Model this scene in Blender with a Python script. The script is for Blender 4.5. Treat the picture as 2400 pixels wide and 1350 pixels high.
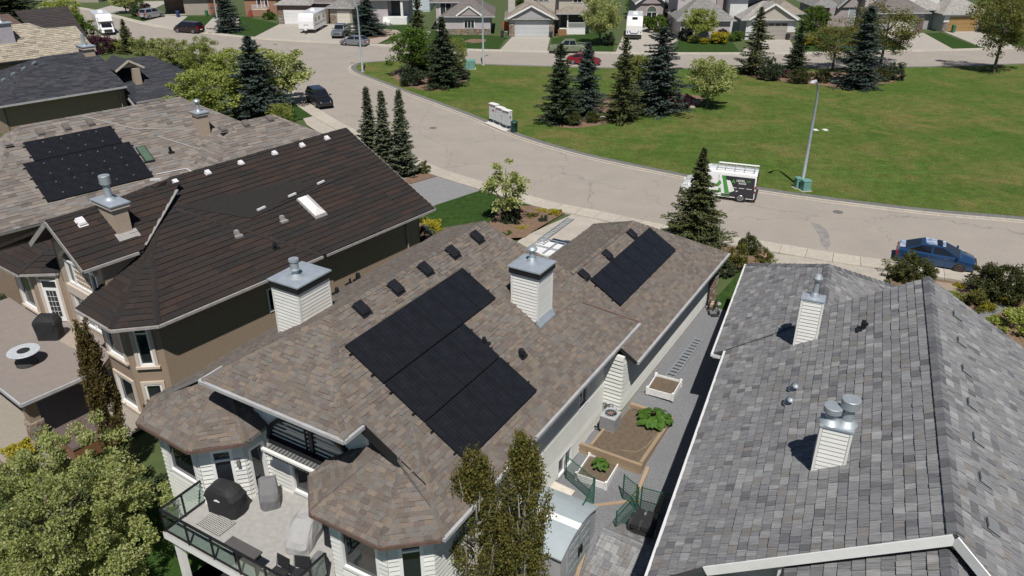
import bpy, math, random
import numpy as np
from mathutils import Vector
for _o in list(bpy.data.objects): bpy.data.objects.remove(_o)
random.seed(7); RNG = np.random.default_rng(7)
C = bpy.context.scene.collection
SC = bpy.context.scene
rad = math.radians
# ---------------------------------------------------------------- camera, sky, sun, exposure
CAMZ, PITCH, LENS = 21.0, 26.9, 27.6
cd = bpy.data.cameras.new('camera'); cam = bpy.data.objects.new('camera', cd); C.objects.link(cam)
cam.location = (0, 0, CAMZ); cam.rotation_euler = (rad(90 - PITCH), 0, 0)
cd.lens = LENS; cd.sensor_width = 36; cd.clip_start = .1; cd.clip_end = 3000
SC.camera = cam
w = bpy.data.worlds.new('World'); SC.world = w; w.use_nodes = True
wn = w.node_tree.nodes; wl = w.node_tree.links
sky = wn.new('ShaderNodeTexSky'); sky.sky_type = 'NISHITA'; sky.sun_disc = False
sky.sun_elevation = rad(60); sky.sun_rotation = rad(174.6); sky.altitude = 1050; sky.air_density = .7; sky.dust_density = .2
wn['Background'].inputs[1].default_value = .06
wl.new(sky.outputs[0], wn['Background'].inputs[0])
sd = bpy.data.lights.new('sun', 'SUN'); sun = bpy.data.objects.new('sun', sd); C.objects.link(sun)
sd.energy = 5; sd.angle = rad(.53); sd.color = (1, .955, .89)
_s = Vector((.095 * .5, -.995 * .5, .866)); sun.rotation_euler = _s.to_track_quat('Z', 'Y').to_euler()
SC.view_settings.view_transform = 'Standard'; SC.view_settings.look = 'None'
SC.view_settings.gamma = 1; SC.view_settings.exposure = 0; SC.view_settings.use_curve_mapping = False
# ---------------------------------------------------------------- helpers
def project(p):
    s, c = math.sin(rad(PITCH)), math.cos(rad(PITCH)); z = p[2] - CAMZ
    f = p[1] * c - z * s
    if f < .5: return None
    return (p[0] / f * 1840, (p[1] * s + z * c) / f * 1840, f)

MATS = {}
def mat(name, c, c2=None, rough=.8, scale=3., bump=0., metal=0., isl=0., detail=4., coat=0., stretch=None, spec=.5, trans=0., warp=None):
    """noise-mottled colour c..c2; isl = brightness spread per loose piece / object"""
    if name in MATS: return MATS[name]
    m = bpy.data.materials.new(name); m.use_nodes = True; n = m.node_tree.nodes; l = m.node_tree.links
    b = n['Principled BSDF']; b.inputs['Roughness'].default_value = rough; b.inputs['Metallic'].default_value = metal
    b.inputs['Specular IOR Level'].default_value = spec
    if coat: b.inputs['Coat Weight'].default_value = coat; b.inputs['Coat Roughness'].default_value = .05
    c2 = c2 or tuple(x * .82 for x in c)
    tc = n.new('ShaderNodeTexCoord'); mp = n.new('ShaderNodeMapping'); l.new(tc.outputs['Object'], mp.inputs[0])
    if stretch: mp.inputs['Scale'].default_value = stretch
    nz = n.new('ShaderNodeTexNoise'); nz.inputs['Scale'].default_value = scale; nz.inputs['Detail'].default_value = detail; nz.inputs['Roughness'].default_value = .65
    l.new(mp.outputs[0], nz.inputs['Vector'])
    rp = n.new('ShaderNodeValToRGB'); rp.color_ramp.elements[0].position = .32; rp.color_ramp.elements[1].position = .68
    rp.color_ramp.elements[0].color = (*c2, 1); rp.color_ramp.elements[1].color = (*c, 1)
    l.new(nz.outputs['Fac'], rp.inputs[0]); col = rp.outputs[0]
    if isl:
        ge = n.new('ShaderNodeNewGeometry'); oi = n.new('ShaderNodeObjectInfo')
        a = n.new('ShaderNodeMath'); a.operation = 'ADD'; l.new(ge.outputs['Random Per Island'], a.inputs[0]); l.new(oi.outputs['Random'], a.inputs[1])
        f = n.new('ShaderNodeMath'); f.operation = 'FRACT'; l.new(a.outputs[0], f.inputs[0])
        mr = n.new('ShaderNodeMapRange'); mr.inputs[3].default_value = 1 - isl; mr.inputs[4].default_value = 1 + isl
        l.new(f.outputs[0], mr.inputs[0])
        mx = n.new('ShaderNodeMix'); mx.data_type = 'RGBA'; mx.blend_type = 'MULTIPLY'; mx.inputs[0].default_value = 1
        l.new(col, mx.inputs[6]); l.new(mr.outputs[0], mx.inputs[7]); col = mx.outputs[2]
    l.new(col, b.inputs['Base Color'])
    if trans:
        t = n.new('ShaderNodeBsdfTranslucent'); l.new(col, t.inputs[0]); ms = n.new('ShaderNodeMixShader'); ms.inputs[0].default_value = trans
        l.new(b.outputs[0], ms.inputs[1]); l.new(t.outputs[0], ms.inputs[2]); l.new(ms.outputs[0], n['Material Output'].inputs[0])
    if bump:
        n2 = n.new('ShaderNodeTexNoise'); n2.inputs['Scale'].default_value = scale * 6; n2.inputs['Detail'].default_value = 5; l.new(mp.outputs[0], n2.inputs['Vector'])
        bp = n.new('ShaderNodeBump'); bp.inputs['Strength'].default_value = bump; bp.inputs['Distance'].default_value = .03
        l.new(n2.outputs['Fac'], bp.inputs['Height']); l.new(bp.outputs[0], b.inputs['Normal'])
    MATS[name] = m; return m

def glass(name, c=(.02, .025, .03), rough=.04):
    if name in MATS: return MATS[name]
    m = mat(name, c, tuple(x * .8 for x in c), rough=rough, spec=.8); return m

def brickmat(name, c1, c2, mortar, w=.3, h=.12, ms=.01, rough=.85, offs=.5, bump=.4):
    if name in MATS: return MATS[name]
    m = bpy.data.materials.new(name); m.use_nodes = True; n = m.node_tree.nodes; l = m.node_tree.links; b = n['Principled BSDF']
    b.inputs['Roughness'].default_value = rough
    uv = n.new('ShaderNodeUVMap'); bk = n.new('ShaderNodeTexBrick'); l.new(uv.outputs[0], bk.inputs['Vector'])
    bk.inputs['Scale'].default_value = 1; bk.inputs['Brick Width'].default_value = w; bk.inputs['Row Height'].default_value = h
    bk.inputs['Mortar Size'].default_value = ms; bk.offset = offs
    bk.inputs['Color1'].default_value = (*c1, 1); bk.inputs['Color2'].default_value = (*c2, 1); bk.inputs['Mortar'].default_value = (*mortar, 1)
    nz = n.new('ShaderNodeTexNoise'); nz.inputs['Scale'].default_value = 2.2; nz.inputs['Detail'].default_value = 5; l.new(uv.outputs[0], nz.inputs['Vector'])
    mr = n.new('ShaderNodeMapRange'); mr.inputs[1].default_value = .3; mr.inputs[2].default_value = .7; mr.inputs[3].default_value = .8; mr.inputs[4].default_value = 1.2; l.new(nz.outputs['Fac'], mr.inputs[0])
    mx = n.new('ShaderNodeMix'); mx.data_type = 'RGBA'; mx.blend_type = 'MULTIPLY'; mx.inputs[0].default_value = 1
    l.new(bk.outputs['Color'], mx.inputs[6]); l.new(mr.outputs[0], mx.inputs[7]); l.new(mx.outputs[2], b.inputs['Base Color'])
    bp = n.new('ShaderNodeBump'); bp.inputs['Strength'].default_value = bump; bp.inputs['Distance'].default_value = .03; bp.invert = True
    l.new(bk.outputs['Fac'], bp.inputs['Height']); l.new(bp.outputs[0], b.inputs['Normal'])
    MATS[name] = m; return m

def leafmat(name, cols, trans=.25, rough=.6):
    """each leaf (loose piece) takes one of the tones"""
    if name in MATS: return MATS[name]
    m = bpy.data.materials.new(name); m.use_nodes = True; n = m.node_tree.nodes; l = m.node_tree.links; b = n['Principled BSDF']
    b.inputs['Roughness'].default_value = rough; b.inputs['Specular IOR Level'].default_value = .3
    ge = n.new('ShaderNodeNewGeometry'); rp = n.new('ShaderNodeValToRGB'); e = rp.color_ramp.elements
    while len(e) < len(cols): e.new(.5)
    for i, c in enumerate(cols): e[i].position = i / (len(cols) - 1); e[i].color = (*c, 1)
    l.new(ge.outputs['Random Per Island'], rp.inputs[0])
    oi = n.new('ShaderNodeObjectInfo'); mr = n.new('ShaderNodeMapRange'); mr.inputs[3].default_value = .82; mr.inputs[4].default_value = 1.18; l.new(oi.outputs['Random'], mr.inputs[0])
    mx = n.new('ShaderNodeMix'); mx.data_type = 'RGBA'; mx.blend_type = 'MULTIPLY'; mx.inputs[0].default_value = 1
    l.new(rp.outputs[0], mx.inputs[6]); l.new(mr.outputs[0], mx.inputs[7])
    l.new(mx.outputs[2], b.inputs['Base Color'])
    t = n.new('ShaderNodeBsdfTranslucent'); l.new(mx.outputs[2], t.inputs[0]); ms = n.new('ShaderNodeMixShader'); ms.inputs[0].default_value = trans
    l.new(b.outputs[0], ms.inputs[1]); l.new(t.outputs[0], ms.inputs[2]); l.new(ms.outputs[0], n['Material Output'].inputs[0])
    MATS[name] = m; return m

def link(name, me, parent=None, **kw):
    o = bpy.data.objects.new(name, me); C.objects.link(o)
    if parent: o.parent = parent
    for k, v in kw.items(): o[k] = v
    return o
def thing(name, label, cat, loc=(0, 0, 0), rz=0., group=None):
    o = link(name, None, label=label, category=cat); o.location = loc; o.rotation_euler = (0, 0, rz); o.empty_display_size = .3
    if group: o['group'] = group
    return o
def tag(o, label, cat, group=None):
    o['label'] = label; o['category'] = cat
    if group: o['group'] = group
    return o
def dup(t, label, loc, rz=0., sc=1., group=None):
    kids = list(t.children)
    r = t.copy(); C.objects.link(r); r.location = loc; r.rotation_euler = (0, 0, rz); r.scale = (sc, sc, sc) if isinstance(sc, (int, float)) else sc
    r['label'] = label
    if group: r['group'] = group
    for k in kids:
        kk = list(k.children); a = k.copy(); C.objects.link(a); a.parent = r
        for g in kk:
            b = g.copy(); C.objects.link(b); b.parent = a
    return r

class MB:
    def __init__(s): s.v = []; s.f = []; s.m = []
    def poly(s, pts, m=0):
        k = len(s.v); s.v += [tuple(p) for p in pts]; s.f.append(tuple(range(k, k + len(pts)))); s.m.append(m); return s
    def hexa(s, p, m=0):
        k = len(s.v); s.v += [tuple(q) for q in p]
        for f in ((0, 3, 2, 1), (4, 5, 6, 7), (0, 1, 5, 4), (1, 2, 6, 5), (2, 3, 7, 6), (3, 0, 4, 7)): s.f.append(tuple(k + i for i in f)); s.m.append(m)
        return s
    def bx(s, x0, x1, y0, y1, z0, z1, m=0):
        return s.hexa([(x0, y0, z0), (x1, y0, z0), (x1, y1, z0), (x0, y1, z0), (x0, y0, z1), (x1, y0, z1), (x1, y1, z1), (x0, y1, z1)], m)
    def rbx(s, c, sx, sy, z0, z1, rz=0, m=0, top=1.):
        a, b = math.cos(rz), math.sin(rz); P = []
        for z, k in ((z0, 1), (z1, top)):
            for x, y in ((-1, -1), (1, -1), (1, 1), (-1, 1)):
                x *= sx / 2 * k; y *= sy / 2 * k; P.append((c[0] + x * a - y * b, c[1] + x * b + y * a, z))
        return s.hexa(P, m)
    def prism(s, pts, z0, z1, m=0, mt=None):
        n = len(pts); k = len(s.v); s.v += [(p[0], p[1], z0) for p in pts] + [(p[0], p[1], z1) for p in pts]
        s.f.append(tuple(range(k + n - 1, k - 1, -1))); s.f.append(tuple(range(k + n, k + 2 * n))); s.m += [m, m if mt is None else mt]
        for i in range(n): j = (i + 1) % n; s.f.append((k + i, k + j, k + n + j, k + n + i)); s.m.append(m)
        return s
    def slab(s, pts, d, m=0, mt=None):
        """polygon pts extruded by vector d; pts is the top"""
        n = len(pts); k = len(s.v); s.v += [tuple(p) for p in pts] + [tuple(p[i] + d[i] for i in range(3)) for p in pts]
        s.f.append(tuple(range(k, k + n))); s.f.append(tuple(range(k + 2 * n - 1, k + n - 1, -1))); s.m += [m if mt is None else mt, m]
        for i in range(n): j = (i + 1) % n; s.f.append((k + j, k + i, k + n + i, k + n + j)); s.m.append(m)
        return s
    def beam(s, a, b, w, h, m=0, up=(0, 0, 1)):
        a = Vector(a); b = Vector(b); d = (b - a).normalized(); u = Vector(up)
        if abs(d.dot(u)) > .98: u = Vector((0, 1, 0))
        x = d.cross(u).normalized() * (w / 2); y = x.cross(d).normalized() * (h / 2)
        return s.hexa([a - x - y, a + x - y, a + x + y, a - x + y, b - x - y, b + x - y, b + x + y, b - x + y], m)
    def tube(s, path, r, n=6, m=0, cap=True):
        path = [Vector(p) for p in path]; rr = r if isinstance(r, (list, tuple)) else [r] * len(path); k = len(s.v); N = len(path)
        for i, p in enumerate(path):
            d = (path[min(i + 1, N - 1)] - path[max(i - 1, 0)]).normalized(); u = Vector((0, 0, 1)) if abs(d.z) < .9 else Vector((0, 1, 0))
            x = d.cross(u).normalized(); y = x.cross(d)
            for j in range(n): a = 2 * math.pi * j / n; s.v.append(tuple(p + (x * math.cos(a) + y * math.sin(a)) * rr[i]))
        for i in range(N - 1):
            for j in range(n): q = (j + 1) % n; s.f.append((k + i * n + j, k + i * n + q, k + i * n + n + q, k + i * n + n + j)); s.m.append(m)
        if cap: s.f.append(tuple(range(k, k + n))); s.f.append(tuple(range(k + N * n - 1, k + N * n - n - 1, -1))); s.m += [m, m]
        return s
    def lathe(s, prof, c=(0, 0, 0), n=16, m=0, axis='z'):
        k = len(s.v)
        for r, z in prof:
            for j in range(n):
                a = 2 * math.pi * j / n; x, y = r * math.cos(a), r * math.sin(a)
                s.v.append((c[0] + x, c[1] + y, c[2] + z) if axis == 'z' else ((c[0] + x, c[1] + z, c[2] + y) if axis == 'y' else (c[0] + z, c[1] + x, c[2] + y)))
        for i in range(len(prof) - 1):
            for j in range(n): q = (j + 1) % n; s.f.append((k + i * n + j, k + i * n + q, k + i * n + n + q, k + i * n + n + j)); s.m.append(m)
        s.f.append(tuple(range(k, k + n))[::-1]); s.f.append(tuple(range(k + len(prof) * n - n, k + len(prof) * n))); s.m += [m, m]
        return s
    def build(s, name, mats, parent=None, smooth=False, loc=None, rz=None, uv=False, sharp=0, **kw):
        me = bpy.data.meshes.new(name); me.from_pydata(s.v, [], s.f)
        for t in (mats if isinstance(mats, (list, tuple)) else [mats]): me.materials.append(t)
        if any(s.m): me.polygons.foreach_set('material_index', s.m)
        if smooth: me.polygons.foreach_set('use_smooth', [True] * len(s.f))
        if uv: planar_uv(me)
        if sharp: me.polygons.foreach_set('use_smooth', [True] * len(s.f)); me.update(); me.set_sharp_from_angle(angle=sharp)
        me.update()
        o = link(name, me, parent, **kw)
        if loc is not None: o.location = loc
        if rz is not None: o.rotation_euler = (0, 0, rz)
        return o
def planar_uv(me):
    """uv in metres on every face: u horizontal, v up the slope"""
    L = me.uv_layers.new(name='UVMap')
    for p in me.polygons:
        nn = p.normal; a = Vector((0, 0, 1)).cross(nn)
        if a.length < .05: a = Vector((1, 0, 0))
        a.normalize(); b = nn.cross(a)
        for li in p.loop_indices:
            co = me.vertices[me.loops[li].vertex_index].co; L.data[li].uv = (co.dot(a), co.dot(b))
def quads_mesh(name, V, nper=4, mat_=None, idx=None, mats=None):
    """V: (N, nper, 3) array of loose polygons"""
    N = len(V); me = bpy.data.meshes.new(name); me.vertices.add(N * nper); me.vertices.foreach_set('co', np.ascontiguousarray(V, dtype=np.float32).ravel())
    me.loops.add(N * nper); me.loops.foreach_set('vertex_index', np.arange(N * nper, dtype=np.int32))
    me.polygons.add(N); me.polygons.foreach_set('loop_start', np.arange(0, N * nper, nper, dtype=np.int32)); me.polygons.foreach_set('loop_total', np.full(N, nper, dtype=np.int32))
    for t in (mats or [mat_]): me.materials.append(t)
    if idx is not None: me.polygons.foreach_set('material_index', np.asarray(idx, dtype=np.int32))
    me.update(calc_edges=True); return me

# --- polygon clipping (subject may be concave, clip window convex) and roof coverings
def clip(poly, x0, x1, y0, y1):
    for ax, val, sg in ((0, x0, 1), (0, x1, -1), (1, y0, 1), (1, y1, -1)):
        out = []; n = len(poly)
        for i in range(n):
            a, b = poly[i], poly[(i + 1) % n]; da, db = (a[ax] - val) * sg, (b[ax] - val) * sg
            if da >= 0: out.append(a)
            if (da >= 0) != (db >= 0):
                t = da / (da - db); out.append((a[0] + (b[0] - a[0]) * t, a[1] + (b[1] - a[1]) * t))
        poly = out
        if len(poly) < 3: return []
    return poly
class Cover:
    """collects the shingles of one house; the ones that show largest become parts, the rest one joined part"""
    def __init__(s, name, mats, weights=None): s.name = name; s.mats = mats; s.p = []; s.w = weights
    def plane(s, poly, expo, wid, th=(.012, .03), lift=.004, skew=0., gap=.008, rows=None):
        P = [Vector(p) for p in poly]; n = Vector((0, 0, 0))
        for i in range(len(P)): a, b = P[i], P[(i + 1) % len(P)]; n += Vector(((a.y - b.y) * (a.z + b.z), (a.z - b.z) * (a.x + b.x), (a.x - b.x) * (a.y + b.y)))
        n.normalize()
        if n.z < 0: n = -n
        a = Vector((0, 0, 1)).cross(n).normalized(); up = n.cross(a)
        o = P[0]; p2 = [((q - o).dot(a), (q - o).dot(up)) for q in P]
        ys = [q[1] for q in p2]; y = min(ys)
        while y < max(ys) - .01:
            row = clip(p2, -1e3, 1e3, y, y + expo)
            if row:
                x = min(q[0] for q in row) - random.random() * wid[1]; xe = max(q[0] for q in row)
                while x < xe:
                    wd = random.uniform(*wid); c = clip(row, x, x + wd - gap, y, y + expo)
                    if c:
                        h = random.choice(th); j = random.uniform(-.3, .3) * h
                        top = [o + a * q[0] + up * q[1] + n * (lift + h + j * .5 - (h * .8) * min(1, (q[1] - y) / expo)) for q in c]
                        s.p.append((top, [o + a * q[0] + up * q[1] + n * .001 for q in c], random.choices(range(len(s.mats)), s.w)[0]))
                    x += wd
            y += expo
    def finish(s, parent, origin, rz, limit=300):
        ca, sa = math.cos(rz), math.sin(rz); sc = []
        for i, (t, b, m) in enumerate(s.p):
            pr = [project((origin[0] + q.x * ca - q.y * sa, origin[1] + q.x * sa + q.y * ca, origin[2] + q.z)) for q in t]
            if None in pr: sc.append((0, i)); continue
            cx = sum(q[0] for q in pr) / len(pr); cy = sum(q[1] for q in pr) / len(pr)
            ar = sum(pr[k][0] * pr[(k + 1) % len(pr)][1] - pr[(k + 1) % len(pr)][0] * pr[k][1] for k in range(len(pr))) / 2
            sc.append((abs(ar) if abs(cx) < 1200 and abs(cy) < 675 and len(t) == 4 else 0, i))
        sc.sort(reverse=True); big = MB()
        for r, (ar, i) in enumerate(sc):
            t, b, m = s.p[i]; one = r < limit and ar > 0
            B = MB() if one else big; n = len(t); k = len(B.v)
            B.v += [tuple(q) for q in t] + [tuple(q) for q in b]; B.f.append(tuple(range(k, k + n))); B.m.append(0 if one else m)
            for q in range(n): e = (q + 1) % n; B.f.append((k + e, k + q, k + n + q, k + n + e)); B.m.append(0 if one else m)
            if one: B.build(s.name, s.mats[m], parent)
        if big.f: big.build(s.name + '_field', s.mats, parent, kind='stuff')
def ridgecap(B, a, b, w=.17, L=.4, th=.03, drop=.5, m=0):
    a = Vector(a); b = Vector(b); d = b - a; N = max(1, int(d.length / L)); d.normalize(); x = d.cross(Vector((0, 0, 1))).normalized() * w; L = (b - a).length / N
    for i in range(N):
        p = a + d * (L * i); q = p + d * (L * .97); z = Vector((0, 0, 1)); h = z * (th + random.uniform(0, .012)); e = z * (-w * drop)
        mm = m if isinstance(m, int) else random.choice(m)
        pts = [p - x + e + h, p + h * 1.6, p + x + e + h, q - x + e + h * .5, q + h, q + x + e + h * .5]
        k = len(B.v); B.v += [tuple(t) for t in pts] + [tuple(t - h * 1.2) for t in pts]
        for f in ((0, 1, 4, 3), (1, 2, 5, 4), (6, 9, 10, 7), (7, 10, 11, 8), (0, 6, 7, 1), (1, 7, 8, 2), (0, 3, 9, 6), (2, 8, 11, 5), (3, 4, 10, 9), (4, 5, 11, 10)): B.f.append(tuple(k + t for t in f)); B.m.append(mm)

# --- walls: run from a to b (house x,y), outside on the right-hand side of a->b
class Run:
    def __init__(s, a, b): s.a = Vector((a[0], a[1], 0)); d = Vector((b[0] - a[0], b[1] - a[1], 0)); s.L = d.length; s.d = d.normalized(); s.n = Vector((s.d.y, -s.d.x, 0))
    def p(s, t, z, o=0.): q = s.a + s.d * t + s.n * o; return (q.x, q.y, z)
    def box(s, B, t0, t1, z0, z1, o0, o1, m=0):
        return B.hexa([s.p(t0, z0, o1), s.p(t1, z0, o1), s.p(t1, z0, o0), s.p(t0, z0, o0), s.p(t0, z1, o1), s.p(t1, z1, o1), s.p(t1, z1, o0), s.p(t0, z1, o0)], m)
def cuts(L, op, z0, z1):
    iv = [(0, L)]
    for (a, b, c, d) in op:
        if d <= z0 + 1e-4 or c >= z1 - 1e-4: continue
        nv = []
        for u, v in iv:
            if b <= u or a >= v: nv.append((u, v)); continue
            if a > u: nv.append((u, a))
            if b < v: nv.append((b, v))
        iv = nv
    return [i for i in iv if i[1] - i[0] > .02]
def wall(parent, a, b, z0, z1, m, op=(), name='wall', th=.16):
    r = Run(a, b); B = MB(); zs = sorted({z0, z1, *[t for o in op for t in o[2:4] if z0 < t < z1]})
    for k in range(len(zs) - 1):
        for u, v in cuts(r.L, op, zs[k], zs[k + 1]): r.box(B, u, v, zs[k], zs[k + 1], -th, 0)
    B.build(name, m, parent, uv=True); return r
def siding(parent, a, b, z0, z1, m, op=(), h=.2, base=None):
    """lap siding: every board a wedge proud of the wall behind it"""
    r = wall(parent, a, b, base if base is not None else z0, z1, m, op); B = MB(); z = z0
    while z < z1 - .02:
        e = min(z + h, z1)
        for u, v in cuts(r.L, op, z, e):
            B.hexa([r.p(u, z, .06), r.p(v, z, .06), r.p(v, z, .001), r.p(u, z, .001), r.p(u, e, .008), r.p(v, e, .008), r.p(v, e, .001), r.p(u, e, .001)])
        z += h
    B.build('siding', m, parent, kind='stuff'); return r
def window(parent, r, t0, t1, z0, z1, fm, gm, fr=.09, bars=(), rails=(), trim=None, proud=.05, name='window'):
    B = MB(); f = fr
    r.box(B, t0, t1, z0, z0 + f, -.12, proud); r.box(B, t0, t1, z1 - f, z1, -.12, proud); r.box(B, t0, t0 + f, z0 + f, z1 - f, -.12, proud); r.box(B, t1 - f, t1, z0 + f, z1 - f, -.12, proud)
    for x in bars: x = t0 + (t1 - t0) * x; r.box(B, x - f * .35, x + f * .35, z0 + f, z1 - f, -.1, proud * .7)
    for y in rails: y = z0 + (z1 - z0) * y; r.box(B, t0 + f, t1 - f, y - f * .35, y + f * .35, -.1, proud * .6)
    o = B.build(name, fm, parent)
    G = MB(); r.box(G, t0 + f * .5, t1 - f * .5, z0 + f * .5, z1 - f * .5, -.09, -.06); G.build('pane', gm, o)
    if trim:
        T = MB(); w = .16; p = proud + .03
        r.box(T, t0 - w, t1 + w, z1, z1 + w, -.02, p); r.box(T, t0 - w, t0, z0, z1, -.02, p); r.box(T, t1, t1 + w, z0, z1, -.02, p); r.box(T, t0 - w - .06, t1 + w + .06, z0 - w * .8, z0, -.02, p + .06)
        T.build('window_trim', trim, o)
    return o
def gutter(parent, pts, m, w=.12, h=.13, name='gutter'):
    B = MB()
    for a, b in zip(pts, pts[1:]): B.beam(a, b, w, h)
    return B.build(name, m, parent)
# ---------------------------------------------------------------- ground, road, park
def lerp_tab(t, tab):
    for (a, u), (b, v) in zip(tab, tab[1:]):
        if t <= b: return u if t <= a else u + (v - u) * (t - a) / (b - a)
    return tab[-1][1]
HT = [(20, -2.75), (24, -2.6), (26.2, -1.65), (28.9, -1.6), (30.2, -1.3), (33.9, -1.05), (34.9, -.66), (45, -.55), (50.5, -.03), (52, 0)]
def hgt(x, y): return lerp_tab(y + .55 * x, HT)
def drape(name, poly, off, m, step=1.5, parent=None, skirt=.0, kind='structure', thick=0):
    xs = [p[0] for p in poly]; ys = [p[1] for p in poly]; B = MB(); x = min(xs)
    x = math.floor(x / step) * step; P = [(p[0], p[1]) for p in poly]
    ar = sum(P[i][0] * P[(i + 1) % len(P)][1] - P[(i + 1) % len(P)][0] * P[i][1] for i in range(len(P)))
    if ar < 0: P = P[::-1]
    flat = min(p[1] + .55 * p[0] for p in P) > 52
    if flat: B.poly([(p[0], p[1], off) for p in P])
    else:
        while x < max(xs):
            y = math.floor(min(ys) / step) * step; col = clip(P, x, x + step, -1e4, 1e4)
            if col:
                while y < max(ys):
                    c = clip(col, x, x + step, y, y + step)
                    if c: B.poly([(q[0], q[1], hgt(*q) + off) for q in c])
                    y += step
            x += step
    if thick: 
        for a, b in zip(P, P[1:] + P[:1]): B.poly([(a[0], a[1], hgt(*a[:2]) + off), (b[0], b[1], hgt(*b[:2]) + off), (b[0], b[1], hgt(*b[:2]) + off - thick), (a[0], a[1], hgt(*a[:2]) + off - thick)][::-1])
    return B.build(name, m, parent, **({'kind': kind} if parent is None else {}))
def offset(poly, d):
    """inset of a closed outline by d (positive = inwards)"""
    P = [Vector((p[0], p[1])) for p in poly]; n = len(P); ar = sum(P[i].x * P[(i + 1) % n].y - P[(i + 1) % n].x * P[i].y for i in range(n)); s = 1 if ar > 0 else -1; out = []
    for i in range(n):
        a = (P[i] - P[i - 1]).normalized(); b = (P[(i + 1) % n] - P[i]).normalized()
        na = Vector((-a.y, a.x)) * s; nb = Vector((-b.y, b.x)) * s; k = (na + nb); k = k / max(.4, k.length_squared) * 2
        out.append((P[i].x + k.x * d, P[i].y + k.y * d, 0))
    return out
def smooth_line(pts, n=5):
    """Catmull-Rom through ground points"""
    P = [Vector((p[0], p[1], 0)) for p in pts]; P = [P[0] * 2 - P[1]] + P + [P[-1] * 2 - P[-2]]; out = []
    for i in range(1, len(P) - 2):
        for k in range(n):
            t = k / n; a, b, c, d = P[i - 1], P[i], P[i + 1], P[i + 2]
            out.append(tuple(.5 * ((2 * b) + (c - a) * t + (2 * a - 5 * b + 4 * c - d) * t * t + (3 * b - a - 3 * c + d) * t ** 3)))
    out.append(tuple(P[-2])); return out

M_lawn = mat('rough_lawn', (.07, .095, .028), (.05, .075, .022), rough=.95, scale=1.2, bump=.6, detail=8)
M_conc = mat('pale_concrete', (.42, .385, .33), (.35, .32, .275), rough=.9, scale=1.6, bump=.12, detail=8, isl=.05)
M_kerbc = mat('kerb_concrete', (.46, .42, .36), (.36, .33, .28), rough=.9, scale=4, isl=.06)
M_strip = mat('grey_asphalt_path', (.17, .167, .16), (.125, .123, .118), rough=.95, scale=3, bump=.2)
M_gravel = mat('blue_grey_gravel', (.25, .255, .268), (.14, .145, .157), rough=.95, scale=18, bump=.9, detail=6)
M_mulch = mat('red_brown_mulch', (.25, .165, .108), (.12, .075, .05), rough=.95, scale=7, bump=1., detail=8)
M_soil = mat('bare_soil', (.15, .115, .08), (.1, .075, .052), rough=.95, scale=5, bump=.8, detail=8)
M_timber = mat('weathered_timber', (.36, .27, .18), (.25, .18, .12), rough=.9, scale=3, stretch=(1, 12, 12), isl=.1)

def road_material():
    m = mat('road_asphalt', (.325, .29, .255), (.285, .255, .224), rough=.93, scale=.35, detail=9, bump=.1)
    n = m.node_tree.nodes; l = m.node_tree.links; b = n['Principled BSDF']; src = b.inputs['Base Color'].links[0].from_socket
    tc = n.new('ShaderNodeTexCoord'); fine = n.new('ShaderNodeTexNoise'); fine.inputs['Scale'].default_value = 9; fine.inputs['Detail'].default_value = 6; l.new(tc.outputs['Object'], fine.inputs['Vector'])
    mr = n.new('ShaderNodeMapRange'); mr.inputs[1].default_value = .3; mr.inputs[2].default_value = .7; mr.inputs[3].default_value = .9; mr.inputs[4].default_value = 1.1; l.new(fine.outputs['Fac'], mr.inputs[0])
    vo = n.new('ShaderNodeTexVoronoi'); vo.feature = 'DISTANCE_TO_EDGE'; vo.inputs['Scale'].default_value = .13; wv = n.new('ShaderNodeTexNoise'); wv.inputs['Scale'].default_value = .8; wv.inputs['Detail'].default_value = 6
    l.new(tc.outputs['Object'], wv.inputs['Vector']); ad = n.new('ShaderNodeVectorMath'); ad.operation = 'MULTIPLY_ADD'; ad.inputs[1].default_value = (2.5, 2.5, 0); l.new(wv.outputs['Color'], ad.inputs[0]); l.new(tc.outputs['Object'], ad.inputs[2]); l.new(ad.outputs[0], vo.inputs['Vector'])
    cr = n.new('ShaderNodeMapRange'); cr.inputs[1].default_value = .0; cr.inputs[2].default_value = .008; cr.inputs[3].default_value = .72; cr.inputs[4].default_value = 1; l.new(vo.outputs['Distance'], cr.inputs[0])
    mu = n.new('ShaderNodeMath'); mu.operation = 'MULTIPLY'; l.new(mr.outputs[0], mu.inputs[0]); l.new(cr.outputs[0], mu.inputs[1])
    mx = n.new('ShaderNodeMix'); mx.data_type = 'RGBA'; mx.blend_type = 'MULTIPLY'; mx.inputs[0].default_value = 1; l.new(src, mx.inputs[6]); l.new(mu.outputs[0], mx.inputs[7]); l.new(mx.outputs[2], b.inputs['Base Color']); return m
M_road = road_material()

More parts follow.
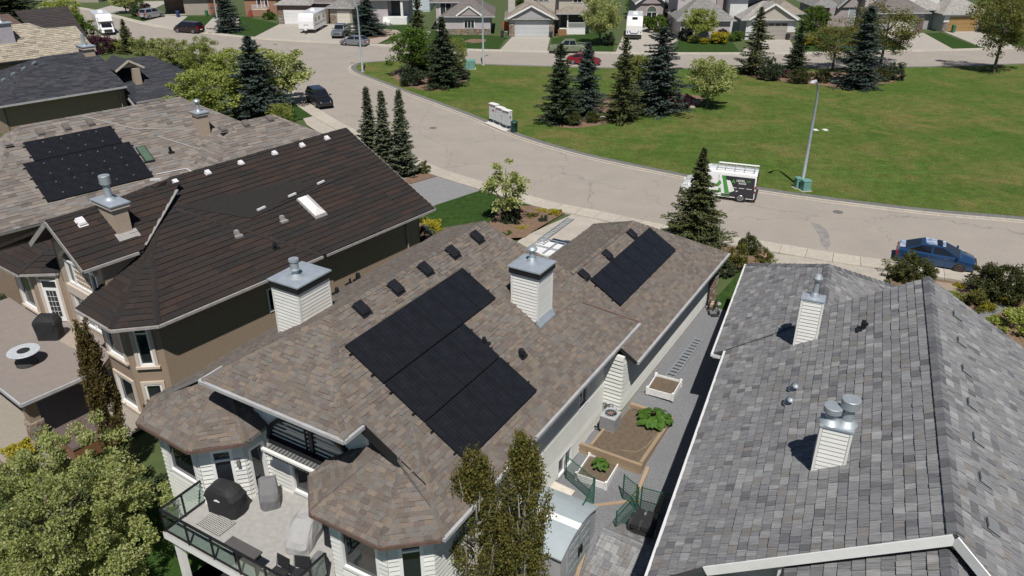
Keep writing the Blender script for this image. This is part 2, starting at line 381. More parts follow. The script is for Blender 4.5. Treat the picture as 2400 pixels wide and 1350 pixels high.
def park_material():
    m = bpy.data.materials.new('park_grass'); m.use_nodes = True; n = m.node_tree.nodes; l = m.node_tree.links; b = n['Principled BSDF']; b.inputs['Roughness'].default_value = .95; b.inputs['Specular IOR Level'].default_value = .15
    tc = n.new('ShaderNodeTexCoord')
    def noise(sc, det, st=None, src=None, dist=0):
        t = n.new('ShaderNodeTexNoise'); t.inputs['Scale'].default_value = sc; t.inputs['Detail'].default_value = det; t.inputs['Roughness'].default_value = .62; t.inputs['Distortion'].default_value = dist
        mp = n.new('ShaderNodeMapping'); l.new(src or tc.outputs['Object'], mp.inputs[0])
        if st: mp.inputs['Scale'].default_value = st
        l.new(mp.outputs[0], t.inputs['Vector']); return t.outputs['Fac']
    def mrange(s, a, b_, c, d):
        r = n.new('ShaderNodeMapRange'); r.inputs[1].default_value = a; r.inputs[2].default_value = b_; r.inputs[3].default_value = c; r.inputs[4].default_value = d; l.new(s, r.inputs[0]); return r.outputs[0]
    def mixc(f, A, B, mode='MIX'):
        x = n.new('ShaderNodeMix'); x.data_type = 'RGBA'; x.blend_type = mode
        if isinstance(f, float): x.inputs[0].default_value = f
        else: l.new(f, x.inputs[0])
        for i, v in ((6, A), (7, B)):
            if isinstance(v, tuple): x.inputs[i].default_value = (*v, 1)
            else: l.new(v, x.inputs[i])
        return x.outputs[2]
    base = mixc(mrange(noise(.09, 6), .35, .65, 0, 1), (.058, .106, .017), (.092, .122, .026))
    dry = mixc(mrange(noise(.16, 7, dist=.8), .46, .66, 0, .9), base, (.15, .135, .046))
    dry = mixc(mrange(noise(.33, 6), .52, .66, 0, .6), dry, (.045, .095, .014))
    # mower arcs: rings round two turning points, broken up by noise
    acc = dry
    for cx, cy, ph in ((30., 122., 0.), (-4., 76., 1.)):
        wv = n.new('ShaderNodeTexWave'); wv.wave_type = 'RINGS'; wv.rings_direction = 'Z'; wv.inputs['Scale'].default_value = .16; wv.inputs['Distortion'].default_value = 2.5; wv.inputs['Detail'].default_value = 3; wv.inputs['Detail Scale'].default_value = .35
        mp = n.new('ShaderNodeMapping'); mp.inputs['Location'].default_value = (-cx, -cy, 0); l.new(tc.outputs['Object'], mp.inputs[0]); l.new(mp.outputs[0], wv.inputs['Vector'])
        k = n.new('ShaderNodeMath'); k.operation = 'MULTIPLY'; l.new(mrange(wv.outputs['Fac'], .55, 1, 0, .4), k.inputs[0]); l.new(mrange(noise(.12, 4, dist=ph), .45, .6, 0, 1), k.inputs[1])
        acc = mixc(k.outputs[0], acc, (.09, .15, .03))
    fine = mrange(noise(6, 9), .3, .7, .6, 1.4); mid = mrange(noise(1.1, 8), .3, .7, .82, 1.18)
    mu = n.new('ShaderNodeMath'); mu.operation = 'MULTIPLY'; l.new(fine, mu.inputs[0]); l.new(mid, mu.inputs[1])
    l.new(mixc(1., acc, mu.outputs[0], 'MULTIPLY'), b.inputs['Base Color'])
    bp = n.new('ShaderNodeBump'); bp.inputs['Strength'].default_value = .9; bp.inputs['Distance'].default_value = .08; l.new(noise(11, 6), bp.inputs['Height']); l.new(bp.outputs[0], b.inputs['Normal'])
    return m
M_park = park_material()
M_green = mat('lush_lawn', (.04, .08, .016), (.017, .04, .008), rough=.95, scale=2.6, bump=.7, detail=9, spec=.15)

# base terrain: fine near the lots, running out to the horizon
B = MB(); xs = [-900, -300, -120] + [x for x in range(-84, 72, 3)] + [110, 300, 900]; ys = [-60, -20] + [y for y in range(-2, 80, 2)] + [100, 150, 250, 500, 1500]
for x in xs:
    for y in ys: B.v.append((x, y, hgt(x, y) - (.22 if y + .55 * x < 51 else .06)))
ny = len(ys)
for i in range(len(xs) - 1):
    for j in range(ny - 1): B.f.append((i * ny + j, (i + 1) * ny + j, (i + 1) * ny + j + 1, i * ny + j + 1)); B.m.append(0)
B.build('ground', M_lawn, kind='structure', smooth=True)

near_edge = [(39.50,37.28,0.00),(30.53,41.84,0.00),(27.96,43.42,0.00),(24.10,45.03,0.00),(21.11,46.14,0.00),(16.57,48.27,0.00),(13.96,49.37,0.00),(10.48,51.12,0.00),(9.16,51.92,0.00),(6.19,53.83,0.00),(3.27,55.40,0.00),(0.99,57.25,0.00),(-2.30,60.12,0.00),(-6.00,63.47,0.00),(-8.34,66.53,0.00),(-12.85,72.19,0.00),(-17.20,78.09,0.00),(-21.94,85.65,0.00),(-25.42,92.18,0.00),(-30.07,100.15,0.00),(-37.26,109.46,0.00),(-46.28,118.40,0.00),(-56.97,126.02,0.00),(-64.94,130.38,0.00),(-79.35,140.95,0.00)]
far_edge = [(-94.54,165.07,0.00),(-87.09,163.81,0.00),(-75.45,153.22,0.00),(-64.73,142.86,0.00),(-57.18,136.80,0.00),(-50.44,132.88,0.00),(-42.11,128.37,0.00),(-36.43,126.02,0.00),(-28.66,123.75,0.00),(-21.40,121.92,0.00),(-16.48,120.13,0.00),(-10.63,118.40,0.00),(-4.96,117.38,0.00),(4.30,116.04,0.00),(14.44,115.06,0.00),(23.58,114.73,0.00),(32.21,114.73,0.00),(42.65,115.06,0.00),(55.97,116.54,0.00),(64.41,117.38,0.00),(75.46,119.08,0.00),(103.94,123.38,0.00)]
NE = smooth_line(near_edge); FE = smooth_line(far_edge)
B = MB(); B.poly([(p[0], p[1], .0) for p in NE[::-1]][::-1] + [(p[0], p[1], .0) for p in FE]); B.build('road', M_road, kind='structure')
PE = smooth_line([(48.20,47.85,0.00),(41.03,49.81,0.00),(36.25,51.68,0.00),(30.88,53.07,0.00),(25.47,55.05,0.00),(19.86,57.63,0.00),(13.92,61.17,0.00),(7.42,65.92,0.00),(3.87,69.19,0.00),(0.00,73.62,0.00),(-4.41,80.25,0.00),(-9.49,87.20,0.00),(-12.90,91.74,0.00),(-16.73,97.20,0.00),(-19.62,101.17,0.00),(-21.18,104.34,0.00),(-21.47,107.13,0.00),(-20.33,109.17,0.00),(-16.03,110.51,0.00),(-11.09,109.76,0.00),(-4.61,108.29,0.00),(3.99,106.85,0.00),(12.97,105.72,0.00),(22.23,105.44,0.00),(29.82,105.44,0.00),(38.43,105.44,0.00),(51.97,106.28,0.00),(60.91,107.13,0.00),(69.35,108.58,0.00),(95.51,112.51,0.00)])
PE.append((150, 70, 0))
k1 = offset(PE, .2); k2 = offset(PE, .85)
def ring(B, a, b, za, zb, m=0):
    for i in range(len(a)):
        j = (i + 1) % len(a); B.poly([(*a[i][:2], za), (*a[j][:2], za), (*b[j][:2], zb), (*b[i][:2], zb)][::-1], m)
B = MB()
ring(B, PE, PE, 0, .1); ring(B, PE, k1, .1, .115)
B.build('park_kerb', M_kerbc, kind='structure')
B = MB(); ring(B, k1, k2, .112, .112); B.build('park_path', M_strip, kind='structure')
B = MB(); B.poly([(p[0], p[1], .118) for p in k2]); B.build('park_lawn', M_park, kind='structure')
# roll kerb and gutter pan against the park: pale band on the road
g0 = offset(PE, -.2); B = MB(); ring(B, g0, PE, .004, .004); B.build('road_gutter', M_kerbc, kind='structure')

# sidewalks in slabs along the outer kerbs
def sidewalk(name, line, width, side, seg=1.6, kerb=.09):
    root = link(name, None, kind='structure'); root.empty_display_size = .3
    P = [Vector((p[0], p[1], 0)) for p in line]; pts = [P[0]]; acc = 0
    for a, b in zip(P, P[1:]):
        d = (b - a).length; t = seg - acc
        while t < d: pts.append(a.lerp(b, t / d)); t += seg
        acc = (acc + d) % seg
    for i in range(len(pts) - 1):
        a, b = pts[i], pts[i + 1]; d = (b - a).normalized(); n0 = Vector((-d.y, d.x, 0)) * side
        d2 = (pts[i + 2] - b).normalized() if i + 2 < len(pts) else d; n1 = Vector((-d2.y, d2.x, 0)) * side
        if i: dp = (a - pts[i - 1]).normalized(); n0 = ((n0 + Vector((-dp.y, dp.x, 0)) * side) / 2)
        n1 = (n1 + Vector((-d.y, d.x, 0)) * side) / 2; g = d * .012
        q = [a + g, b - g, b - g + n1 * width, a + g + n0 * width]
        if abs(q[0].x) > 75 and q[0].y < 60: continue
        B = MB(); z = lambda v: hgt(v.x, v.y) + kerb
        B.hexa([(v.x, v.y, z(v) - .2) for v in q] + [(v.x, v.y, z(v)) for v in q]) if side > 0 else B.hexa([(v.x, v.y, z(v) - .2) for v in q[::-1]] + [(v.x, v.y, z(v)) for v in q[::-1]])
        pr = project(q[0])
        if pr and abs(pr[0]) < 1350 and pr[1] > -700: B.build('slab', M_kerbc, root)
sidewalk('pavement', NE, 1.5, 1)
sidewalk('far_pavement', FE, 1.7, 1, seg=2.2)
# ---------------------------------------------------------------- shared house materials
M_white = mat('white_vinyl', (.78, .78, .76), (.72, .72, .7), rough=.45, scale=2)
M_frame = mat('white_frame', (.8, .8, .8), (.75, .75, .75), rough=.4)
M_glass = glass('dark_window_glass')
M_gut = mat('pale_gutter_metal', (.44, .44, .45), (.34, .34, .35), rough=.45, scale=2, metal=.0)
M_blk = mat('black_trim', (.014, .015, .018), (.01, .01, .012), rough=.45)
M_soffit = mat('dark_soffit', (.1, .1, .1))
M_zinc = mat('galvanised_sheet', (.5, .56, .62), (.4, .45, .5), rough=.5, scale=2.5, metal=.5)
M_steel = mat('dull_steel', (.42, .46, .49), (.33, .37, .4), rough=.55, scale=5, metal=.45)
M_side = mat('pale_grey_green_siding', (.66, .67, .63), (.6, .61, .58), rough=.6, scale=1.2, isl=.08)
M_sideD = mat('white_siding_board', (.74, .74, .7), (.68, .68, .64), rough=.55, scale=1.5, isl=.04)
M_found = mat('parged_foundation', (.48, .46, .42), (.4, .38, .35), rough=.95, scale=4, bump=.3)
SH = [mat('shingle_' + n, c, tuple(x * .72 for x in c), rough=.95, scale=22, isl=.1, detail=3, spec=.2) for n, c in dict(tan=(0.207, 0.17, 0.138), brown=(0.171, 0.142, 0.12), grey=(0.185, 0.166, 0.149), dark=(0.147, 0.124, 0.109), plum=(0.162, 0.134, 0.12), slate=(0.165, 0.151, 0.138)).items()]
SHW = [2.2, 2.2, 2.6, 1.5, 1.5, 2]
def house(name, label, ang, p0, q0, group=None, z=0):
    a = rad(ang); A = (math.sin(a), math.cos(a)); Bv = (math.cos(a), -math.sin(a))
    o = (p0 * A[0] + q0 * Bv[0], p0 * A[1] + q0 * Bv[1], z)
    t = thing(name, label, 'house', o, -a, group); return t, (lambda p, q, z=0.: (q - q0, p - p0, z)), o, -a
def fascia(parent, pts, m, h=.2, w=.04, name='fascia'):
    B = MB()
    for a, b in zip(pts, pts[1:]):
        a = Vector(a); b = Vector(b); B.beam(a - Vector((0, 0, h / 2)), b - Vector((0, 0, h / 2)), w, h)
    return B.build(name, m, parent)
def roofslab(parent, polys, m, name='roof', th=.14):
    B = MB()
    for p in polys: B.slab(p, (0, 0, -th))
    return B.build(name, m, parent)
def on_plane(fz): return lambda L: (lambda p, q, dz=0.: L(p, q, fz(p, q) + dz))
def chimney(parent, L, pa, qa, pb, qb, zb, zt, mside, mcap=None, band=M_blk, boards=True, cap_o=.12, zslope=None, band_h=.3, name='chimney', corner=True):
    """boxed chimney between p pa..pb and q qa..qb; zb lowest roof height, zt top"""
    x0, y0, _ = L(pa, qa); x1, y1, _ = L(pb, qb); x0, x1 = min(x0, x1), max(x0, x1); y0, y1 = min(y0, y1), max(y0, y1)
    core = MB().bx(x0, x1, y0, y1, zb - .6, zt - band_h).build(name, mside, parent)
    if boards:
        for a, b in (((x0, y0), (x1, y0)), ((x1, y0), (x1, y1)), ((x0, y1), (x0, y0)), ((x1, y1), (x0, y1))):
            r = Run(a, b); z = zb - .1
            while z < zt - band_h - .01:
                e = min(z + .15, zt - band_h)
                Bb = MB(); Bb.hexa([r.p(.05, z, .03), r.p(r.L - .05, z, .03), r.p(r.L - .05, z, .001), r.p(.05, z, .001), r.p(.05, e, .006), r.p(r.L - .05, e, .006), r.p(r.L - .05, e, .001), r.p(.05, e, .001)])
                Bb.build('siding_board', mside, core); z += .15
    if corner:
        B = MB()
        for x, y in ((x0, y0), (x1, y0), (x1, y1), (x0, y1)):
            sx = .035; B.bx(x - sx, x + sx, y - sx, y + sx, zb - .3, zt - band_h)
        B.build('corner_trim', mside, core)
    o = cap_o
    if band: MB().bx(x0 - o * .7, x1 + o * .7, y0 - o * .7, y1 + o * .7, zt - band_h, zt - .04).build('chimney_band', band, core)
    B = MB(); B.bx(x0 - o, x1 + o, y0 - o, y1 + o, zt - .04, zt + .02); B.hexa([(x0 - o + .02, y0 - o + .02, zt + .02), (x1 + o - .02, y0 - o + .02, zt + .02), (x1 + o - .02, y1 + o - .02, zt + .02), (x0 - o + .02, y1 + o - .02, zt + .02), (x0 + .2, y0 + .2, zt + .05), (x1 - .2, y0 + .2, zt + .05), (x1 - .2, y1 - .2, zt + .05), (x0 + .2, y1 - .2, zt + .05)]); B.build('chimney_cap', mcap or M_zinc, core)
    return core
def flue(parent, c, r, h, kind='flat', m=None, name='flue'):
    B = MB(); x, y, z = c
    if kind == 'flat': prof = [(r * 1.9, 0), (r * 1.2, .12), (r, .14), (r, h * .62), (r * 1.55, h * .66), (r * 1.6, h * .98), (r * 1.5, h)]
    elif kind == 'mush': prof = [(r * 1.9, 0), (r * 1.25, .16), (r, .2), (r * .9, h * .62), (r * .9, h * .7), (r * 1.7, h * .74), (r * 1.9, h * .82), (r * 1.2, h * .95), (.02, h)]
    elif kind == 'cage': prof = [(r * 2.4, 0), (r * 2.3, .03), (r * 1.2, .1), (r * .8, .14), (r * .8, h * .36), (r * 1.3, h * .4), (r * 1.25, h * .46), (r * 1.1, h * .5), (r * 1.1, h * .85), (r * 1.35, h * .88), (r * 1.3, h)]
    else: prof = [(r * 1.5, 0), (r, .1), (r, h)]
    o = B.lathe(prof, (x, y, z), 22).build(name, m or M_steel, parent, sharp=.5); return o
def boxvent(parent, pos, up, m, rz=0, w=.42, d=.46, h=.17, name='roof_vent'):
    """low roof vent: flange, skirt and cap, tilted to the slope (up = slope gradient in house y, x)"""
    B = MB(); gx, gy = up
    def P(x, y, z): return (pos[0] + x, pos[1] + y, pos[2] + z + gx * x + gy * y)
    def bxx(x0, x1, y0, y1, z0, z1, k=1): B.hexa([P(x, y, z0) for x, y in ((x0, y0), (x1, y0), (x1, y1), (x0, y1))] + [P(x * k, y * k, z1) for x, y in ((x0, y0), (x1, y0), (x1, y1), (x0, y1))])
    bxx(-w * .58, w * .58, -d * .58, d * .58, .03, .045); bxx(-w * .4, w * .4, -d * .4, d * .4, .05, h * .6); bxx(-w / 2, w / 2, -d / 2, d / 2, h * .6, h, .85)
    return B.build(name, m, parent)

# ---------------------------------------------------------------- main house
H, L, HO, HR = house('solar_house', 'long bungalow with mottled tan and brown shingle roof, black solar panels and pale siding', 30.7, 26, -16)
S = .6
zr = lambda p, q: 3 + S * (-11.2 - q)          # right slope
zl = lambda p, q: 3 + S * (q + 25.5)           # left slope
zg = lambda p, q: 2.4 + S * (-10.3 - q)        # garage right slope
RQ = -18.35; RZ = zr(0, RQ)
R_ = lambda p, q, d=0.: L(p, q, zr(p, q) + d); L_ = lambda p, q, d=0.: L(p, q, zl(p, q) + d); G_ = lambda p, q, d=0.: L(p, q, zg(p, q) + d)
pR = [R_(18.1, RQ), R_(14.7, -15.0), R_(15.62, -15.0), R_(15.62, -13.75), R_(14.9, -11.2), R_(30.45, -11.2), R_(28.7, -13.3), R_(29.9, -14.6), R_(29.65, -15.3), R_(28.8, -17.0), R_(28.45, RQ)]
pL = [L_(28.45, RQ), L_(35.45, -25.5), L_(14.9, -25.5), L_(15.7, -21.75), L_(14.7, -21.75), L_(18.1, RQ)]
pB = [L(14.7, -21.75, 5.25), L(14.7, -15.0, 5.25), L(18.1, RQ, RZ)]
pF = [L(35.45, -25.5, 3), L(28.45, RQ, RZ), L(32.6, -20.0, 3)]
GP, GQ, GZ = 37.4, -14.57, zg(0, -14.57)
zg2 = lambda p, q: 2.4 + S * (q + 18.84)
gR = [G_(28.15, -10.3), G_(41.67, -10.3), L(GP, GQ, GZ), G_(29.6, GQ), G_(28.15, -13.8)]
gL = [L(GP, GQ, GZ), L(41.67, -18.84, 2.4), L(31.5, -18.84, 2.4), L(29.2, -16.5, zg2(0, -16.5)), L(29.6, GQ, GZ)]
gF = [L(41.67, -10.3, 2.4), L(41.67, -18.84, 2.4), L(GP, GQ, GZ)]
# octagonal corner roofs: right (two windows on the yard) and left
tRc = [(15.62, -16.9), (14.67, -16.85), (13.31, -15.5), (13.33, -12.62), (14.55, -11.22), (15.62, -11.2)]
ap = (16.95, -14.0, 4.7)
tR = []
for a, b in zip(tRc, tRc[1:]): tR.append([L(*a, 3), L(*b, 3), L(*ap)])
tLc = [(15.9, -25.5), (14.9, -25.5), (13.57, -24.6), (13.41, -21.53), (14.82, -20.12), (16.0, -20.2)]
apL = (16.3, -22.6, 4.55)
tL = [[L(*a, 3), L(*b, 3), L(*apL)] for a, b in zip(tLc, tLc[1:])]
eaves = mat('roof_deck_edge', (.2, .2, .2))
roofslab(H, [pR, pL, pB, pF, gR, gL, gF], eaves)
roofslab(H, tR, eaves, name='bay_roof'); roofslab(H, tL, eaves, name='bay_roof')
CV = Cover('shingle', SH, SHW)
kw = dict(expo=.165, wid=(.14, .38), th=(.008, .01, .036), gap=.0)
for pl in (pR, pL, pB, gR, gL, gF, *tR, *tL): CV.plane(pl, **kw)
CV.plane(pF, expo=.4, wid=(.8, 1.2))
CV.finish(H, HO, HR)
B = MB(); ms = [0, 1, 2, 3, 4, 5]
for a, b in ((R_(18.1, RQ), R_(28.45, RQ)), (L(14.7, -15.0, 5.25), R_(18.1, RQ)), (L(14.7, -21.75, 5.25), R_(18.1, RQ)), (L(28.45, RQ, RZ), L(35.4, -25.45, 3)), (R_(28.4, RQ, .02), R_(28.75, -17.0, .02)), (R_(28.75, -17.0, .02), R_(29.6, -15.3, .02)),
             (G_(29.9, GQ, .04), L(GP, GQ, GZ)), (L(GP, GQ, GZ), L(41.6, -10.35, 2.43)), (L(GP, GQ, GZ), L(41.6, -18.8, 2.43)),
             *[(L(*ap), L(*c, 3.03)) for c in tRc[1:5]], *[(L(*apL), L(*c, 3.03)) for c in tLc[1:5]]): ridgecap(B, a, b, w=.15, L=.3, drop=S * .8, m=ms)
B.build('ridge_cap', SH, H, kind='stuff')
# gutters and fascias
gutter(H, [R_(14.6, -11.14)[:2] + (2.93,), R_(30.45, -11.14)[:2] + (2.93,)], M_gut)
gutter(H, [L(28.15, -10.24, 2.33), L(41.7, -10.24, 2.33)], M_gut)
gutter(H, [L(14.64, -21.8, 5.18), L(14.64, -14.95, 5.18), L(15.6, -14.95, 5.18)], M_gut)
gutter(H, [L(14.64, -21.8, 5.18), L(15.7, -21.8, 5.2)], M_gut)
M_cop = mat('brown_gutter', (.16, .1, .08), (.1, .07, .06), rough=.4)
gutter(H, [L(*c, 2.93) for c in tRc[1:5]] , M_cop, w=.11); gutter(H, [L(*c, 2.93) for c in tLc[1:5]], M_cop, w=.11)
fascia(H, [R_(15.6, -15.0), R_(15.6, -12.6)], M_blk, h=.42, name='rake_board')
fascia(H, [G_(28.13, -10.3), G_(28.13, -12.3)], M_blk, h=.16, name='rake_board')
B = MB(); B.beam(R_(30.45, -11.2)[:2] + (3.07,), R_(28.7, -13.3)[:2] + (zr(0, -13.3) + .06,), .07, .05); B.build('flashing', mat('rust_flashing', (.2, .14, .12)), H)
# walls: right side (stepped), garage, back wall, bays
xy = lambda p, q: L(p, q)[:2]
r = siding(H, xy(15.9, -11.75), xy(28.0, -11.75), -1.35, 3.05, M_side, op=[(7.6, 9.0, -1.5, -.45), (9.45, 10.35, .9, 2.3)], base=-3)
window(H, r, 7.6, 9.0, -1.5, -.45, M_frame, M_glass, bars=(.5,)); window(H, r, 9.45, 10.35, .9, 2.3, M_frame, M_glass, fr=.07)
B = MB(); r.box(B, 0, 7.6, -3, -1.36, -.1, .012); r.box(B, 9.0, r.L, -3, -1.36, -.1, .012); B.build('foundation', M_found, H)
r = siding(H, xy(28.0, -11.75), xy(28.0, -10.85), -.3, 2.5, M_side, base=-3)
B = MB(); r.box(B, 0, r.L, -3, -.31, -.1, .012); B.build('foundation', M_found, H)
r = siding(H, xy(28.0, -10.85), xy(40.6, -10.85), -.3, 2.3, M_side, base=-1.4)
B = MB(); r.box(B, 0, r.L, -1.6, -.31, -.1, .012); B.build('foundation', M_found, H)
r = wall(H, xy(40.6, -10.85), xy(40.6, -18.3), -1, 2.4, M_side); r = wall(H, xy(40.6, -18.3), xy(34, -18.3), -1, 2.4, M_side)
wall(H, xy(35, -18.4), xy(35, -25), -1, 3, M_side); wall(H, xy(35, -25.0), xy(15.4, -25.0), -3, 3.2, M_side)
B = MB(); B.slab([L(28.2, -18.3, 6.8), L(28.2, -12.0, 3.3), L(28.2, -12.0, -1), L(28.2, -24.8, -1), L(28.2, -24.8, 3.2)], (0, -.15, 0)); B.build('wall', M_side, H)
# stone veneer at the front right corner
M_stone = [mat('field_stone_' + n, c, tuple(x * .7 for x in c), rough=.9, scale=6, bump=.4, isl=.2) for n, c in dict(buff=(.36, .29, .21), grey=(.27, .26, .24), rust=(.25, .17, .12)).items()]
def stone_pier(parent, L, p, q, w, z0, z1, name='stone_pier', rows=.2):
    x, y, _ = L(p, q); core = MB().bx(x - w / 2 + .04, x + w / 2 - .04, y - w / 2 + .04, y + w / 2 - .04, z0, z1).build(name, M_stone[1], parent); z = z0
    while z < z1 - .05:
        h = random.uniform(.13, .24); e = min(z + h, z1)
        for k, (ax, sg) in enumerate(((0, -1), (0, 1), (1, -1), (1, 1))):
            t = -w / 2
            while t < w / 2 - .05:
                l = random.uniform(.2, .45); u = min(t + l, w / 2); d = random.uniform(.0, .05)
                B = MB()
                if ax == 0: B.bx(x + sg * (w / 2 - .06), x + sg * (w / 2 + d), y + t + .01, y + u - .01, z + .01, e - .01)
                else: B.bx(x + t + .01, x + u - .01, y + sg * (w / 2 - .06), y + sg * (w / 2 + d), z + .01, e - .01)
                B.build('stone', random.choice(M_stone), core); t = u
        z = e
    return core
stone_pier(H, L, 40.75, -10.9, .7, -.8, 1.3)
def downspout(parent, a, z0, z1, m, off=(0, .3)):
    B = MB(); x, y = a; B.bx(x - .04, x + .04, y - .035, y + .035, z0 + .2, z1); B.beam((x, y, z0 + .22), (x + off[0], y + off[1], z0 + .05), .08, .07); B.build('downspout', m, parent)
downspout(H, xy(40.1, -10.72), -.55, 2.3, M_blk)
# great-room back wall with arched transom, deck doors below
bw = 16.05
r = siding(H, xy(bw, -20.9), xy(bw, -15.3), 0, 5.15, M_side, op=[(1.5, 4.9, .12, 2.2)], base=-3)
r.box(B := MB(), 5.55, 5.7, 2.6, 5.15, -.1, .05); B.build('corner_trim', M_side, H)
siding(H, xy(bw, -15.3), xy(17.5, -15.3), 3.4, 5.2, M_side)
window(H, r, 1.5, 3.2, .12, 2.2, M_frame, M_glass, fr=.13); window(H, r, 3.2, 4.9, .12, 2.2, M_frame, M_glass, fr=.13, bars=(.5,))
def arch_window(parent, r, t0, t1, z0, h, fm, gm):
    tc = (t0 + t1) / 2; a = (t1 - t0) / 2; N = 18; o = [(tc - a * math.cos(math.pi * i / N), z0 + h * math.sin(math.pi * i / N)) for i in range(N + 1)]
    F = MB()
    for (u, z), (v, y) in zip(o, o[1:]): F.beam(r.p(u, z, .09), r.p(v, y, .09), .16, .17, up=tuple(r.n))
    r.box(F, t0 - .08, t1 + .08, z0 - .1, z0 + .06, .0, .2); r.box(F, tc - .09, tc + .09, z0, z0 + h, .01, .14); r.box(F, tc - .32, tc - .26, z0, z0 + h * .98, .01, .1); f = F.build('arched_window', fm, parent)
    g = MB(); g.poly([r.p(u, z, .04) for u, z in o][::-1]); g.build('pane', gm, f); return f
arch_window(H, r, .75, 5.15, 2.55, 1.35, M_blk, M_glass)
# rolled-out awning cassette with scalloped valance
aw = link('awning', None, H); Bm = MB()
r.box(Bm, .9, 5.0, 2.42, 2.62, .05, .3); Bm.build('awning_case', M_blk, aw)
Bm = MB(); n = 46
for i in range(n):
    u0 = .95 + (4.0) * i / n; u1 = .95 + 4.0 * (i + 1) / n; Bm.hexa([r.p(u0, 2.4, .3), r.p(u1, 2.4, .3), r.p(u1, 2.39, .28), r.p(u0, 2.39, .28), r.p(u0, 2.36, .62), r.p(u1, 2.36, .62), r.p(u1, 2.35, .62), r.p(u0, 2.35, .62)], i % 2)
    Bm.hexa([r.p(u0, 2.12 + .05 * abs((i % 6) - 3) / 3, .63), r.p(u1, 2.12 + .05 * abs(((i + 1) % 6) - 3) / 3, .63), r.p(u1, 2.12, .615), r.p(u0, 2.12, .615), r.p(u0, 2.33, .63), r.p(u1, 2.33, .63), r.p(u1, 2.33, .615), r.p(u0, 2.33, .615)], i % 2)
Bm.build('awning_fabric', [mat('awning_grey', (.17, .175, .175)), mat('awning_black', (.05, .05, .055))], aw)
Bm = MB(); r.box(Bm, .88, 5.02, 2.32, 2.42, .58, .7); Bm.build('front_bar', M_white, aw)
# bays: octagon walls set back under the eaves
def bay(cs, c, inset, zlo, names):
    out = []
    for (p, q) in cs: out.append((p + (c[0] - p) * inset, q + (c[1] - q) * inset))
    return out
wR = [(16.05, -16.4), (15.0, -16.35), (13.8, -15.2), (13.85, -12.85), (14.85, -11.75), (15.95, -11.75)]
wL = [(15.6, -24.95), (14.95, -24.95), (14.1, -24.25), (13.95, -21.8), (15.05, -20.65), (16.05, -20.62)]
ops = {('R', 2): [(.35, 2.0, .55, 2.5)], ('R', 1): [(.25, 1.4, .5, 2.5)], ('R', 3): [(.35, 1.15, .35, 2.6)], ('L', 2): [(.3, 2.15, .65, 2.45)], ('L', 3): [(.4, 1.2, .1, 2.45)], ('L', 4): [(.15, .9, .05, 2.2)]}
for k, cs in (('R', wR), ('L', wL)):
    for i, (a, b) in enumerate(zip(cs, cs[1:])):
        o = ops.get((k, i), []); rr = siding(H, xy(*b)[:2], xy(*a)[:2], -2.6, 2.95, M_side, op=[(Run(xy(*b), xy(*a)).L - t1, Run(xy(*b), xy(*a)).L - t0, z0, z1) for t0, t1, z0, z1 in o], base=-3) if False else siding(H, xy(*a), xy(*b), -2.6, 2.95, M_side, op=o, base=-3)
        for t0, t1, z0, z1 in o: window(H, rr, t0, t1, z0, z1, M_frame, M_glass, fr=.12, rails=((.78,) if (k, i) in (('R', 3), ('L', 3)) else ()))
# ---------------------------------------------------------------- main house: chimneys, vents, solar arrays
from mathutils import Matrix
c1 = chimney(H, L, 18.78, -22.05, 20.45, -20.68, 5.0, 7.5, M_sideD)
flue(c1, L(19.35, -21.3, 7.53), .15, .78, 'cage')
c2 = chimney(H, L, 25.42, -15.1, 26.6, -13.82, 4.5, 7.05, M_sideD, cap_o=.14)
flue(c2, L(26.15, -14.55, 7.08), .12, .72, 'mush')
B = MB(); B.hexa([R_(25.3, -13.66, .03), R_(26.7, -13.66, .03), R_(26.7, -13.84, .05), R_(25.3, -13.84, .05), R_(25.3, -13.66, .06), R_(26.7, -13.66, .06), R_(26.7, -13.84, .3), R_(25.3, -13.84, .3)]); B.build('flashing', M_zinc, c2)
for p in (19.24, 21.27, 23.22, 25.19, 27.1): boxvent(H, R_(p, -17.9), (-S, 0), M_blk, w=.5, d=.46, h=.22)
for p in (36.2, 33.1, 30.45): boxvent(H, G_(p, -14.1), (-S, 0), M_blk, w=.46, d=.44, h=.2)
def pipevent(parent, pos, m, r=.09, h=.3, name='pipe_vent'):
    B = MB(); B.rbx((pos[0], pos[1]), .4, .4, pos[2] - .06, pos[2] + .03, m=0); B.lathe([(r * 1.4, 0), (r, .08), (r, h * .7), (r * .9, h), (r * .3, h)], pos, 10); B.tube([(pos[0], pos[1], pos[2] + h * .7), (pos[0] + r * 1.4, pos[1] - r, pos[2] + h * .75)], r * .9, 8); return B.build(name, m, parent)
pipevent(H, R_(23.3, -13.4), M_blk, .13, .3); pipevent(H, R_(22.35, -14.55), M_blk, .08, .3)
pipevent(H, L_(26.9, -25.1), M_blk, .12, .36); pipevent(H, L_(26.4, -25.2), M_blk, .06, .3); pipevent(H, L_(24.6, -24.4), M_blk, .1, .3)
M_cell = brickmat('solar_cells', (.0125, .0135, .0165), (.0105, .0115, .014), (.026, .027, .031), w=.2, h=.105, ms=.005, rough=.22, offs=0, bump=.02)
M_pframe = mat('black_panel_frame', (.008, .008, .009), (.006, .006, .007), rough=.4)
M_clamp = mat('bare_clamp', (.5, .5, .52), rough=.4, metal=.6)
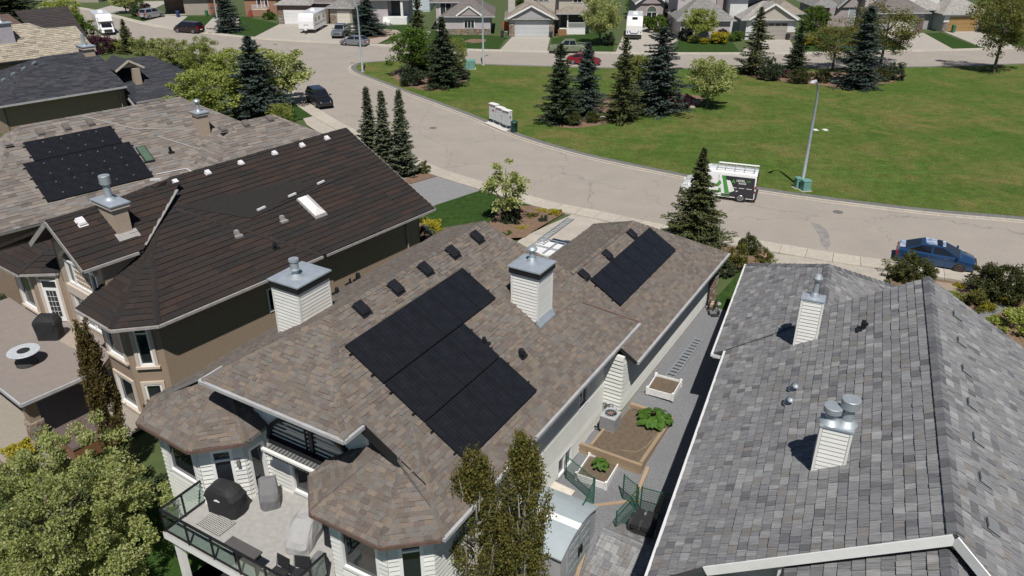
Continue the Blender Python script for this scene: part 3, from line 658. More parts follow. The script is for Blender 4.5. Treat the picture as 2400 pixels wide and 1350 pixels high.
def panel_mesh(w, l, split=True):
    B = MB(); B.bx(0, w, 0, l, -.035, -.003)
    f = .018
    for x0, x1, y0, y1 in ((0, w, 0, f), (0, w, l - f, l), (0, f, f, l - f), (w - f, w, f, l - f)): B.bx(x0, x1, y0, y1, -.003, .004)
    if split: B.bx(f, w - f, l / 2 - .008, l / 2 + .008, -.003, -.001)
    B.poly([(f, f, -.0015), (w - f, f, -.0015), (w - f, l - f, -.0015), (f, l - f, -.0015)], 1)
    o = B.build('solar_panel', [M_pframe, M_cell], None, uv=True); me = o.data; bpy.data.objects.remove(o); return me
def array(label, org, rz, rows, w, l, fz, L, slope, dz=.13, gapc=.012, rail=True, group=None, clamps=False):
    """rows: (first p, count, upper q, lower q)"""
    o0 = L(rows[0][0], rows[0][3], fz(rows[0][0], rows[0][3])); ca, sa = math.cos(rz), math.sin(rz)
    loc = (org[0] + o0[0] * ca - o0[1] * sa, org[1] + o0[0] * sa + o0[1] * ca, o0[2])
    t = thing('solar_array', label, 'solar panels', loc, rz, group); me = panel_mesh(w - gapc, l)
    c = 1 / math.sqrt(1 + slope ** 2); s = slope * c
    for p0, n, qu, ql in rows:
        for i in range(n):
            q = L(p0 + i * w, ql, fz(p0, ql)); o = link('solar_panel', me, t)
            M = Matrix(((0, -c, s, q[0] - o0[0] + s * dz), (1, 0, 0, q[1] - o0[1]), (0, s, c, q[2] - o0[2] + c * dz), (0, 0, 0, 1))); o.matrix_basis = M
        for k in (.22, .78):
            B = MB(); qq = ql + (qu - ql) * k; a = L(p0 - .12, qq, fz(p0, qq) + .08); b = L(p0 + n * w + .12, qq, fz(p0, qq) + .08); o0v = Vector(o0)
            B.beam(Vector(a) - o0v, Vector(b) - o0v, .05, .06); B.build('mounting_rail', M_blk, t)
        if clamps:
            for i in range(n + 1):
                for k in (.22, .78):
                    qq = ql + (qu - ql) * k; a = Vector(L(p0 + i * w, qq, fz(p0, qq) + dz + .03)) - Vector(o0); MB().bx(a.x - .035, a.x + .035, a.y - .035, a.y + .035, a.z - .02, a.z + .03).build('clamp', M_clamp, t)
    return t
PW, PL = 1.237, 1.93
array('large black solar array of three rows on the tan shingle roof', HO, HR, [(17.36, 6, -17.22, -15.56), (17.36, 4, -15.52, -13.86), (17.36, 4, -13.83, -12.17)], PW, PL, zr, L, S)
array('single row of six black solar panels on the garage roof nearest the street', HO, HR, [(30.45, 6, -13.82, -12.22)], 1.232, 1.88, zg, L, S)

# ---------------------------------------------------------------- deck
M_deckv = mat('grey_deck_vinyl', (.38, .37, .355), (.29, .285, .275), rough=.7, scale=5, detail=8)
def clearglass():
    m = bpy.data.materials.new('clear_glass'); m.use_nodes = True; n = m.node_tree.nodes; l = m.node_tree.links; n.remove(n['Principled BSDF'])
    a = n.new('ShaderNodeBsdfTransparent'); a.inputs[0].default_value = (.86, .92, .9, 1); g = n.new('ShaderNodeBsdfGlossy'); g.inputs['Roughness'].default_value = .03
    x = n.new('ShaderNodeMixShader'); x.inputs[0].default_value = .12; l.new(a.outputs[0], x.inputs[1]); l.new(g.outputs[0], x.inputs[2]); l.new(x.outputs[0], n['Material Output'].inputs[0]); return m
M_clear = clearglass()
dk = link('deck', None, H)
B = MB(); B.prism([L(12.05, -22.05)[:2], L(12.05, -15.3)[:2], L(13.75, -15.25)[:2], L(15.0, -16.4)[:2], L(16.0, -16.4)[:2], L(16.0, -20.6)[:2], L(15.05, -20.65)[:2], L(13.9, -21.85)[:2], L(13.9, -22.05)[:2]], -.3, 0, mt=1); B.build('deck_floor', [M_frame, M_deckv], dk)
B = MB()
for q in (-21.8, -15.6): x, y, _ = L(12.4, q); B.bx(x - .12, x + .12, y - .12, y + .12, -2.8, -.3); B.build('deck_post', M_white, dk); B = MB()
def glass_rail(parent, a, b, n, z=0, h=1.05):
    a = Vector(a); b = Vector(b); d = (b - a) / n; r = link('deck_railing', None, parent)
    MB().beam(a + Vector((0, 0, z + h)), b + Vector((0, 0, z + h)), .09, .05).build('top_rail', M_blk, r); MB().beam(a + Vector((0, 0, z + .09)), b + Vector((0, 0, z + .09)), .05, .05).build('bottom_rail', M_blk, r)
    for i in range(n + 1): p = a + d * i; MB().bx(p.x - .03, p.x + .03, p.y - .03, p.y + .03, z, z + h).build('post', M_blk, r)
    for i in range(n): MB().beam(a + d * (i + .04) + Vector((0, 0, z + .56)), a + d * (i + .96) + Vector((0, 0, z + .56)), .012, .86).build('glass_pane', M_clear, r)
glass_rail(H, L(12.12, -21.98), L(12.12, -15.4), 5); glass_rail(H, L(12.12, -21.98), L(13.95, -21.98), 2); glass_rail(H, L(12.12, -15.4), L(13.6, -15.4), 2)
def lump(name, label, cat, L, p, q, z, rings, m, HO, HR, rz=0, group=None):
    """draped cover: rings = (height, half length, half width, taper corner)"""
    l = L(p, q); ca, sa = math.cos(HR), math.sin(HR); loc = (HO[0] + l[0] * ca - l[1] * sa, HO[1] + l[0] * sa + l[1] * ca, z)
    t = thing(name, label, cat, loc, HR + rz, group); B = MB(); n = 28
    for (h, a, b, dx) in rings:
        for j in range(n):
            t_ = 2 * math.pi * j / n; e = .5; x = math.copysign(abs(math.cos(t_)) ** e, math.cos(t_)) * a; y = math.copysign(abs(math.sin(t_)) ** e, math.sin(t_)) * b; w = .035 * math.sin(5 * t_ + h * 7) + .02 * math.sin(11 * t_ + 3 * a)
            B.v.append((x * (1 + w) + dx, y * (1 + w), h + .02 * math.sin(3 * t_ + a)))
    for i in range(len(rings) - 1):
        for j in range(n): q_ = (j + 1) % n; B.f.append((i * n + j, i * n + q_, i * n + n + q_, i * n + n + j)); B.m.append(0)
    B.f.append(tuple(range((len(rings) - 1) * n, len(rings) * n))); B.m.append(0)
    B.build('cover', m, t); return t
M_cblk = mat('black_cover', (.02, .02, .022), (.014, .014, .016), rough=.75); M_cgry = mat('grey_cover', (.17, .17, .175), (.14, .14, .145), rough=.85); M_clgt = mat('light_grey_cover', (.36, .36, .36), (.31, .31, .31), rough=.85)
t = lump('covered_barbecue', 'black covered barbecue with a small pale emblem on the grey deck', 'barbecue', L, 14.1, -20.9, 0, [(0.02, .72, .42, 0), (.5, .74, .43, 0), (.85, .78, .44, 0), (1.05, .62, .4, 0), (1.22, .38, .3, 0), (1.25, .3, .24, 0)], M_cblk, HO, HR, rz=.15)
B = MB(); B.prism([(-.13, -.47), (.13, -.47), (.13, -.45), (-.13, -.45)], .76, .80); B.prism([(-.05, -.47), (.05, -.47), (.05, -.45), (-.05, -.45)], .8, .84); B.build('emblem', M_white, t)
lump('covered_chair', 'dark grey covered patio chair beside the black barbecue', 'covered chair', L, 15.15, -19.75, 0, [(.02, .4, .38, 0), (.45, .42, .38, 0), (.7, .36, .36, .05), (1.05, .16, .33, .2), (1.1, .1, .28, .22)], M_cgry, HO, HR, rz=2.4)
lump('covered_sofa', 'light grey covered patio sofa under the edge of the right bay roof', 'covered sofa', L, 14.45, -17.3, 0, [(.02, .8, .5, 0), (.3, .82, .5, 0), (.5, .7, .46, .02), (.85, .4, .4, .2), (.95, .26, .3, .26)], M_clgt, HO, HR, rz=1.9)
lump('covered_stool', 'small dark grey covered stool at the end of the deck sofa', 'covered stool', L, 13.6, -15.75, 0, [(.02, .26, .26, 0), (.5, .27, .27, 0), (.75, .18, .22, 0)], M_cgry, HO, HR)
def place(L, HO, HR, p, q, z): l = L(p, q); ca, sa = math.cos(HR), math.sin(HR); return (HO[0] + l[0] * ca - l[1] * sa, HO[1] + l[0] * sa + l[1] * ca, z)
t = thing('planter_table', 'narrow dark bar table fixed inside the deck railing, bird ornament by it', 'table', place(L, HO, HR, 12.3, -18.0, 0), HR)
MB().bx(-.72, .72, -.15, .28, .98, 1.04).build('table_top', mat('dark_grey_slats', (.09, .085, .085)), t)
for x in (-.5, .5): MB().bx(x - .03, x + .03, .02, .08, 0, .98).build('leg', M_blk, t)
for x in (-.35, .35): MB().bx(x - .3, x + .3, .05, .25, .75, .93).build('tray', mat('dark_tray', (.04, .04, .04)), t)
mt = thing('door_mat', 'black and white lattice mat in front of the barbecue', 'mat', place(L, HO, HR, 13.35, -20.7, .01), HR); B = MB(); B.bx(-.62, .62, -.4, .4, 0, .012); B.build('backing', M_blk, mt); B = MB()
for i in range(16): B.bx(-.6 + i * .078, -.57 + i * .078, -.39, .39, .012, .02)
for i in range(10): B.bx(-.61, .61, -.38 + i * .08, -.355 + i * .08, .0125, .0205)
B.build('lattice', mat('pale_mat_lines', (.45, .44, .42)), mt, kind='stuff')
for k, (p, q) in enumerate(((12.55, -16.6), (12.9, -15.95))):
    t = thing('wire_chair', ('wire patio chair against the deck front railing', 'wire patio chair in the right corner of the deck')[k], 'chair', place(L, HO, HR, p, q, 0), HR + .4 * k)
    B = MB(); B.tube([(-.28, -.25, 0), (-.3, -.25, .45), (-.3, .2, .46), (-.28, .3, .95), (.28, .3, .95), (.3, .2, .46), (.3, -.25, .45), (.28, -.25, 0)], .016, 6); B.tube([(-.3, -.25, .45), (.3, -.25, .45)], .014, 5); B.tube([(-.29, .2, .44), (-.29, .34, 0)], .016, 5); B.tube([(.29, .2, .44), (.29, .34, 0)], .016, 5); B.build('frame', M_blk, t)
    B = MB(); B.bx(-.28, .28, -.24, .2, .45, .47); B.hexa([(-.27, .21, .5), (.27, .21, .5), (.27, .24, .5), (-.27, .24, .5), (-.26, .28, .92), (.26, .28, .92), (.26, .31, .92), (-.26, .31, .92)]); B.build('seat', M_cblk, t)
wl_ = link('wall_lamp', None, H); rr = Run(xy(13.95, -21.8), xy(15.05, -20.65)); B = MB(); rr.box(B, 1.3, 1.42, 1.7, 1.95, .03, .2); B.build('lamp_body', M_cgry, wl_)
# ---------------------------------------------------------------- right house: grey shake roof
M_shk = [mat('shake_' + n, c, tuple(x * .5 for x in c), rough=.9, scale=2.6, stretch=(1, 11, 1), isl=.1, detail=5, spec=.25) for n, c in dict(ash=(.27, .272, .28), slate=(.235, .238, .248), pale=(.335, .335, .337), brown=(.245, .232, .222), dark=(.165, .168, .18)).items()]
H2, L2, HO2, HR2 = house('shake_house', 'long house with weathered grey shake roof and two white boxed chimneys', 23, 27, 3)
s2 = .6
za = lambda p, q: 3 + s2 * (q + 2.85); zb = lambda p, q: 3 + s2 * (11.4 - q)
RQ2 = 4.275; RZ2 = za(0, RQ2)
A_ = lambda p, q, d=0: L2(p, q, za(p, q) + d); B_ = lambda p, q, d=0: L2(p, q, zb(p, q) + d)
W_ = lambda p, q, d=0: L2(p, q, 2.78 + s2 * (q + 3.36) + d)
WQ, WZ = .65, 2.78 + s2 * 4.01
wz = lambda q: WZ - s2 * (q - WQ)
mA = [A_(17.1, RQ2), A_(17.1, -1.35), A_(16.75, -2.85), A_(31.5, -2.85), A_(31.5, .78), A_(32.2, .9), A_(32.2, RQ2)]
mB = [B_(32.2, RQ2), B_(32.2, 11.4), B_(14, 11.4), B_(14, 8.5), B_(17.1, RQ2)]
wA = [W_(30.67, -3.36), W_(40.66, -3.36), L2(36.65, WQ, WZ), W_(31.45, WQ), W_(30.9, -1.2)]
wB = [L2(36.65, WQ, WZ), L2(40.66, 4.66, 2.78), L2(32.2, 4.66, 2.78), L2(31.6, 1.0, wz(1.0)), W_(31.45, WQ)]
wF = [L2(40.66, -3.36, 2.78), L2(40.66, 4.66, 2.78), L2(36.65, WQ, WZ)]
# lower rear roof tucked under the gable
zlow = lambda q: 2.4 + s2 * (q + 2.85)
lA = [L2(17.3, .75, zlow(.75)), L2(17.3, 4.25, zlow(4.25)), L2(11, 4.25, zlow(4.25)), L2(11, .75, zlow(.75))]
lB = [L2(17.3, 4.25, zlow(4.25)), L2(17.3, 9.0, zlow(4.25) - s2 * 4.75), L2(11, 9.0, zlow(4.25) - s2 * 4.75), L2(11, 4.25, zlow(4.25))]
lC = [L2(17.35, -1.3, 3.35), L2(17.35, .68, 3.35), L2(14.6, .68, 2.2), L2(14.6, -1.3, 2.2)]
dark_edge = mat('dark_roof_edge', (.06, .06, .065))
roofslab(H2, [mA, mB, wA, wB, wF], dark_edge, th=.16); roofslab(H2, [lA], dark_edge, name='lower_roof', th=.12); roofslab(H2, [lB], dark_edge, name='lower_roof', th=.12); roofslab(H2, [lC], dark_edge, name='porch_roof', th=.1)
CV = Cover('shake', M_shk, [3, 3, 1.1, .6, .5])
kw = dict(wid=(.2, .42), th=(.028, .036, .05), gap=.022)
CV.plane(mA, expo=.3, **kw); CV.plane(mB, expo=.3, **kw); CV.plane(wA, expo=.28, **kw); CV.plane(wB, expo=.3, **kw); CV.plane(wF, expo=.5, **kw); CV.plane(lA, expo=.36, **kw); CV.plane(lB, expo=.36, **kw); CV.plane(lC, expo=.34, **kw)
CV.finish(H2, HO2, HR2)
B = MB()
for a, b in ((A_(17.1, RQ2, .03), A_(32.2, RQ2, .03)), (W_(31.6, WQ, .03), L2(36.65, WQ, WZ + .03)), (L2(36.65, WQ, WZ + .03), L2(40.6, -3.3, 2.84)), (L2(36.65, WQ, WZ + .03), L2(40.6, 4.6, 2.84)), (lA[2], lA[1])): ridgecap(B, a, b, w=.2, L=.36, th=.045, drop=s2 * .8, m=[1, 4])
B.build('ridge_cap', M_shk, H2, kind='stuff')
fascia(H2, [A_(17.08, RQ2, -.02), A_(17.08, -1.3, -.02)], M_white, h=.3, w=.05, name='rake_board'); fascia(H2, [B_(17.08, RQ2, -.02), B_(14.0, 8.5, -.02), B_(14, 11.4, -.02)], M_white, h=.3, w=.05, name='rake_board')
M_wg = mat('white_gutter', (.7, .7, .7), (.6, .6, .6), rough=.4)
gutter(H2, [L2(15.9, -2.91, 2.93), L2(31.3, -2.91, 2.93)], M_wg); gutter(H2, [L2(30.6, -3.42, 2.71), L2(40.7, -3.42, 2.71)], M_wg)
B = MB(); B.poly([L2(30.64, -3.42, 2.78), L2(30.64, -2.6, 2.72), L2(30.64, -2.6, 2.5), L2(30.64, -3.42, 2.62)]); B.slab([L2(30.66, -3.4, 2.6), L2(31.3, -3.4, 2.6), L2(31.3, -2.5, 2.6), L2(30.66, -2.5, 2.6)], (0, 0, -.05)); B.build('eave_return', M_wg, H2)
xy2 = lambda p, q: L2(p, q)[:2]
M_w2 = mat('cream_siding', (.55, .54, .5), (.5, .49, .45), rough=.7)  # one even cream tone for every wall of this house
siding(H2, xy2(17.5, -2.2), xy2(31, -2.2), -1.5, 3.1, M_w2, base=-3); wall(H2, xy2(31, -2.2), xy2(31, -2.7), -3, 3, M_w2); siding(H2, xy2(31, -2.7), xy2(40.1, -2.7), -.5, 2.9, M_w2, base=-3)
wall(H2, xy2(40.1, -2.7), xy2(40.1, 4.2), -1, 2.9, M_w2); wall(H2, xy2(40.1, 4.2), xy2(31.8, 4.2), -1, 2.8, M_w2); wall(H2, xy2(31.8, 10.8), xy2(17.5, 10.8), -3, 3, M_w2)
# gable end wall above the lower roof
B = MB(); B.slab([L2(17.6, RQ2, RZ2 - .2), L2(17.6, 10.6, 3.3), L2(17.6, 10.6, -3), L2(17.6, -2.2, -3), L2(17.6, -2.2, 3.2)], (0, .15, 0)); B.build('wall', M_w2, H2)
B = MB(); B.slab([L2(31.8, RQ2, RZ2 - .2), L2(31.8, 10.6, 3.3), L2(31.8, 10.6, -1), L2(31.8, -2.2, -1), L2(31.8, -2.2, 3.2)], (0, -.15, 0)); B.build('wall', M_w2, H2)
siding(H2, xy2(11.3, .95), xy2(17.5, .95), -2, zlow(.75) - .1, M_w2, base=-3) if False else wall(H2, xy2(11.3, 1.1), xy2(17.5, 1.1), -3, zlow(1.1) - .15, M_w2)
downspout(H2, xy2(17.25, .62), -2, zlow(.75) + .2, M_wg)
ch = chimney(H2, L2, 29.45, -.17, 30.0, .62, 4.2, 6.75, M_sideD, band=None, band_h=.05, cap_o=.05); flue(ch, L2(29.75, .25, 6.78), .1, 1.0, 'mush', M_steel)
ch = chimney(H2, L2, 20.7, 1.05, 21.25, 1.88, 5.0, 7.05, M_sideD, band=None, band_h=.05, cap_o=.06); flue(ch, L2(20.95, 1.27, 7.08), .17, .55, 'flat', M_steel); flue(ch, L2(21.05, 1.7, 7.08), .17, .85, 'flat', M_steel)
pipevent(H2, A_(29.2, 2.15), M_blk, .09, .4)
for p, q in ((25.9, .1), (25.0, 0.02)): B = MB(); x, y, z = A_(p, q); B.lathe([(.2, 0), (.13, .05), (.12, .3)], (x, y, z), 12); B.tube([(x, y, z + .22), (x + .08, y - .22, z + .36)], .12, 10); B.build('elbow_vent', M_steel, H2, smooth=True)
M_wv = mat('weathered_vent', (.2, .21, .215), (.15, .155, .16))
for p in (30.3, 28.2, 26.2, 24.1, 22.2, 20.3, 18.4): boxvent(H2, B_(p, RQ2 + 1.05), (-s2, 0), M_wv, w=.34, d=.42, h=.15)
# ---------------------------------------------------------------- left neighbour: dark brown metal-shingle roof, stucco walls
M_dk = [mat('dark_tile_' + n, c, tuple(x * .75 for x in c), rough=.9, scale=7, isl=.1, detail=5, spec=.25) for n, c in dict(umber=(.034, .027, .025), rust=(.044, .03, .025), char=(.029, .026, .026), brown=(.038, .029, .026)).items()]
M_stucco = mat('tan_stucco', (.31, .235, .175), (.27, .205, .15), rough=.95, scale=9, bump=.35)
M_stuccol = mat('pale_stucco', (.42, .34, .26), (.37, .3, .23), rough=.95, scale=9, bump=.2)
M_trim = mat('cream_stucco_trim', (.56, .48, .4), (.5, .43, .36), rough=.9)
M_gutd = mat('grey_taupe_gutter', (.36, .34, .33), (.27, .255, .25), rough=.45)
H3, L3, HO3, HR3 = house('brown_roof_house', 'tan stucco house with dark brown panelled roof and curved window gable', 37.5, 24, -39)
s3 = .5
zd = lambda p, q: 3 + s3 * (-32.3 - q); zk = lambda p, q: 3 + s3 * (p - 13.6)
D_ = lambda p, q, d=0: L3(p, q, zd(p, q) + d); K_ = lambda p, q, d=0: L3(p, q, zk(p, q) + d)
DQ, DZ = -40.0, 6.85
Mh = (17.5, -36.2)
dR = [D_(15.14, -32.3), D_(34.05, -32.3), D_(34.05, DQ), D_(21.3, DQ), D_(*Mh)]
dK = [K_(13.6, -33.65), L3(*Mh, zd(*Mh)), L3(21.3, DQ, DZ), K_(17.5, -36.95), K_(13.6, -36.95)]; dK2 = [K_(16.6, -41.7), L3(21.3, DQ, DZ), K_(16.6, -44.7)]
dL = [L3(21.3, DQ, DZ), L3(34.05, DQ, DZ), L3(34.05, -47.7, 3), L3(13.6, -47.7, 3), L3(16.6, -44.7, 4.5)]
dD = [L3(13.6, -33.65, 3), L3(15.14, -32.3, 3), L3(*Mh, zd(*Mh))]
# gable over the curved window
gz = lambda q: 5 + .68 * (-36.35 - q); gzl = lambda q: 5 + .68 * (q + 41.75); AQ = -39.05; AZ = gz(AQ)
gp = lambda z: 13.6 + (z - 3) / s3
dG1 = [L3(14.15, -36.35, 5), L3(gp(5) - .4, -36.35, 5), L3(gp(AZ), AQ, AZ), L3(14.15, AQ, AZ)]
dG2 = [L3(14.15, AQ, AZ), L3(gp(AZ), AQ, AZ), L3(gp(5) - .4, -41.75, 5), L3(14.15, -41.75, 5)]
# left bay roof
bl = [(13.45, -47.0), (13.57, -43.2), (14.9, -41.7), (15.8, -41.75)]; bap = (16.6, -43.0, 4.5)
dB = [[L3(*a, 3), L3(*b, 3), L3(*bap)] for a, b in zip(bl, bl[1:])]
roofslab(H3, [dR, dK, dK2, dL, dD], M_dk[2], th=.15); roofslab(H3, [dG1, dG2], M_dk[2], name='gable_roof', th=.15); roofslab(H3, dB, M_dk[2], name='bay_roof', th=.15)
CV = Cover('roof_tile', M_dk, [3, 1.2, 2, 3])
for pl in (dR, dK, dK2, dD, dG1, dG2, *dB): CV.plane(pl, expo=.36, wid=(1.1, 1.4), th=(.045, .05), gap=.004)
CV.plane(dL, expo=.5, wid=(2, 3), th=(.03,))
CV.finish(H3, HO3, HR3)
B = MB()
for a, b in ((D_(21.3, DQ, .03), D_(34.05, DQ, .03)), (L3(21.3, DQ, DZ + .03), L3(*Mh, zd(*Mh) + .03)), (L3(*Mh, zd(*Mh) + .03), D_(15.14, -32.35, .05)), (L3(*Mh, zd(*Mh) + .03), K_(13.62, -33.65, .05)), (D_(20.2, -38.0, .03), D_(24.9, -32.4, .04)), (L3(14.2, AQ, AZ), L3(gp(AZ), AQ, AZ)), (L3(21.3, DQ, DZ), K_(16.6, -44.7, .05)), (L3(*bap), L3(*bl[1], 3.05)), (L3(*bap), L3(*bl[2], 3.05))): ridgecap(B, a, b, w=.16, L=.7, drop=.4, m=[0, 2])
B.build('ridge_cap', M_dk, H3, kind='stuff')
# flat-pitched saddle behind the hip and the lower ridge with slot vents
B = MB(); B.slab([D_(20.3, -38.1, .06), D_(23.2, -35.9, .09), D_(28.6, -36.7, .07), D_(27.2, -37.4, .05)], (0, 0, -.08)); B.build('saddle_roof', M_dk[2], H3)
B = MB(); ridgecap(B, D_(23.2, -36.0, .06), D_(33.9, -36.9, .03), w=.12, L=.8, drop=.3); B.build('ridge_cap', M_dk[2], H3)
M_wvent = mat('white_roof_vent', (.68, .66, .68), (.6, .58, .6), rough=.5)
def slotvent(parent, a, b): B = MB(); a = Vector(a); b = Vector(b); B.beam(a, b, .12, .1); return B.build('slot_vent', M_wvent, parent)
for p in (24.1, 26.4, 28.7): slotvent(H3, D_(p - .25, -36.15 - (p - 24) * .08, .16), D_(p + .3, -36.2 - (p - 24) * .08, .16))
slotvent(H3, D_(20.95, -39.0, .25), D_(20.75, -38.6, .22)); slotvent(H3, L3(20.9, -40.3, 6.85), L3(20.6, -40.9, 6.75))
for p in (21.3, 23.3, 25.5, 27.9, 30.0, 32.0): boxvent(H3, D_(p, -39.55), (-s3, 0), M_wvent, w=.28, d=.3, h=.19)
boxvent(H3, L3(15.5, -38.45, gz(-38.45)), (-.68, 0), M_wvent, w=.36, d=.4, h=.19)
for p, q in ((24.7, -35.2), (21.8, -35.3)): x, y, z = D_(p, q); B = MB(); B.bx(x - .25, x + .25, y - .22, y + .22, z - .1, z + .03); B.rbx((x, y), .24, .24, z, z + .28, top=.8); B.build('small_vent', M_gutd, H3)
pipevent(H3, D_(23.0, -33.8), M_blk, .1, .28)
sk = link('skylight', None, H3); B = MB(); B.hexa([D_(26.45, -36.1, 0), D_(26.45, -34.5, 0), D_(27.35, -34.5, 0), D_(27.35, -36.1, 0), D_(26.5, -36.05, .16), D_(26.5, -34.55, .16), D_(27.3, -34.55, .16), D_(27.3, -36.05, .16)]); B.build('curb', M_gutd, sk)
B = MB(); c = D_(26.9, -35.75, .42); c2_ = D_(26.9, -34.85, .42); k = [D_(26.52, -36.03, .165), D_(26.52, -34.57, .165), D_(27.28, -34.57, .165), D_(27.28, -36.03, .165)]
for f in ((k[0], k[1], c2_, c), (k[1], k[2], c2_), (k[2], k[3], c, c2_), (k[3], k[0], c)): B.poly(f)
B.build('dome', mat('milky_acrylic', (.75, .72, .7), (.7, .68, .66), rough=.25), sk)
gutter(H3, [L3(13.55, -36.9, 2.93), L3(13.55, -33.6, 2.93), L3(15.16, -32.24, 2.93), L3(24.9, -32.24, 2.93)], M_gutd); gutter(H3, [L3(25.2, -32.3, 2.9), L3(34.1, -32.3, 2.9)], M_gutd)
gutter(H3, [L3(14.15, -36.28, 4.93), L3(16.9, -36.28, 4.93)], M_gutd); gutter(H3, [L3(*c, 2.93) for c in bl], M_gutd)
fascia(H3, [L3(14.12, -36.35, 5), L3(14.12, AQ, AZ)], M_gutd, h=.24, name='rake_board'); fascia(H3, [L3(14.12, AQ, AZ), L3(14.12, -41.75, 5)], M_gutd, h=.24, name='rake_board')
fascia(H3, [L3(34.08, -32.3, 3), L3(34.08, DQ, DZ)], M_gutd, h=.2, name='rake_board')
B = MB(); B.beam(L3(gp(5) - .2, -36.5, 5.13), L3(gp(6.6), -38.65, 6.62), .16, .04); B.build('valley_flashing', mat('grey_flashing', (.27, .26, .25)), H3)
xy3 = lambda p, q: L3(p, q)[:2]
r = wall(H3, xy3(15.5, -33.1), xy3(33.4, -33.1), -3, 3.0, M_stucco, op=[(6.1, 6.75, .6, 2.0)]); window(H3, r, 6.1, 6.75, .6, 2.0, M_frame, M_glass, fr=.08)
wall(H3, xy3(33.4, -33.1), xy3(33.4, -47), -1, 3, M_stucco); B = MB(); B.slab([L3(33.4, -33.1, 2.9), L3(33.4, -47, 2.9), L3(33.4, DQ, 6.6)], (0, -.15, 0)); B.build('wall', M_stucco, H3)
downspout(H3, xy3(32.2, -33.0), -.5, 2.9, M_gutd, off=(.3, 0))
def tallwin(r, t0, t1, z0, z1, tr=True, grid=False):
    w = window(H3, r, t0, t1, z0, z1, M_frame, M_glass, fr=.1, rails=((.8,) if tr else ()), trim=M_trim)
    return w
r = wall(H3, xy3(14.35, -34.3), xy3(15.5, -33.1), -3, 3, M_stucco, op=[(.45, 1.15, .35, 2.6), (.4, 1.2, -1.8, -.7)]); tallwin(r, .45, 1.15, .35, 2.6); window(H3, r, .4, 1.2, -1.8, -.7, M_frame, M_glass, trim=M_trim)
r = wall(H3, xy3(14.35, -36.6), xy3(14.35, -34.3), -3, 3, M_stucco, op=[(.45, 1.95, .5, 2.6), (.4, 2.0, -2.4, -.7)]); tallwin(r, .45, 1.95, .5, 2.6, False); window(H3, r, .4, 2.0, -2.4, -.7, M_frame, M_glass, trim=M_trim)
wall(H3, xy3(15.1, -36.6), xy3(14.35, -36.6), -3, 3, M_stucco)
gw = 15.1
r = wall(H3, xy3(gw, -41.6), xy3(gw, -36.6), -3, 5.0, M_stuccol, op=[(.95, 4.25, 2.7, 4.4), (.95, 4.25, .35, 2.1)]); B = MB(); B.slab([L3(gw, -36.5, 4.9), L3(gw, -41.6, 4.9), L3(gw, AQ, AZ - .2)], (0, .15, 0)); B.build('wall', M_stuccol, H3)
wall(H3, xy3(gw, -36.55), xy3(18, -36.55), 2.5, 4.95, M_stucco); wall(H3, xy3(18, -41.6), xy3(gw, -41.6), 2.5, 4.95, M_stucco)
M_gwin = glass('green_reflecting_glass', (.03, .05, .035), .05)
window(H3, r, .95, 4.25, 2.7, 4.1, M_frame, M_gwin, fr=.12, bars=(.22, .78)); window(H3, r, .95, 4.25, .35, 2.1, M_frame, M_glass, fr=.12, bars=(.22, .5, .78))
B = MB()
for i in range(1, 7): t_ = 1.75 + i * .24; r.box(B, t_ - .015, t_ + .015, 2.8, 4.2, -.06, .0)
for i in range(1, 5): r.box(B, 1.7, 3.5, 2.75 + i * .3, 2.78 + i * .3, -.06, .001)
B.build('muntins', M_trim, H3)
N = 14; B = MB(); o = [(2.6 - 1.75 * math.cos(math.pi * i / N), 4.1 + .75 * math.sin(math.pi * i / N)) for i in range(N + 1)]
for (u, z), (v, y) in zip(o, o[1:]): B.beam(r.p(u, z, .06), r.p(v, y, .06), .14, .24, up=tuple(r.n))
B.build('window_trim', M_trim, H3); B = MB(); B.poly([r.p(u, z, .012) for u, z in o][::-1]); B.build('pane', M_gwin, H3)
B = MB(); r.box(B, .7, 4.5, 2.15, 2.65, 0, .16); r.box(B, .7, .93, .3, 2.15, 0, .1); r.box(B, 4.27, 4.5, .3, 2.15, 0, .1); B.build('window_trim', M_trim, H3)
r = wall(H3, xy3(14.2, -43.0), xy3(gw, -41.6), -3, 3, M_stucco, op=[(.35, 1.3, .05, 2.55)]); B = MB(); r.box(B, .35, 1.3, .05, 2.55, -.1, .03); dr = B.build('deck_door', M_frame, H3); B = MB(); r.box(B, .55, 1.1, .35, 1.9, .032, .045); r.box(B, .45, 1.2, 2.1, 2.45, .032, .045); B.build('pane', M_glass, dr)
B = MB(); [r.box(B, .55 + i * .18, .565 + i * .18, .35, 1.9, .046, .055) for i in range(1, 3)]; [r.box(B, .55, 1.1, .35 + i * .3, .365 + i * .3, .0465, .0555) for i in range(1, 5)]; B.build('muntins', M_frame, dr); B = MB(); r.box(B, .2, .35, 0, 2.7, 0, .06); r.box(B, 1.3, 1.45, 0, 2.7, 0, .06); r.box(B, .2, 1.45, 2.7, 2.85, 0, .07); B.build('door_trim', M_trim, dr)
r = wall(H3, xy3(14.2, -45.6), xy3(14.2, -43.0), -3, 3, M_stucco, op=[(.5, 2.1, .4, 2.5)]); tallwin(r, .5, 2.1, .4, 2.5, False); wall(H3, xy3(15, -47), xy3(14.2, -45.6), -3, 3, M_stucco)
ch = chimney(H3, L3, 16.6, -39.0, 17.35, -37.35, 5.4, 7.25, M_stuccol, boards=False, corner=False, band=M_trim, band_h=.22, cap_o=.16); flue(ch, L3(17.0, -38.25, 7.28), .17, 1.25, 'flat')
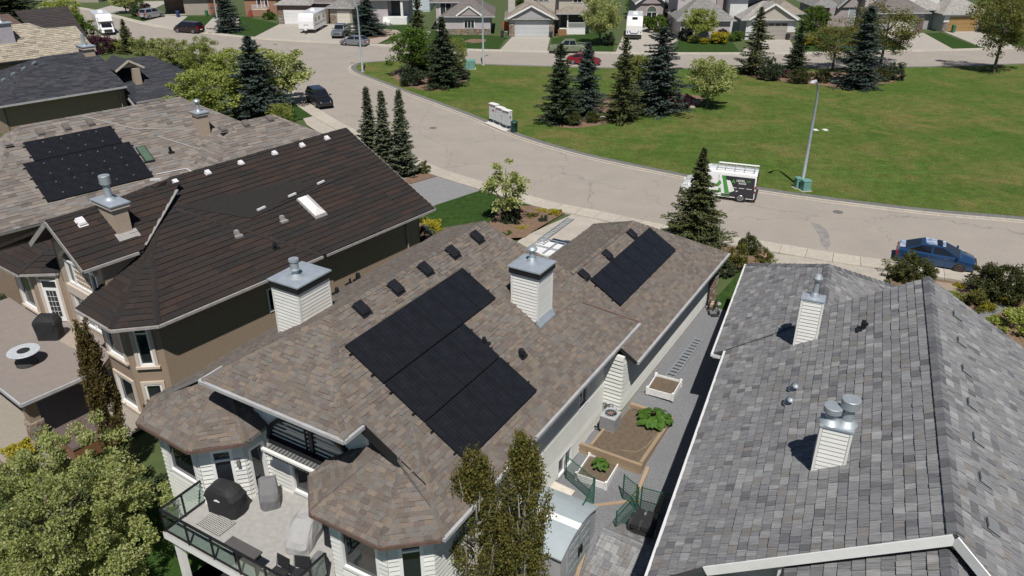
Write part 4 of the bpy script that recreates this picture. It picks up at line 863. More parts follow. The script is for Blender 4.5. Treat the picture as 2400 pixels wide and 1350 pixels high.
MB().hexa([L3(16.45, -37.0, gz(-37.0) + .02), L3(17.55, -37.0, gz(-37.0) + .02), L3(17.55, -37.4, gz(-37.4) + .02), L3(16.45, -37.4, gz(-37.4) + .02), L3(16.45, -37.0, gz(-37.0) + .05), L3(17.55, -37.0, gz(-37.0) + .05), L3(17.55, -37.4, gz(-37.4) + .08), L3(16.45, -37.4, gz(-37.4) + .08)]).build('flashing', M_gutd, ch)
# roof deck over the patio
M_deckb = mat('taupe_deck_vinyl', (.245, .21, .19), (.215, .185, .168), rough=.8, scale=3, detail=8)
d3 = link('deck', None, H3); B = MB(); B.prism([xy3(9.88, -47.5), xy3(9.88, -35.95), xy3(13.6, -35.95), xy3(14.35, -36.6), xy3(gw, -36.6), xy3(gw, -41.6), xy3(14.2, -43.0), xy3(14.2, -47.5)], -.3, 0, mt=1); B.build('deck_floor', [M_stucco, M_deckb], d3)
gutter(d3, [L3(9.82, -47.5, -.1), L3(9.82, -35.9, -.1), L3(13.5, -35.9, -.1)], M_gut, w=.1, h=.16)
B = MB(); B.poly([L3(13.6, -40.2, .006), L3(14.7, -40.9, .006), L3(14.75, -39.4, .006), L3(13.7, -38.7, .006)][::-1]); B.build('worn_patch', mat('worn_deck', (.36, .3, .25), rough=.9), d3)
stone_pier(H3, L3, 10.3, -36.5, .62, -2.8, -1.4); x, y, _ = L3(10.3, -36.5); MB().rbx((x, y), .5, .5, -1.4, -.3).build('pier_top', M_stucco, H3)
stone_pier(H3, L3, 10.3, -43.0, .62, -2.8, -1.4); x, y, _ = L3(10.3, -43.0); MB().rbx((x, y), .5, .5, -1.4, -.3).build('pier_top', M_stucco, H3)
# things on and under it
t = thing('fire_table', 'round pale fire table with dark centre on the taupe deck', 'fire table', place(L3, HO3, HR3, 11.6, -39.25, 0)); B = MB(); B.lathe([(.5, 0), (.47, .05), (.42, .6), (.4, .7)], n=28); B.build('base', mat('dark_wicker', (.05, .05, .052), rough=.9, scale=20, bump=.5), t, smooth=True); B = MB(); B.lathe([(.72, .7), (.74, .715), (.74, .74), (.72, .755), (.3, .755), (.3, .74)], n=40); B.build('table_top', mat('pale_tabletop', (.5, .53, .56), rough=.4), t); B = MB(); B.lathe([(.29, .75), (.29, .762), (.1, .77)], n=28); B.build('burner', M_cblk, t)
lump('covered_barbecue', 'black covered barbecue outside the white deck door of the stucco house', 'barbecue', L3, 13.55, -40.95, 0, [(.02, .6, .42, 0), (.5, .62, .42, 0), (.95, .66, .44, 0), (1.1, .6, .42, 0), (1.3, .42, .3, .03), (1.33, .3, .22, .04)], M_cblk, HO3, HR3, rz=.7)
t = thing('hot_tub', 'hot tub with brown folding cover and wooden skirt below the taupe deck', 'hot tub', place(L3, HO3, HR3, 11.6, -34.5, -2.75), HR3)
MB().bx(-1.05, 1.05, -1.05, 1.05, 0, .82).build('skirt', mat('cedar_skirt', (.22, .1, .05), (.15, .07, .035), rough=.6, scale=3, stretch=(9, 9, 1)), t)
for y in (-1.1, .01): MB().hexa([(-1.1, y, .83), (1.1, y, .83), (1.1, y + 1.09, .83), (-1.1, y + 1.09, .83), (-1.08, y + .02, .93), (1.08, y + .02, .93), (1.08, y + 1.07, .97), (-1.08, y + 1.07, .97)]).build('cover_half', mat('brown_vinyl', (.13, .095, .09), (.11, .08, .075), rough=.6), t)
# ---------------------------------------------------------------- taupe house with solar array
M_tp = [mat('taupe_shingle_' + n, c, tuple(x * .78 for x in c), rough=.95, scale=20, isl=.14, detail=3, spec=.2) for n, c in dict(a=(.235, .205, .18), b=(.19, .165, .148), c=(.2, .19, .182), d=(.15, .132, .122)).items()]
H4, L4, HO4, HR4 = house('taupe_roof_house', 'house with taupe shingle roof and a flat black solar array behind the brown roof', 42.5, 22, -56)
s4 = .65
zt = lambda p, q: 6.5 + s4 * (-56.3 - q); T_ = lambda p, q, d=0: L4(p, q, zt(p, q) + d)
TQ = -57.5; TZ = zt(0, TQ); TE = -50.9; ze4 = zt(0, TE)
tA = [T_(9, TE), T_(33.0, TE), T_(26.4, TQ), T_(15.4, TQ)]
tBk = [T_(9, TE), L4(15.4, TQ, TZ), L4(9, TQ * 2 - TE, ze4)]
tLf = [L4(15.4, TQ, TZ), L4(26.4, TQ, TZ), L4(33, TQ * 2 - TE, ze4), L4(9, TQ * 2 - TE, ze4)]
tFr = [T_(33.0, TE), L4(26.4, TQ, TZ), L4(33, TQ * 2 - TE, ze4)]
WQ4, WZ4 = -52.6, 5.95; w1 = lambda q: WZ4 - .6 * (q - WQ4)
tW1 = [L4(27.5, WQ4, WZ4), L4(30.9, WQ4, WZ4), L4(35.8, WQ4 + 4.9, 3.01), L4(22.6, WQ4 + 4.9, 3.01)]; tW0 = [L4(27.5, WQ4, WZ4), L4(26.0, -54.1, 5.05), L4(22.6, -50.9, 3.01), L4(22.6, WQ4 + 4.9, 3.01)]
tW2 = [L4(27.5, WQ4, WZ4), L4(30.9, WQ4, WZ4), L4(35.8, WQ4 - 4.9, 3.0), L4(29.5, WQ4 - 1.5, 5.05), L4(26.0, -54.1, 5.05)]
tW3 = [L4(30.9, WQ4, WZ4), L4(35.8, WQ4 + 4.9, 3.0), L4(35.8, WQ4 - 4.9, 3.0)]
roofslab(H4, [tA, tBk, tLf, tFr, tW1, tW2, tW3, tW0], eaves)
CV = Cover('shingle', M_tp, [3, 3, 2, 1]); kw = dict(expo=.24, wid=(.35, .8), th=(.008, .03), gap=0)
for pl in (tA, tBk, tFr, tW1, tW2, tW3, tW0): CV.plane(pl, **kw)
CV.plane(tLf, expo=.5, wid=(1, 2)); CV.finish(H4, HO4, HR4)
B = MB()
for a, b in ((T_(15.4, TQ), T_(26.4, TQ)), (T_(9.1, TE, .04), T_(15.4, TQ)), (T_(26.4, TQ), L4(32.9, TQ * 2 - TE, ze4)), (L4(27.5, WQ4, WZ4), L4(30.9, WQ4, WZ4)), (L4(22.7, WQ4 + 4.8, 3.05), L4(27.5, WQ4, WZ4)), (L4(30.9, WQ4, WZ4), L4(35.7, WQ4 + 4.8, 3.05)), (L4(30.9, WQ4, WZ4), L4(35.7, WQ4 - 4.8, 3.05))): ridgecap(B, a, b, w=.15, L=.4, m=[0, 1, 2, 3])
B.build('ridge_cap', M_tp, H4, kind='stuff')
M_fl = mat('pale_flashing', (.5, .49, .47))
for a, b in ((T_(19.3, -57.4, .05), T_(21.9, -55.7, .05)), (T_(21.9, -55.7, .05), T_(24.9, -54.9, .06)), (T_(23.0, -54.75, .06), T_(26.6, -51.95, .06))): MB().beam(a, b, .07, .03).build('flashing', M_fl, H4)
for p in (16.3, 17.95, 19.5): boxvent(H4, T_(p, -56.75), (-s4, 0), M_tp[3], w=.44, d=.44, h=.22)
for p, q in ((14.2, -56.3), (18.2, -58.1)): boxvent(H4, L4(p, q, zt(0, q) if q > TQ else TZ - s4 * (TQ - q)), (0, 0), M_tp[2], w=.4, d=.4, h=.2)
for p in (26.6, 28.4, 30.4): boxvent(H4, L4(p, WQ4 + .35, w1(WQ4 + .35)), (-.6, 0), M_tp[3], w=.44, d=.44, h=.24)
ch = chimney(H4, L4, 25.8, -55.0, 26.55, -54.1, 4.9, 6.75, M_stuccol, boards=False, corner=False, band=M_gutd, band_h=.2, cap_o=.12); flue(ch, L4(26.1, -54.5, 6.75), .13, .95, 'mush', M_steel)
pipevent(H4, T_(23.1, -53.5), M_blk, .09, .35)
sk = link('skylight', None, H4); B = MB(); B.hexa([T_(21.1, -54.25), T_(21.1, -53.05), T_(21.75, -53.05), T_(21.75, -54.25), T_(21.1, -54.25, .12), T_(21.1, -53.05, .12), T_(21.75, -53.05, .12), T_(21.75, -54.25, .12)]); B.build('curb', M_blk, sk); B = MB(); B.poly([T_(21.16, -54.2, .13), T_(21.16, -53.1, .13), T_(21.69, -53.1, .13), T_(21.69, -54.2, .13)]); B.build('pane', glass('green_skylight_glass', (.1, .16, .11), .12), sk)
B = MB(); B.tube([T_(21.2, -52.1, .06), T_(23.3, -52.0, .06), T_(23.6, -51.5, .06), T_(24.6, -51.3, .06), T_(26.4, -51.3, .07)], .035, 5); B.build('conduit', M_wvent, H4)
array('flat matt black solar array with tiny bright clamps on the taupe roof', HO4, HR4, [(14.95, 5, -56.25, -54.85), (14.25, 6, -54.8, -53.42), (14.25, 6, -53.4, -52.02)], 1.12, 1.66, zt, L4, s4, clamps=True)
wall(H4, L4(10, -51.6)[:2], L4(32.4, -51.6)[:2], -3, ze4, M_stucco); wall(H4, L4(24.5, -48.3)[:2], L4(35.2, -48.3)[:2], -3, 3, M_stucco); wall(H4, L4(35.2, -48.3)[:2], L4(35.2, -57)[:2], -2, 3, M_stucco); wall(H4, L4(10, -63.5)[:2], L4(10, -51.6)[:2], -3, ze4, M_stucco)
# ---------------------------------------------------------------- blue-black roof house
M_bb = [mat('blueblack_shingle_' + n, c, tuple(x * .8 for x in c), rough=.95, scale=14, isl=.16, detail=3, spec=.2) for n, c in dict(a=(.05, .053, .064), b=(.04, .043, .053), c=(.06, .06, .068)).items()]
H5, L5, HO5, HR5 = house('blueblack_roof_house', 'brown house with wide blue-black shingle roof and a little gabled dormer', 44, 28, -90)
s5 = .42
zb5 = lambda p, q: 3 + s5 * (-85 - q); zc5 = lambda p, q: 1.5 + s5 * (-83.9 - q); B5 = lambda p, q, d=0: L5(p, q, zb5(p, q) + d); C5 = lambda p, q, d=0: L5(p, q, zc5(p, q) + d)
r1 = [B5(19.0, -85), B5(31.0, -85), B5(31.0, -91.6), B5(25.6, -91.6)]
r2 = [C5(31.0, -83.9), C5(40.5, -83.9), C5(36.6, -91.2), C5(31.0, -91.2)]
r3 = [B5(19.0, -85), B5(25.6, -91.6), L5(19.0, -98.2, 3)]
r4 = [C5(40.5, -83.9), C5(36.6, -91.2), L5(40.5, -98.4, 1.5)]
r5 = [B5(25.6, -91.6), B5(31, -91.6), L5(31, -98.2, 3), L5(19, -98.2, 3)]; r5b = [C5(31, -91.2), C5(36.6, -91.2), L5(40.5, -98.4, 1.5), L5(31, -98.4, 1.5)]
r6 = [C5(41.5, -86, -1.2), C5(45.5, -92, -1.2), C5(47.5, -90, -2.2), C5(45, -84, -2.2)]
roofslab(H5, [r1, r2, r3, r4, r5, r5b], M_bb[1], th=.2)
CV = Cover('shingle', M_bb)
for pl in (r1, r2, r3, r4): CV.plane(pl, expo=.3, wid=(.5, 1.0), th=(.01, .03), gap=0)
CV.finish(H5, HO5, HR5)
B = MB(); ridgecap(B, B5(19.1, -85.1, .05), B5(25.6, -91.6), w=.2, L=.5, m=[2]); ridgecap(B, B5(25.6, -91.6), B5(31, -91.6), w=.2, L=.5); B.build('ridge_cap', M_bb, H5, kind='stuff')
gutter(H5, [B5(19, -84.95, -.06), B5(31.0, -84.95, -.06)], M_gut, h=.16); gutter(H5, [C5(31.2, -83.85, -.06), C5(40.5, -83.85, -.06)], M_gutd, h=.16)
wall(H5, L5(19.7, -85.8)[:2], L5(31, -85.8)[:2], -3, 3, M_stucco); wall(H5, L5(31, -85.8)[:2], L5(31, -91)[:2], 0, 3, M_stucco); wall(H5, L5(31, -84.7)[:2], L5(40, -84.7)[:2], -3, 1.5, M_stucco); wall(H5, L5(19.7, -97)[:2], L5(19.7, -85.8)[:2], -3, 3, M_stucco); wall(H5, L5(40, -84.7)[:2], L5(40, -97)[:2], -2, 1.4, M_stucco)
downspout(H5, L5(30.4, -85.65)[:2], -2, 2.8, M_gutd); MB().beam(C5(30.6, -84.2, .3), C5(31.4, -80.2, -1.6), .12, .2).build('lower_rake', M_gutd, H5)
dm = link('dormer', None, H5); dq = -86.6; B = MB()
for sgn in (-1, 1): B.slab([L5(32.3, dq, 5.25), L5(32.3 + sgn * 1.5, dq, 4.35), L5(32.3 + sgn * 1.5, dq - 3.6, 4.35), L5(32.3, dq - 4, 5.25)], (0, 0, -.1))
B.build('dormer_roof', M_bb[0], dm); fascia(dm, [L5(30.8, dq + .02, 4.35), L5(32.3, dq + .02, 5.25)], M_trim, h=.2); fascia(dm, [L5(32.3, dq + .02, 5.25), L5(33.8, dq + .02, 4.35)], M_trim, h=.2)
B = MB(); B.slab([L5(31.1, dq - .5, 4.4), L5(33.5, dq - .5, 4.4), L5(32.3, dq - .5, 5.1)], (-.15, 0, 0)); B.build('wall', M_trim, dm); x, y, _ = L5(32.9, dq - .3); MB().bx(x - .35, x + .35, y - .35, y + .35, 1.8, 4.3).build('pier', M_stuccol, dm)
ch = chimney(H5, L5, 29.6, -92.3, 30.6, -90.6, 4.6, 6.4, M_stuccol, boards=False, corner=False, band=M_trim, band_h=.3, cap_o=.2); flue(ch, L5(30, -91.4, 6.4), .16, 1.2, 'pipe', M_steel)
for p, q in ((22.2, -91), (23.2, -91.0), (24.2, -90.8), (25.2, -90.6)): boxvent(H5, L5(p - .6, q, 3 + s5 * (p - .6 - 19)), (0, s5), mat('blue_grey_vent', (.14, .18, .2)), w=.4, d=.4, h=.2)
# ---------------------------------------------------------------- beige tile roof house and brown roofs behind it
M_bg = [mat('beige_tile_' + n, c, tuple(x * .8 for x in c), rough=.9, scale=6, isl=.12) for n, c in dict(a=(.42, .37, .29), b=(.37, .33, .265), c=(.27, .235, .19)).items()]
H6, L6, HO6, HR6 = house('beige_tile_house', 'house with pale beige tiled roof and lavender chimney behind the blue-black roof', 45, 28, -112)
zb6 = lambda p, q: 3 + .5 * (-108.2 - q); B6 = lambda p, q, d=0: L6(p, q, zb6(p, q) + d)
m1 = [B6(16, -108.2), B6(34.6, -108.2), B6(34.4, -113.2), B6(31, -113.2), B6(29.6, -114.6), B6(16, -114.6)]
roofslab(H6, [m1, [B6(34.4, -113.2), L6(34.4, -118, 3), L6(16, -121, 3), B6(16, -114.6)]], M_bg[2])
CV = Cover('roof_tile', M_bg, [4, 3, .8]); CV.plane(m1, expo=.36, wid=(.6, .75), th=(.05, .07), gap=.03); CV.finish(H6, HO6, HR6)
fascia(H6, [B6(16, -108.15), B6(34.6, -108.15)], M_blk, h=.3); fascia(H6, [B6(34.65, -108.2), B6(34.45, -113.2)], M_trim, h=.2, name='rake_board')
wall(H6, L6(16, -109)[:2], L6(34, -109)[:2], -3, 3, M_stucco); wall(H6, L6(34, -109)[:2], L6(34, -117)[:2], -3, 3.2, M_stucco)
ch = chimney(H6, L6, 25.2, -112.6, 26.8, -111.3, 4.3, 6.9, mat('lavender_grey_boards', (.4, .38, .42)), band=M_zinc, band_h=.15, cap_o=.2, boards=False); flue(ch, L6(26, -112, 6.9), .17, 1.9, 'mush', M_steel)
M_rb = mat('red_brown_shingle', (.13, .085, .07), (.1, .065, .055), rough=.95, scale=3, isl=.1); M_db = mat('dark_brown_tile', (.05, .04, .038), (.035, .03, .03), rough=.9, scale=3, isl=.12)
H7, L7, HO7, HR7 = house('red_brown_roof_house', 'house with red-brown and dark brown roof planes at the far left edge', 45, 30, -128)
n1 = [L7(16, -119, 3), L7(32.5, -119, 3), L7(30.5, -126.5, 6.1), L7(16, -126.5, 6.1)]; n2 = [L7(31.5, -119, 3.0), L7(37.5, -119, 3.0), L7(38.2, -127, 6.3), L7(31.5, -127, 6.3)]
roofslab(H7, [n1, n2, [L7(16, -126.5, 6.1), L7(30.5, -126.5, 6.1), L7(32, -134, 3), L7(16, -134, 3)]], M_db, th=.2)
CV = Cover('roof_tile', [M_rb]); CV.plane(n1, expo=.4, wid=(.8, 1.4), th=(.02, .03), gap=0); CV.finish(H7, HO7, HR7, limit=0)
CV = Cover('dark_roof_tile', [M_db]); CV.plane(n2, expo=.4, wid=(.8, 1.4), th=(.04, .05), gap=.01); CV.finish(H7, HO7, HR7, limit=0)
wall(H7, L7(16, -120)[:2], L7(37, -120)[:2], -3, 3, M_stucco); wall(H7, L7(37, -120)[:2], L7(37, -132)[:2], -3, 3.2, M_stucco)
# ---------------------------------------------------------------- vegetation
def unit(v): return v / np.maximum(np.linalg.norm(v, axis=-1, keepdims=True), 1e-6)
def leaves(P, D, l, w, rng, flat=.5):
    """diamond leaves at P, long axis near D, faces tipped towards the sky by flat"""
    n = len(P); D = unit(D); r = unit(rng.normal(size=(n, 3)) * (1 - flat) + np.array([0, 0, 1.]) * flat); S = unit(np.cross(D, r)); l = l * rng.uniform(.7, 1.3, (n, 1)); w = w * rng.uniform(.7, 1.3, (n, 1))
    N_ = np.cross(S, D); return np.stack([P - D * l / 2, P + S * w / 2 + N_ * w * .12, P + D * l / 2, P - S * w / 2 + N_ * w * .12], 1)
def crown(seed, rx, ry, rz, ncl, nleaf, clr, l, w, shape='ball', flat=.35, low=0.):
    g = np.random.default_rng(seed); d = unit(g.normal(size=(ncl, 3))); rr = g.uniform(.35, 1, (ncl, 1)) ** .6
    bump = 1 + .22 * np.sin(d[:, :1] * 4 + seed) * np.cos(d[:, 1:2] * 5 + 2 * seed) + .14 * np.sin(d[:, 2:] * 7 + seed)
    c = d * rr * bump
    if shape == 'cone': c[:, :2] *= np.clip(1.05 - (c[:, 2:] + 1) / 2 * .95, .08, 1.1)
    if shape == 'egg': c[:, :2] *= np.clip(1.15 - (c[:, 2:] + 1) / 2 * .55, .2, 1.2)
    if shape == 'vase': c[:, :2] *= np.clip(.55 + (c[:, 2:] + 1) / 2 * .6, .2, 1.2)
    c = c * np.array([rx, ry, rz]); k = np.repeat(np.arange(ncl), nleaf // ncl + 1)[:nleaf]
    off = g.normal(size=(nleaf, 3)); off = unit(off) * (g.uniform(0, 1, (nleaf, 1)) ** .5) * clr * g.uniform(.6, 1.35, (ncl, 1))[k]
    off[:, 2] *= .75; P = c[k] + off
    D = unit(off + .6 * unit(P)) + g.normal(size=(nleaf, 3)) * .6; return leaves(P, D, l, w, g, flat)
LF = dict(
    spring=leafmat('spring_leaves', [(.34, .38, .085), (.25, .31, .06), (.42, .45, .14), (.17, .23, .04)], .4),
    cream=leafmat('blossoming_leaves', [(.4, .43, .15), (.31, .36, .09), (.52, .53, .27), (.22, .28, .06)], .4),
    olive=leafmat('olive_leaves', [(.17, .175, .04), (.12, .135, .03), (.22, .2, .06), (.08, .1, .022)], .35),
    green=leafmat('green_leaves', [(.11, .18, .026), (.075, .135, .018), (.15, .23, .04), (.05, .095, .014)], .35),
    bronze=leafmat('bronze_leaves', [(.15, .13, .03), (.19, .155, .04), (.1, .105, .022), (.15, .175, .045)], .355),
    juniper=leafmat('juniper_sprays', [(.1, .07, .018), (.075, .06, .018), (.13, .095, .026), (.05, .045, .015)], .1),
    purple=leafmat('purple_leaves', [(.085, .03, .05), (.06, .02, .035), (.12, .05, .07)], .25),
    yellow=leafmat('yellow_leaves', [(.5, .42, .03), (.4, .34, .03), (.28, .28, .03)], .3),
    rhubarb=leafmat('garden_leaves', [(.07, .16, .02), (.05, .12, .015), (.1, .2, .03)], .2),
    spruce=leafmat('spruce_needles', [(.036, .056, .026), (.05, .072, .036), (.024, .038, .018), (.075, .098, .05)], .06),
    blue=leafmat('blue_spruce_needles', [(.062, .09, .075), (.046, .07, .056), (.1, .13, .11), (.03, .048, .038)], .06),
    slim=leafmat('grey_green_needles', [(.14, .165, .1), (.1, .125, .075), (.2, .22, .14), (.07, .09, .055)], .08),
    warm=leafmat('olive_spruce_needles', [(.085, .1, .032), (.06, .074, .024), (.12, .13, .05), (.036, .046, .016)], .06),
    mugo=leafmat('mugo_needles', [(.065, .075, .02), (.045, .055, .015), (.095, .1, .03)], .08))
M_bark = mat('grey_brown_bark', (.16, .13, .1), (.1, .08, .06), rough=.95, scale=6, stretch=(4, 4, 1), bump=.4); M_pale = mat('pale_aspen_bark', (.42, .4, .34), (.3, .28, .23), rough=.9, scale=5)
def conifer_mesh(name, seed, h, r, m, whorl=.26, nb=8, spl=.3, spw=.1, full=1., droop=.32, power=.85, skirt=.03):
    g = np.random.default_rng(seed); Ps = []; Ds = []; z = h * skirt
    while z < h * .985:
        t = z / h; L = r * (1 - t) ** power * g.uniform(.66, 1.16) + .06; n = max(4, int(nb * (1 - t * .45) * full)); a0 = g.uniform(0, 6.28)
        for i in range(n):
            a = a0 + 6.283 * i / n + g.normal() * .28; Lb = L * g.uniform(.5, 1.18) * (1 + .14 * math.sin(a * 2 + seed + z)); k = max(3, int(Lb / (spl * .34))); s = np.linspace(.12, 1, k)
            up = (.5 if t > .8 else .12 - droop * (1 - t)); ux, uy = math.cos(a), math.sin(a)
            zz = z + Lb * (up * s + .18 * s ** 3 * (1 - t) - .08 * s * s)
            base = np.stack([ux * Lb * s, uy * Lb * s, zz], 1)
            for sd in (-1, 1, 0):
                ang = a + sd * g.uniform(.5, 1.0, k); wd = (1 - s * .6) * Lb * .24 * abs(sd); P = base + np.stack([-uy * sd * wd, ux * sd * wd, -.25 * wd + g.normal(size=k) * .03], 1)
                Ps.append(P); Ds.append(np.stack([np.cos(ang), np.sin(ang), np.full(k, up * .6 - .12) + g.normal(size=k) * .18], 1))
        z += whorl * g.uniform(.7, 1.3) * (1 - .35 * t)
    P = np.concatenate(Ps); D = np.concatenate(Ds); V = leaves(P, D, spl, spw, g, .55); V2 = leaves(P + g.normal(size=P.shape) * .04, D + g.normal(size=D.shape) * .5, spl * .8, spw, g, .1)
    return quads_mesh(name, np.concatenate([V, V2]), 4, m)
def trunk_mesh(h, r, m, forks=0, seed=1, spread=.5, lean=0., start=.35):
    rnd = random.Random(seed); B = MB(); B.tube([(0, 0, -.2), (lean * h * .3, 0, h * .4), (lean * h * .8, 0, h * .75), (lean * h, 0, h)], [r, r * .75, r * .45, r * .12], 7)
    for i in range(forks):
        a = 6.28 * i / forks + rnd.uniform(-.4, .4); z = h * rnd.uniform(start, start + .3); L = h * spread * rnd.uniform(.6, 1); x0 = lean * z
        B.tube([(x0, 0, z), (x0 + math.cos(a) * L * .4, math.sin(a) * L * .4, z + L * .35), (x0 + math.cos(a) * L * .75, math.sin(a) * L * .75, z + L * .85)], [r * .45, r * .3, r * .08], 5)
    o = B.build('trunk', m); me = o.data; bpy.data.objects.remove(o); return me
TREES = {}
def proto(key, crown_me, trunk_me, h, r, cz=0): TREES[key] = (crown_me, trunk_me, h, r, cz)
def tree(name, label, cat, key, xyzhr, rz=0., group=None, lean=None):
    """xyzhr = base x, y, z, height, crown radius"""
    x, y, z, h, r = xyzhr; c, t, h0, r0, cz = TREES[key]; r *= 1.18 if 'spruce' in label and cat == 'tree' else (.92 if cat == 'tree' else (.84 if key in ('mugo', 'olive_shrub', 'purple_shrub') else 1.1)); h = max(h, 1.25 * r) if cat == 'shrub' else h; o = thing(name, label, cat, (x, y, z), rz, group); o.scale = (r / r0, r / r0, h / h0)
    k = link('crown', c, o); k.location = (0, 0, cz)
    if t: link('trunk', t, o)
    return o
for i, (key, m, full, pw) in enumerate((('spruce_a', 'spruce', 1, .8), ('spruce_b', 'spruce', .9, .95), ('blue_a', 'blue', 1, .85), ('blue_b', 'blue', .85, .75), ('warm_a', 'warm', 1, .85), ('thin_a', 'warm', .62, .8))):
    proto(key, conifer_mesh('crown', 11 + i, 10, 2.5, LF[m], full=full, power=pw, nb=9), trunk_mesh(9.6, .17, M_bark), 10, 2.5)
proto('near_spruce', conifer_mesh('crown', 31, 8.2, 2.9, LF['warm'], whorl=.2, nb=11, spl=.26, spw=.085, power=1.15, skirt=.05), trunk_mesh(8, .18, M_bark), 8.2, 2.9)
proto('slim_spruce', conifer_mesh('crown', 35, 8.5, 1.05, LF['slim'], whorl=.16, nb=9, spl=.26, spw=.08, power=.95, droop=-.45, skirt=.01), trunk_mesh(8.2, .1, M_bark), 8.5, 1.05)
def dec(key, seed, m, rx, rz, cz, h, ncl, nl, clr, l, w, shape='ball', forks=7, bark=None, tr=.13, flat=.35, lean=0., spread=.5):
    proto(key, quads_mesh('crown', crown(seed, rx, rx, rz, ncl, nl, clr, l, w, shape, flat), 4, LF[m]), trunk_mesh(h * .9, tr, bark or M_bark, forks, seed, lean=lean, spread=spread), h, rx, cz)
dec('round_cream', 41, 'cream', 2.2, 2.1, 3.3, 5.4, 90, 9000, .55, .2, .13)
dec('round_spring', 42, 'spring', 2.4, 2.4, 3.6, 6.0, 95, 10000, .55, .2, .13)
dec('egg_green', 43, 'green', 2.2, 2.4, 2.9, 5.3, 100, 10000, .5, .18, .11, 'egg')
dec('airy_olive', 44, 'olive', 3.0, 3.2, 5.2, 8.6, 80, 7500, .75, .19, .11, 'vase', 9)
dec('spring_b', 45, 'spring', 2.6, 2.0, 3.0, 5.0, 110, 11000, .5, .17, .1, 'ball')
dec('young', 46, 'cream', 1.25, 1.35, 2.7, 4.1, 40, 2100, .34, .17, .11, 'ball', 8, tr=.09, spread=.4)
dec('big_near', 47, 'cream', 3.9, 2.6, 2.4, 5.2, 420, 80000, .4, .125, .07, 'ball', 9, tr=.2)
def shrub(key, seed, m, rx, rz, ncl, nl, clr, l, w, flat=.3): proto(key, quads_mesh('foliage', crown(seed, rx, rx, rz, ncl, nl, clr, l, w, 'ball', flat), 4, LF[m]), None, rz * 2, rx, rz * .85)
shrub('mugo', 51, 'mugo', 1.5, .95, 150, 9000, .26, .2, .05, .0); shrub('dark_shrub', 52, 'spruce', 1.2, .8, 60, 3500, .3, .22, .08); shrub('green_shrub', 53, 'green', 1.2, .8, 60, 3500, .3, .16, .1)
shrub('yellow_shrub', 54, 'yellow', .8, .6, 70, 6000, .2, .12, .075); shrub('purple_shrub', 55, 'purple', 2, 1.7, 70, 5000, .5, .2, .13); shrub('spring_shrub', 56, 'spring', 1.6, 1.2, 60, 4500, .4, .17, .11); shrub('blue_mound', 57, 'blue', .95, .6, 80, 5200, .2, .12, .035, .0); shrub('olive_shrub', 58, 'olive', 1.2, .9, 60, 3500, .32, .16, .09)
def bush(name, label, key, xyzhr, rz=0, group=None): return tree(name, label, 'shrub', key, xyzhr, rz, group)
def ground_patch(name, poly, off, m): return drape(name, poly, off, m, step=1.2)
def bed(pts, off=.13): P = smooth_line(pts + pts[:1], 4)[:-1]; B = MB(); B.poly([(p[0], p[1], off) for p in P][::-1]); return B.build('mulch_bed', M_mulch, kind='structure')
# --- park bed at the left end
bed([(-15.75,101.43,0.00),(-13.47,96.25,0.00),(-10.49,92.39,0.00),(-7.76,92.61,0.00),(-5.70,96.25,0.00),(-5.54,101.43,0.00),(-7.88,105.44,0.00),(-13.57,106.00,0.00)])
tree('spruce_tree', 'dark spruce in front of the leafy clump in the left mulch bed of the park', 'tree', 'spruce_a', (-8.13,94.18,0.10,7.99,2.60), 1)
tree('spruce_tree', 'tall olive-tinged spruce with narrow tip behind the leafy clump', 'tree', 'warm_a', (-11.95,104.12,0.10,9.17,1.91), 2)
tree('leafy_tree', 'dense bright green leafy tree left of the dark park spruce', 'tree', 'egg_green', (-12.08,100.18,0.10,5.97,2.76), .4)
tree('leafy_tree', 'thin pale-green leafy tree right of the dark park spruce', 'tree', 'spring_b', (-6.97,101.72,0.10,4.21,1.24), 1.4)
bush('shrub', 'low dark shrub at the right foot of the left park bed', 'dark_shrub', (-6.22,98.18,0.10,1.04,1.05)); bush('shrub', 'dark spreading shrub under the leafy clump at the bed front', 'dark_shrub', (-12.06,95.32,0.10,1.01,1.54), 1)
# --- middle park bed
bed([(2.45,79.57,0.00),(3.82,76.97,0.00),(5.87,75.88,0.00),(8.48,76.81,0.00),(11.29,78.91,0.00),(14.31,81.63,0.00),(17.19,82.69,0.00),(20.58,85.84,0.00),(21.30,89.22,0.00),(17.64,90.46,0.00),(11.04,88.40,0.00),(4.52,82.69,0.00)])
tree('spruce_tree', 'leftmost dark spruce of the middle park bed', 'tree', 'spruce_a', (4.72,77.88,0.10,7.80,2.19), .3); tree('spruce_tree', 'blue-green spruce second from left in the middle park bed', 'tree', 'blue_a', (7.60,80.55,0.10,7.48,2.22), 1.1)
tree('spruce_tree', 'sparse brownish spruce in the middle of the park bed, right of the blue-green one', 'tree', 'thin_a', (11.06,78.53,0.10,8.41,1.95), 2.2); tree('spruce_tree', 'biggest spruce of the middle park bed, dark and broad, at its right', 'tree', 'blue_b', (15.31,82.30,0.10,8.64,3.27), .7)
tree('leafy_tree', 'pale leafy tree half hidden between the two right spruces', 'tree', 'round_spring', (13.73,86.40,0.10,5.49,1.72), .9); tree('leafy_tree', 'round cream-green tree with short trunk alone right of the middle bed', 'tree', 'round_cream', (20.93,84.12,0.10,5.37,2.54), .2)
bush('shrub', 'olive shrub at the foot of the two left spruces', 'mugo', (6.03,77.08,0.10,1.50,0.93)); bush('shrub', 'small olive shrub right of the blue-green spruce foot', 'mugo', (8.08,78.04,0.10,1.25,0.86), 1); bush('shrub', 'dark rounded shrub beside the lone cream-green tree', 'purple_shrub', (18.64,84.12,0.10,1.65,1.05), 2)
bush('shrub', 'dark shrub beneath the sparse spruce by a pale boulder', 'dark_shrub', (12.91,81.24,0.10,0.89,0.98), 2)
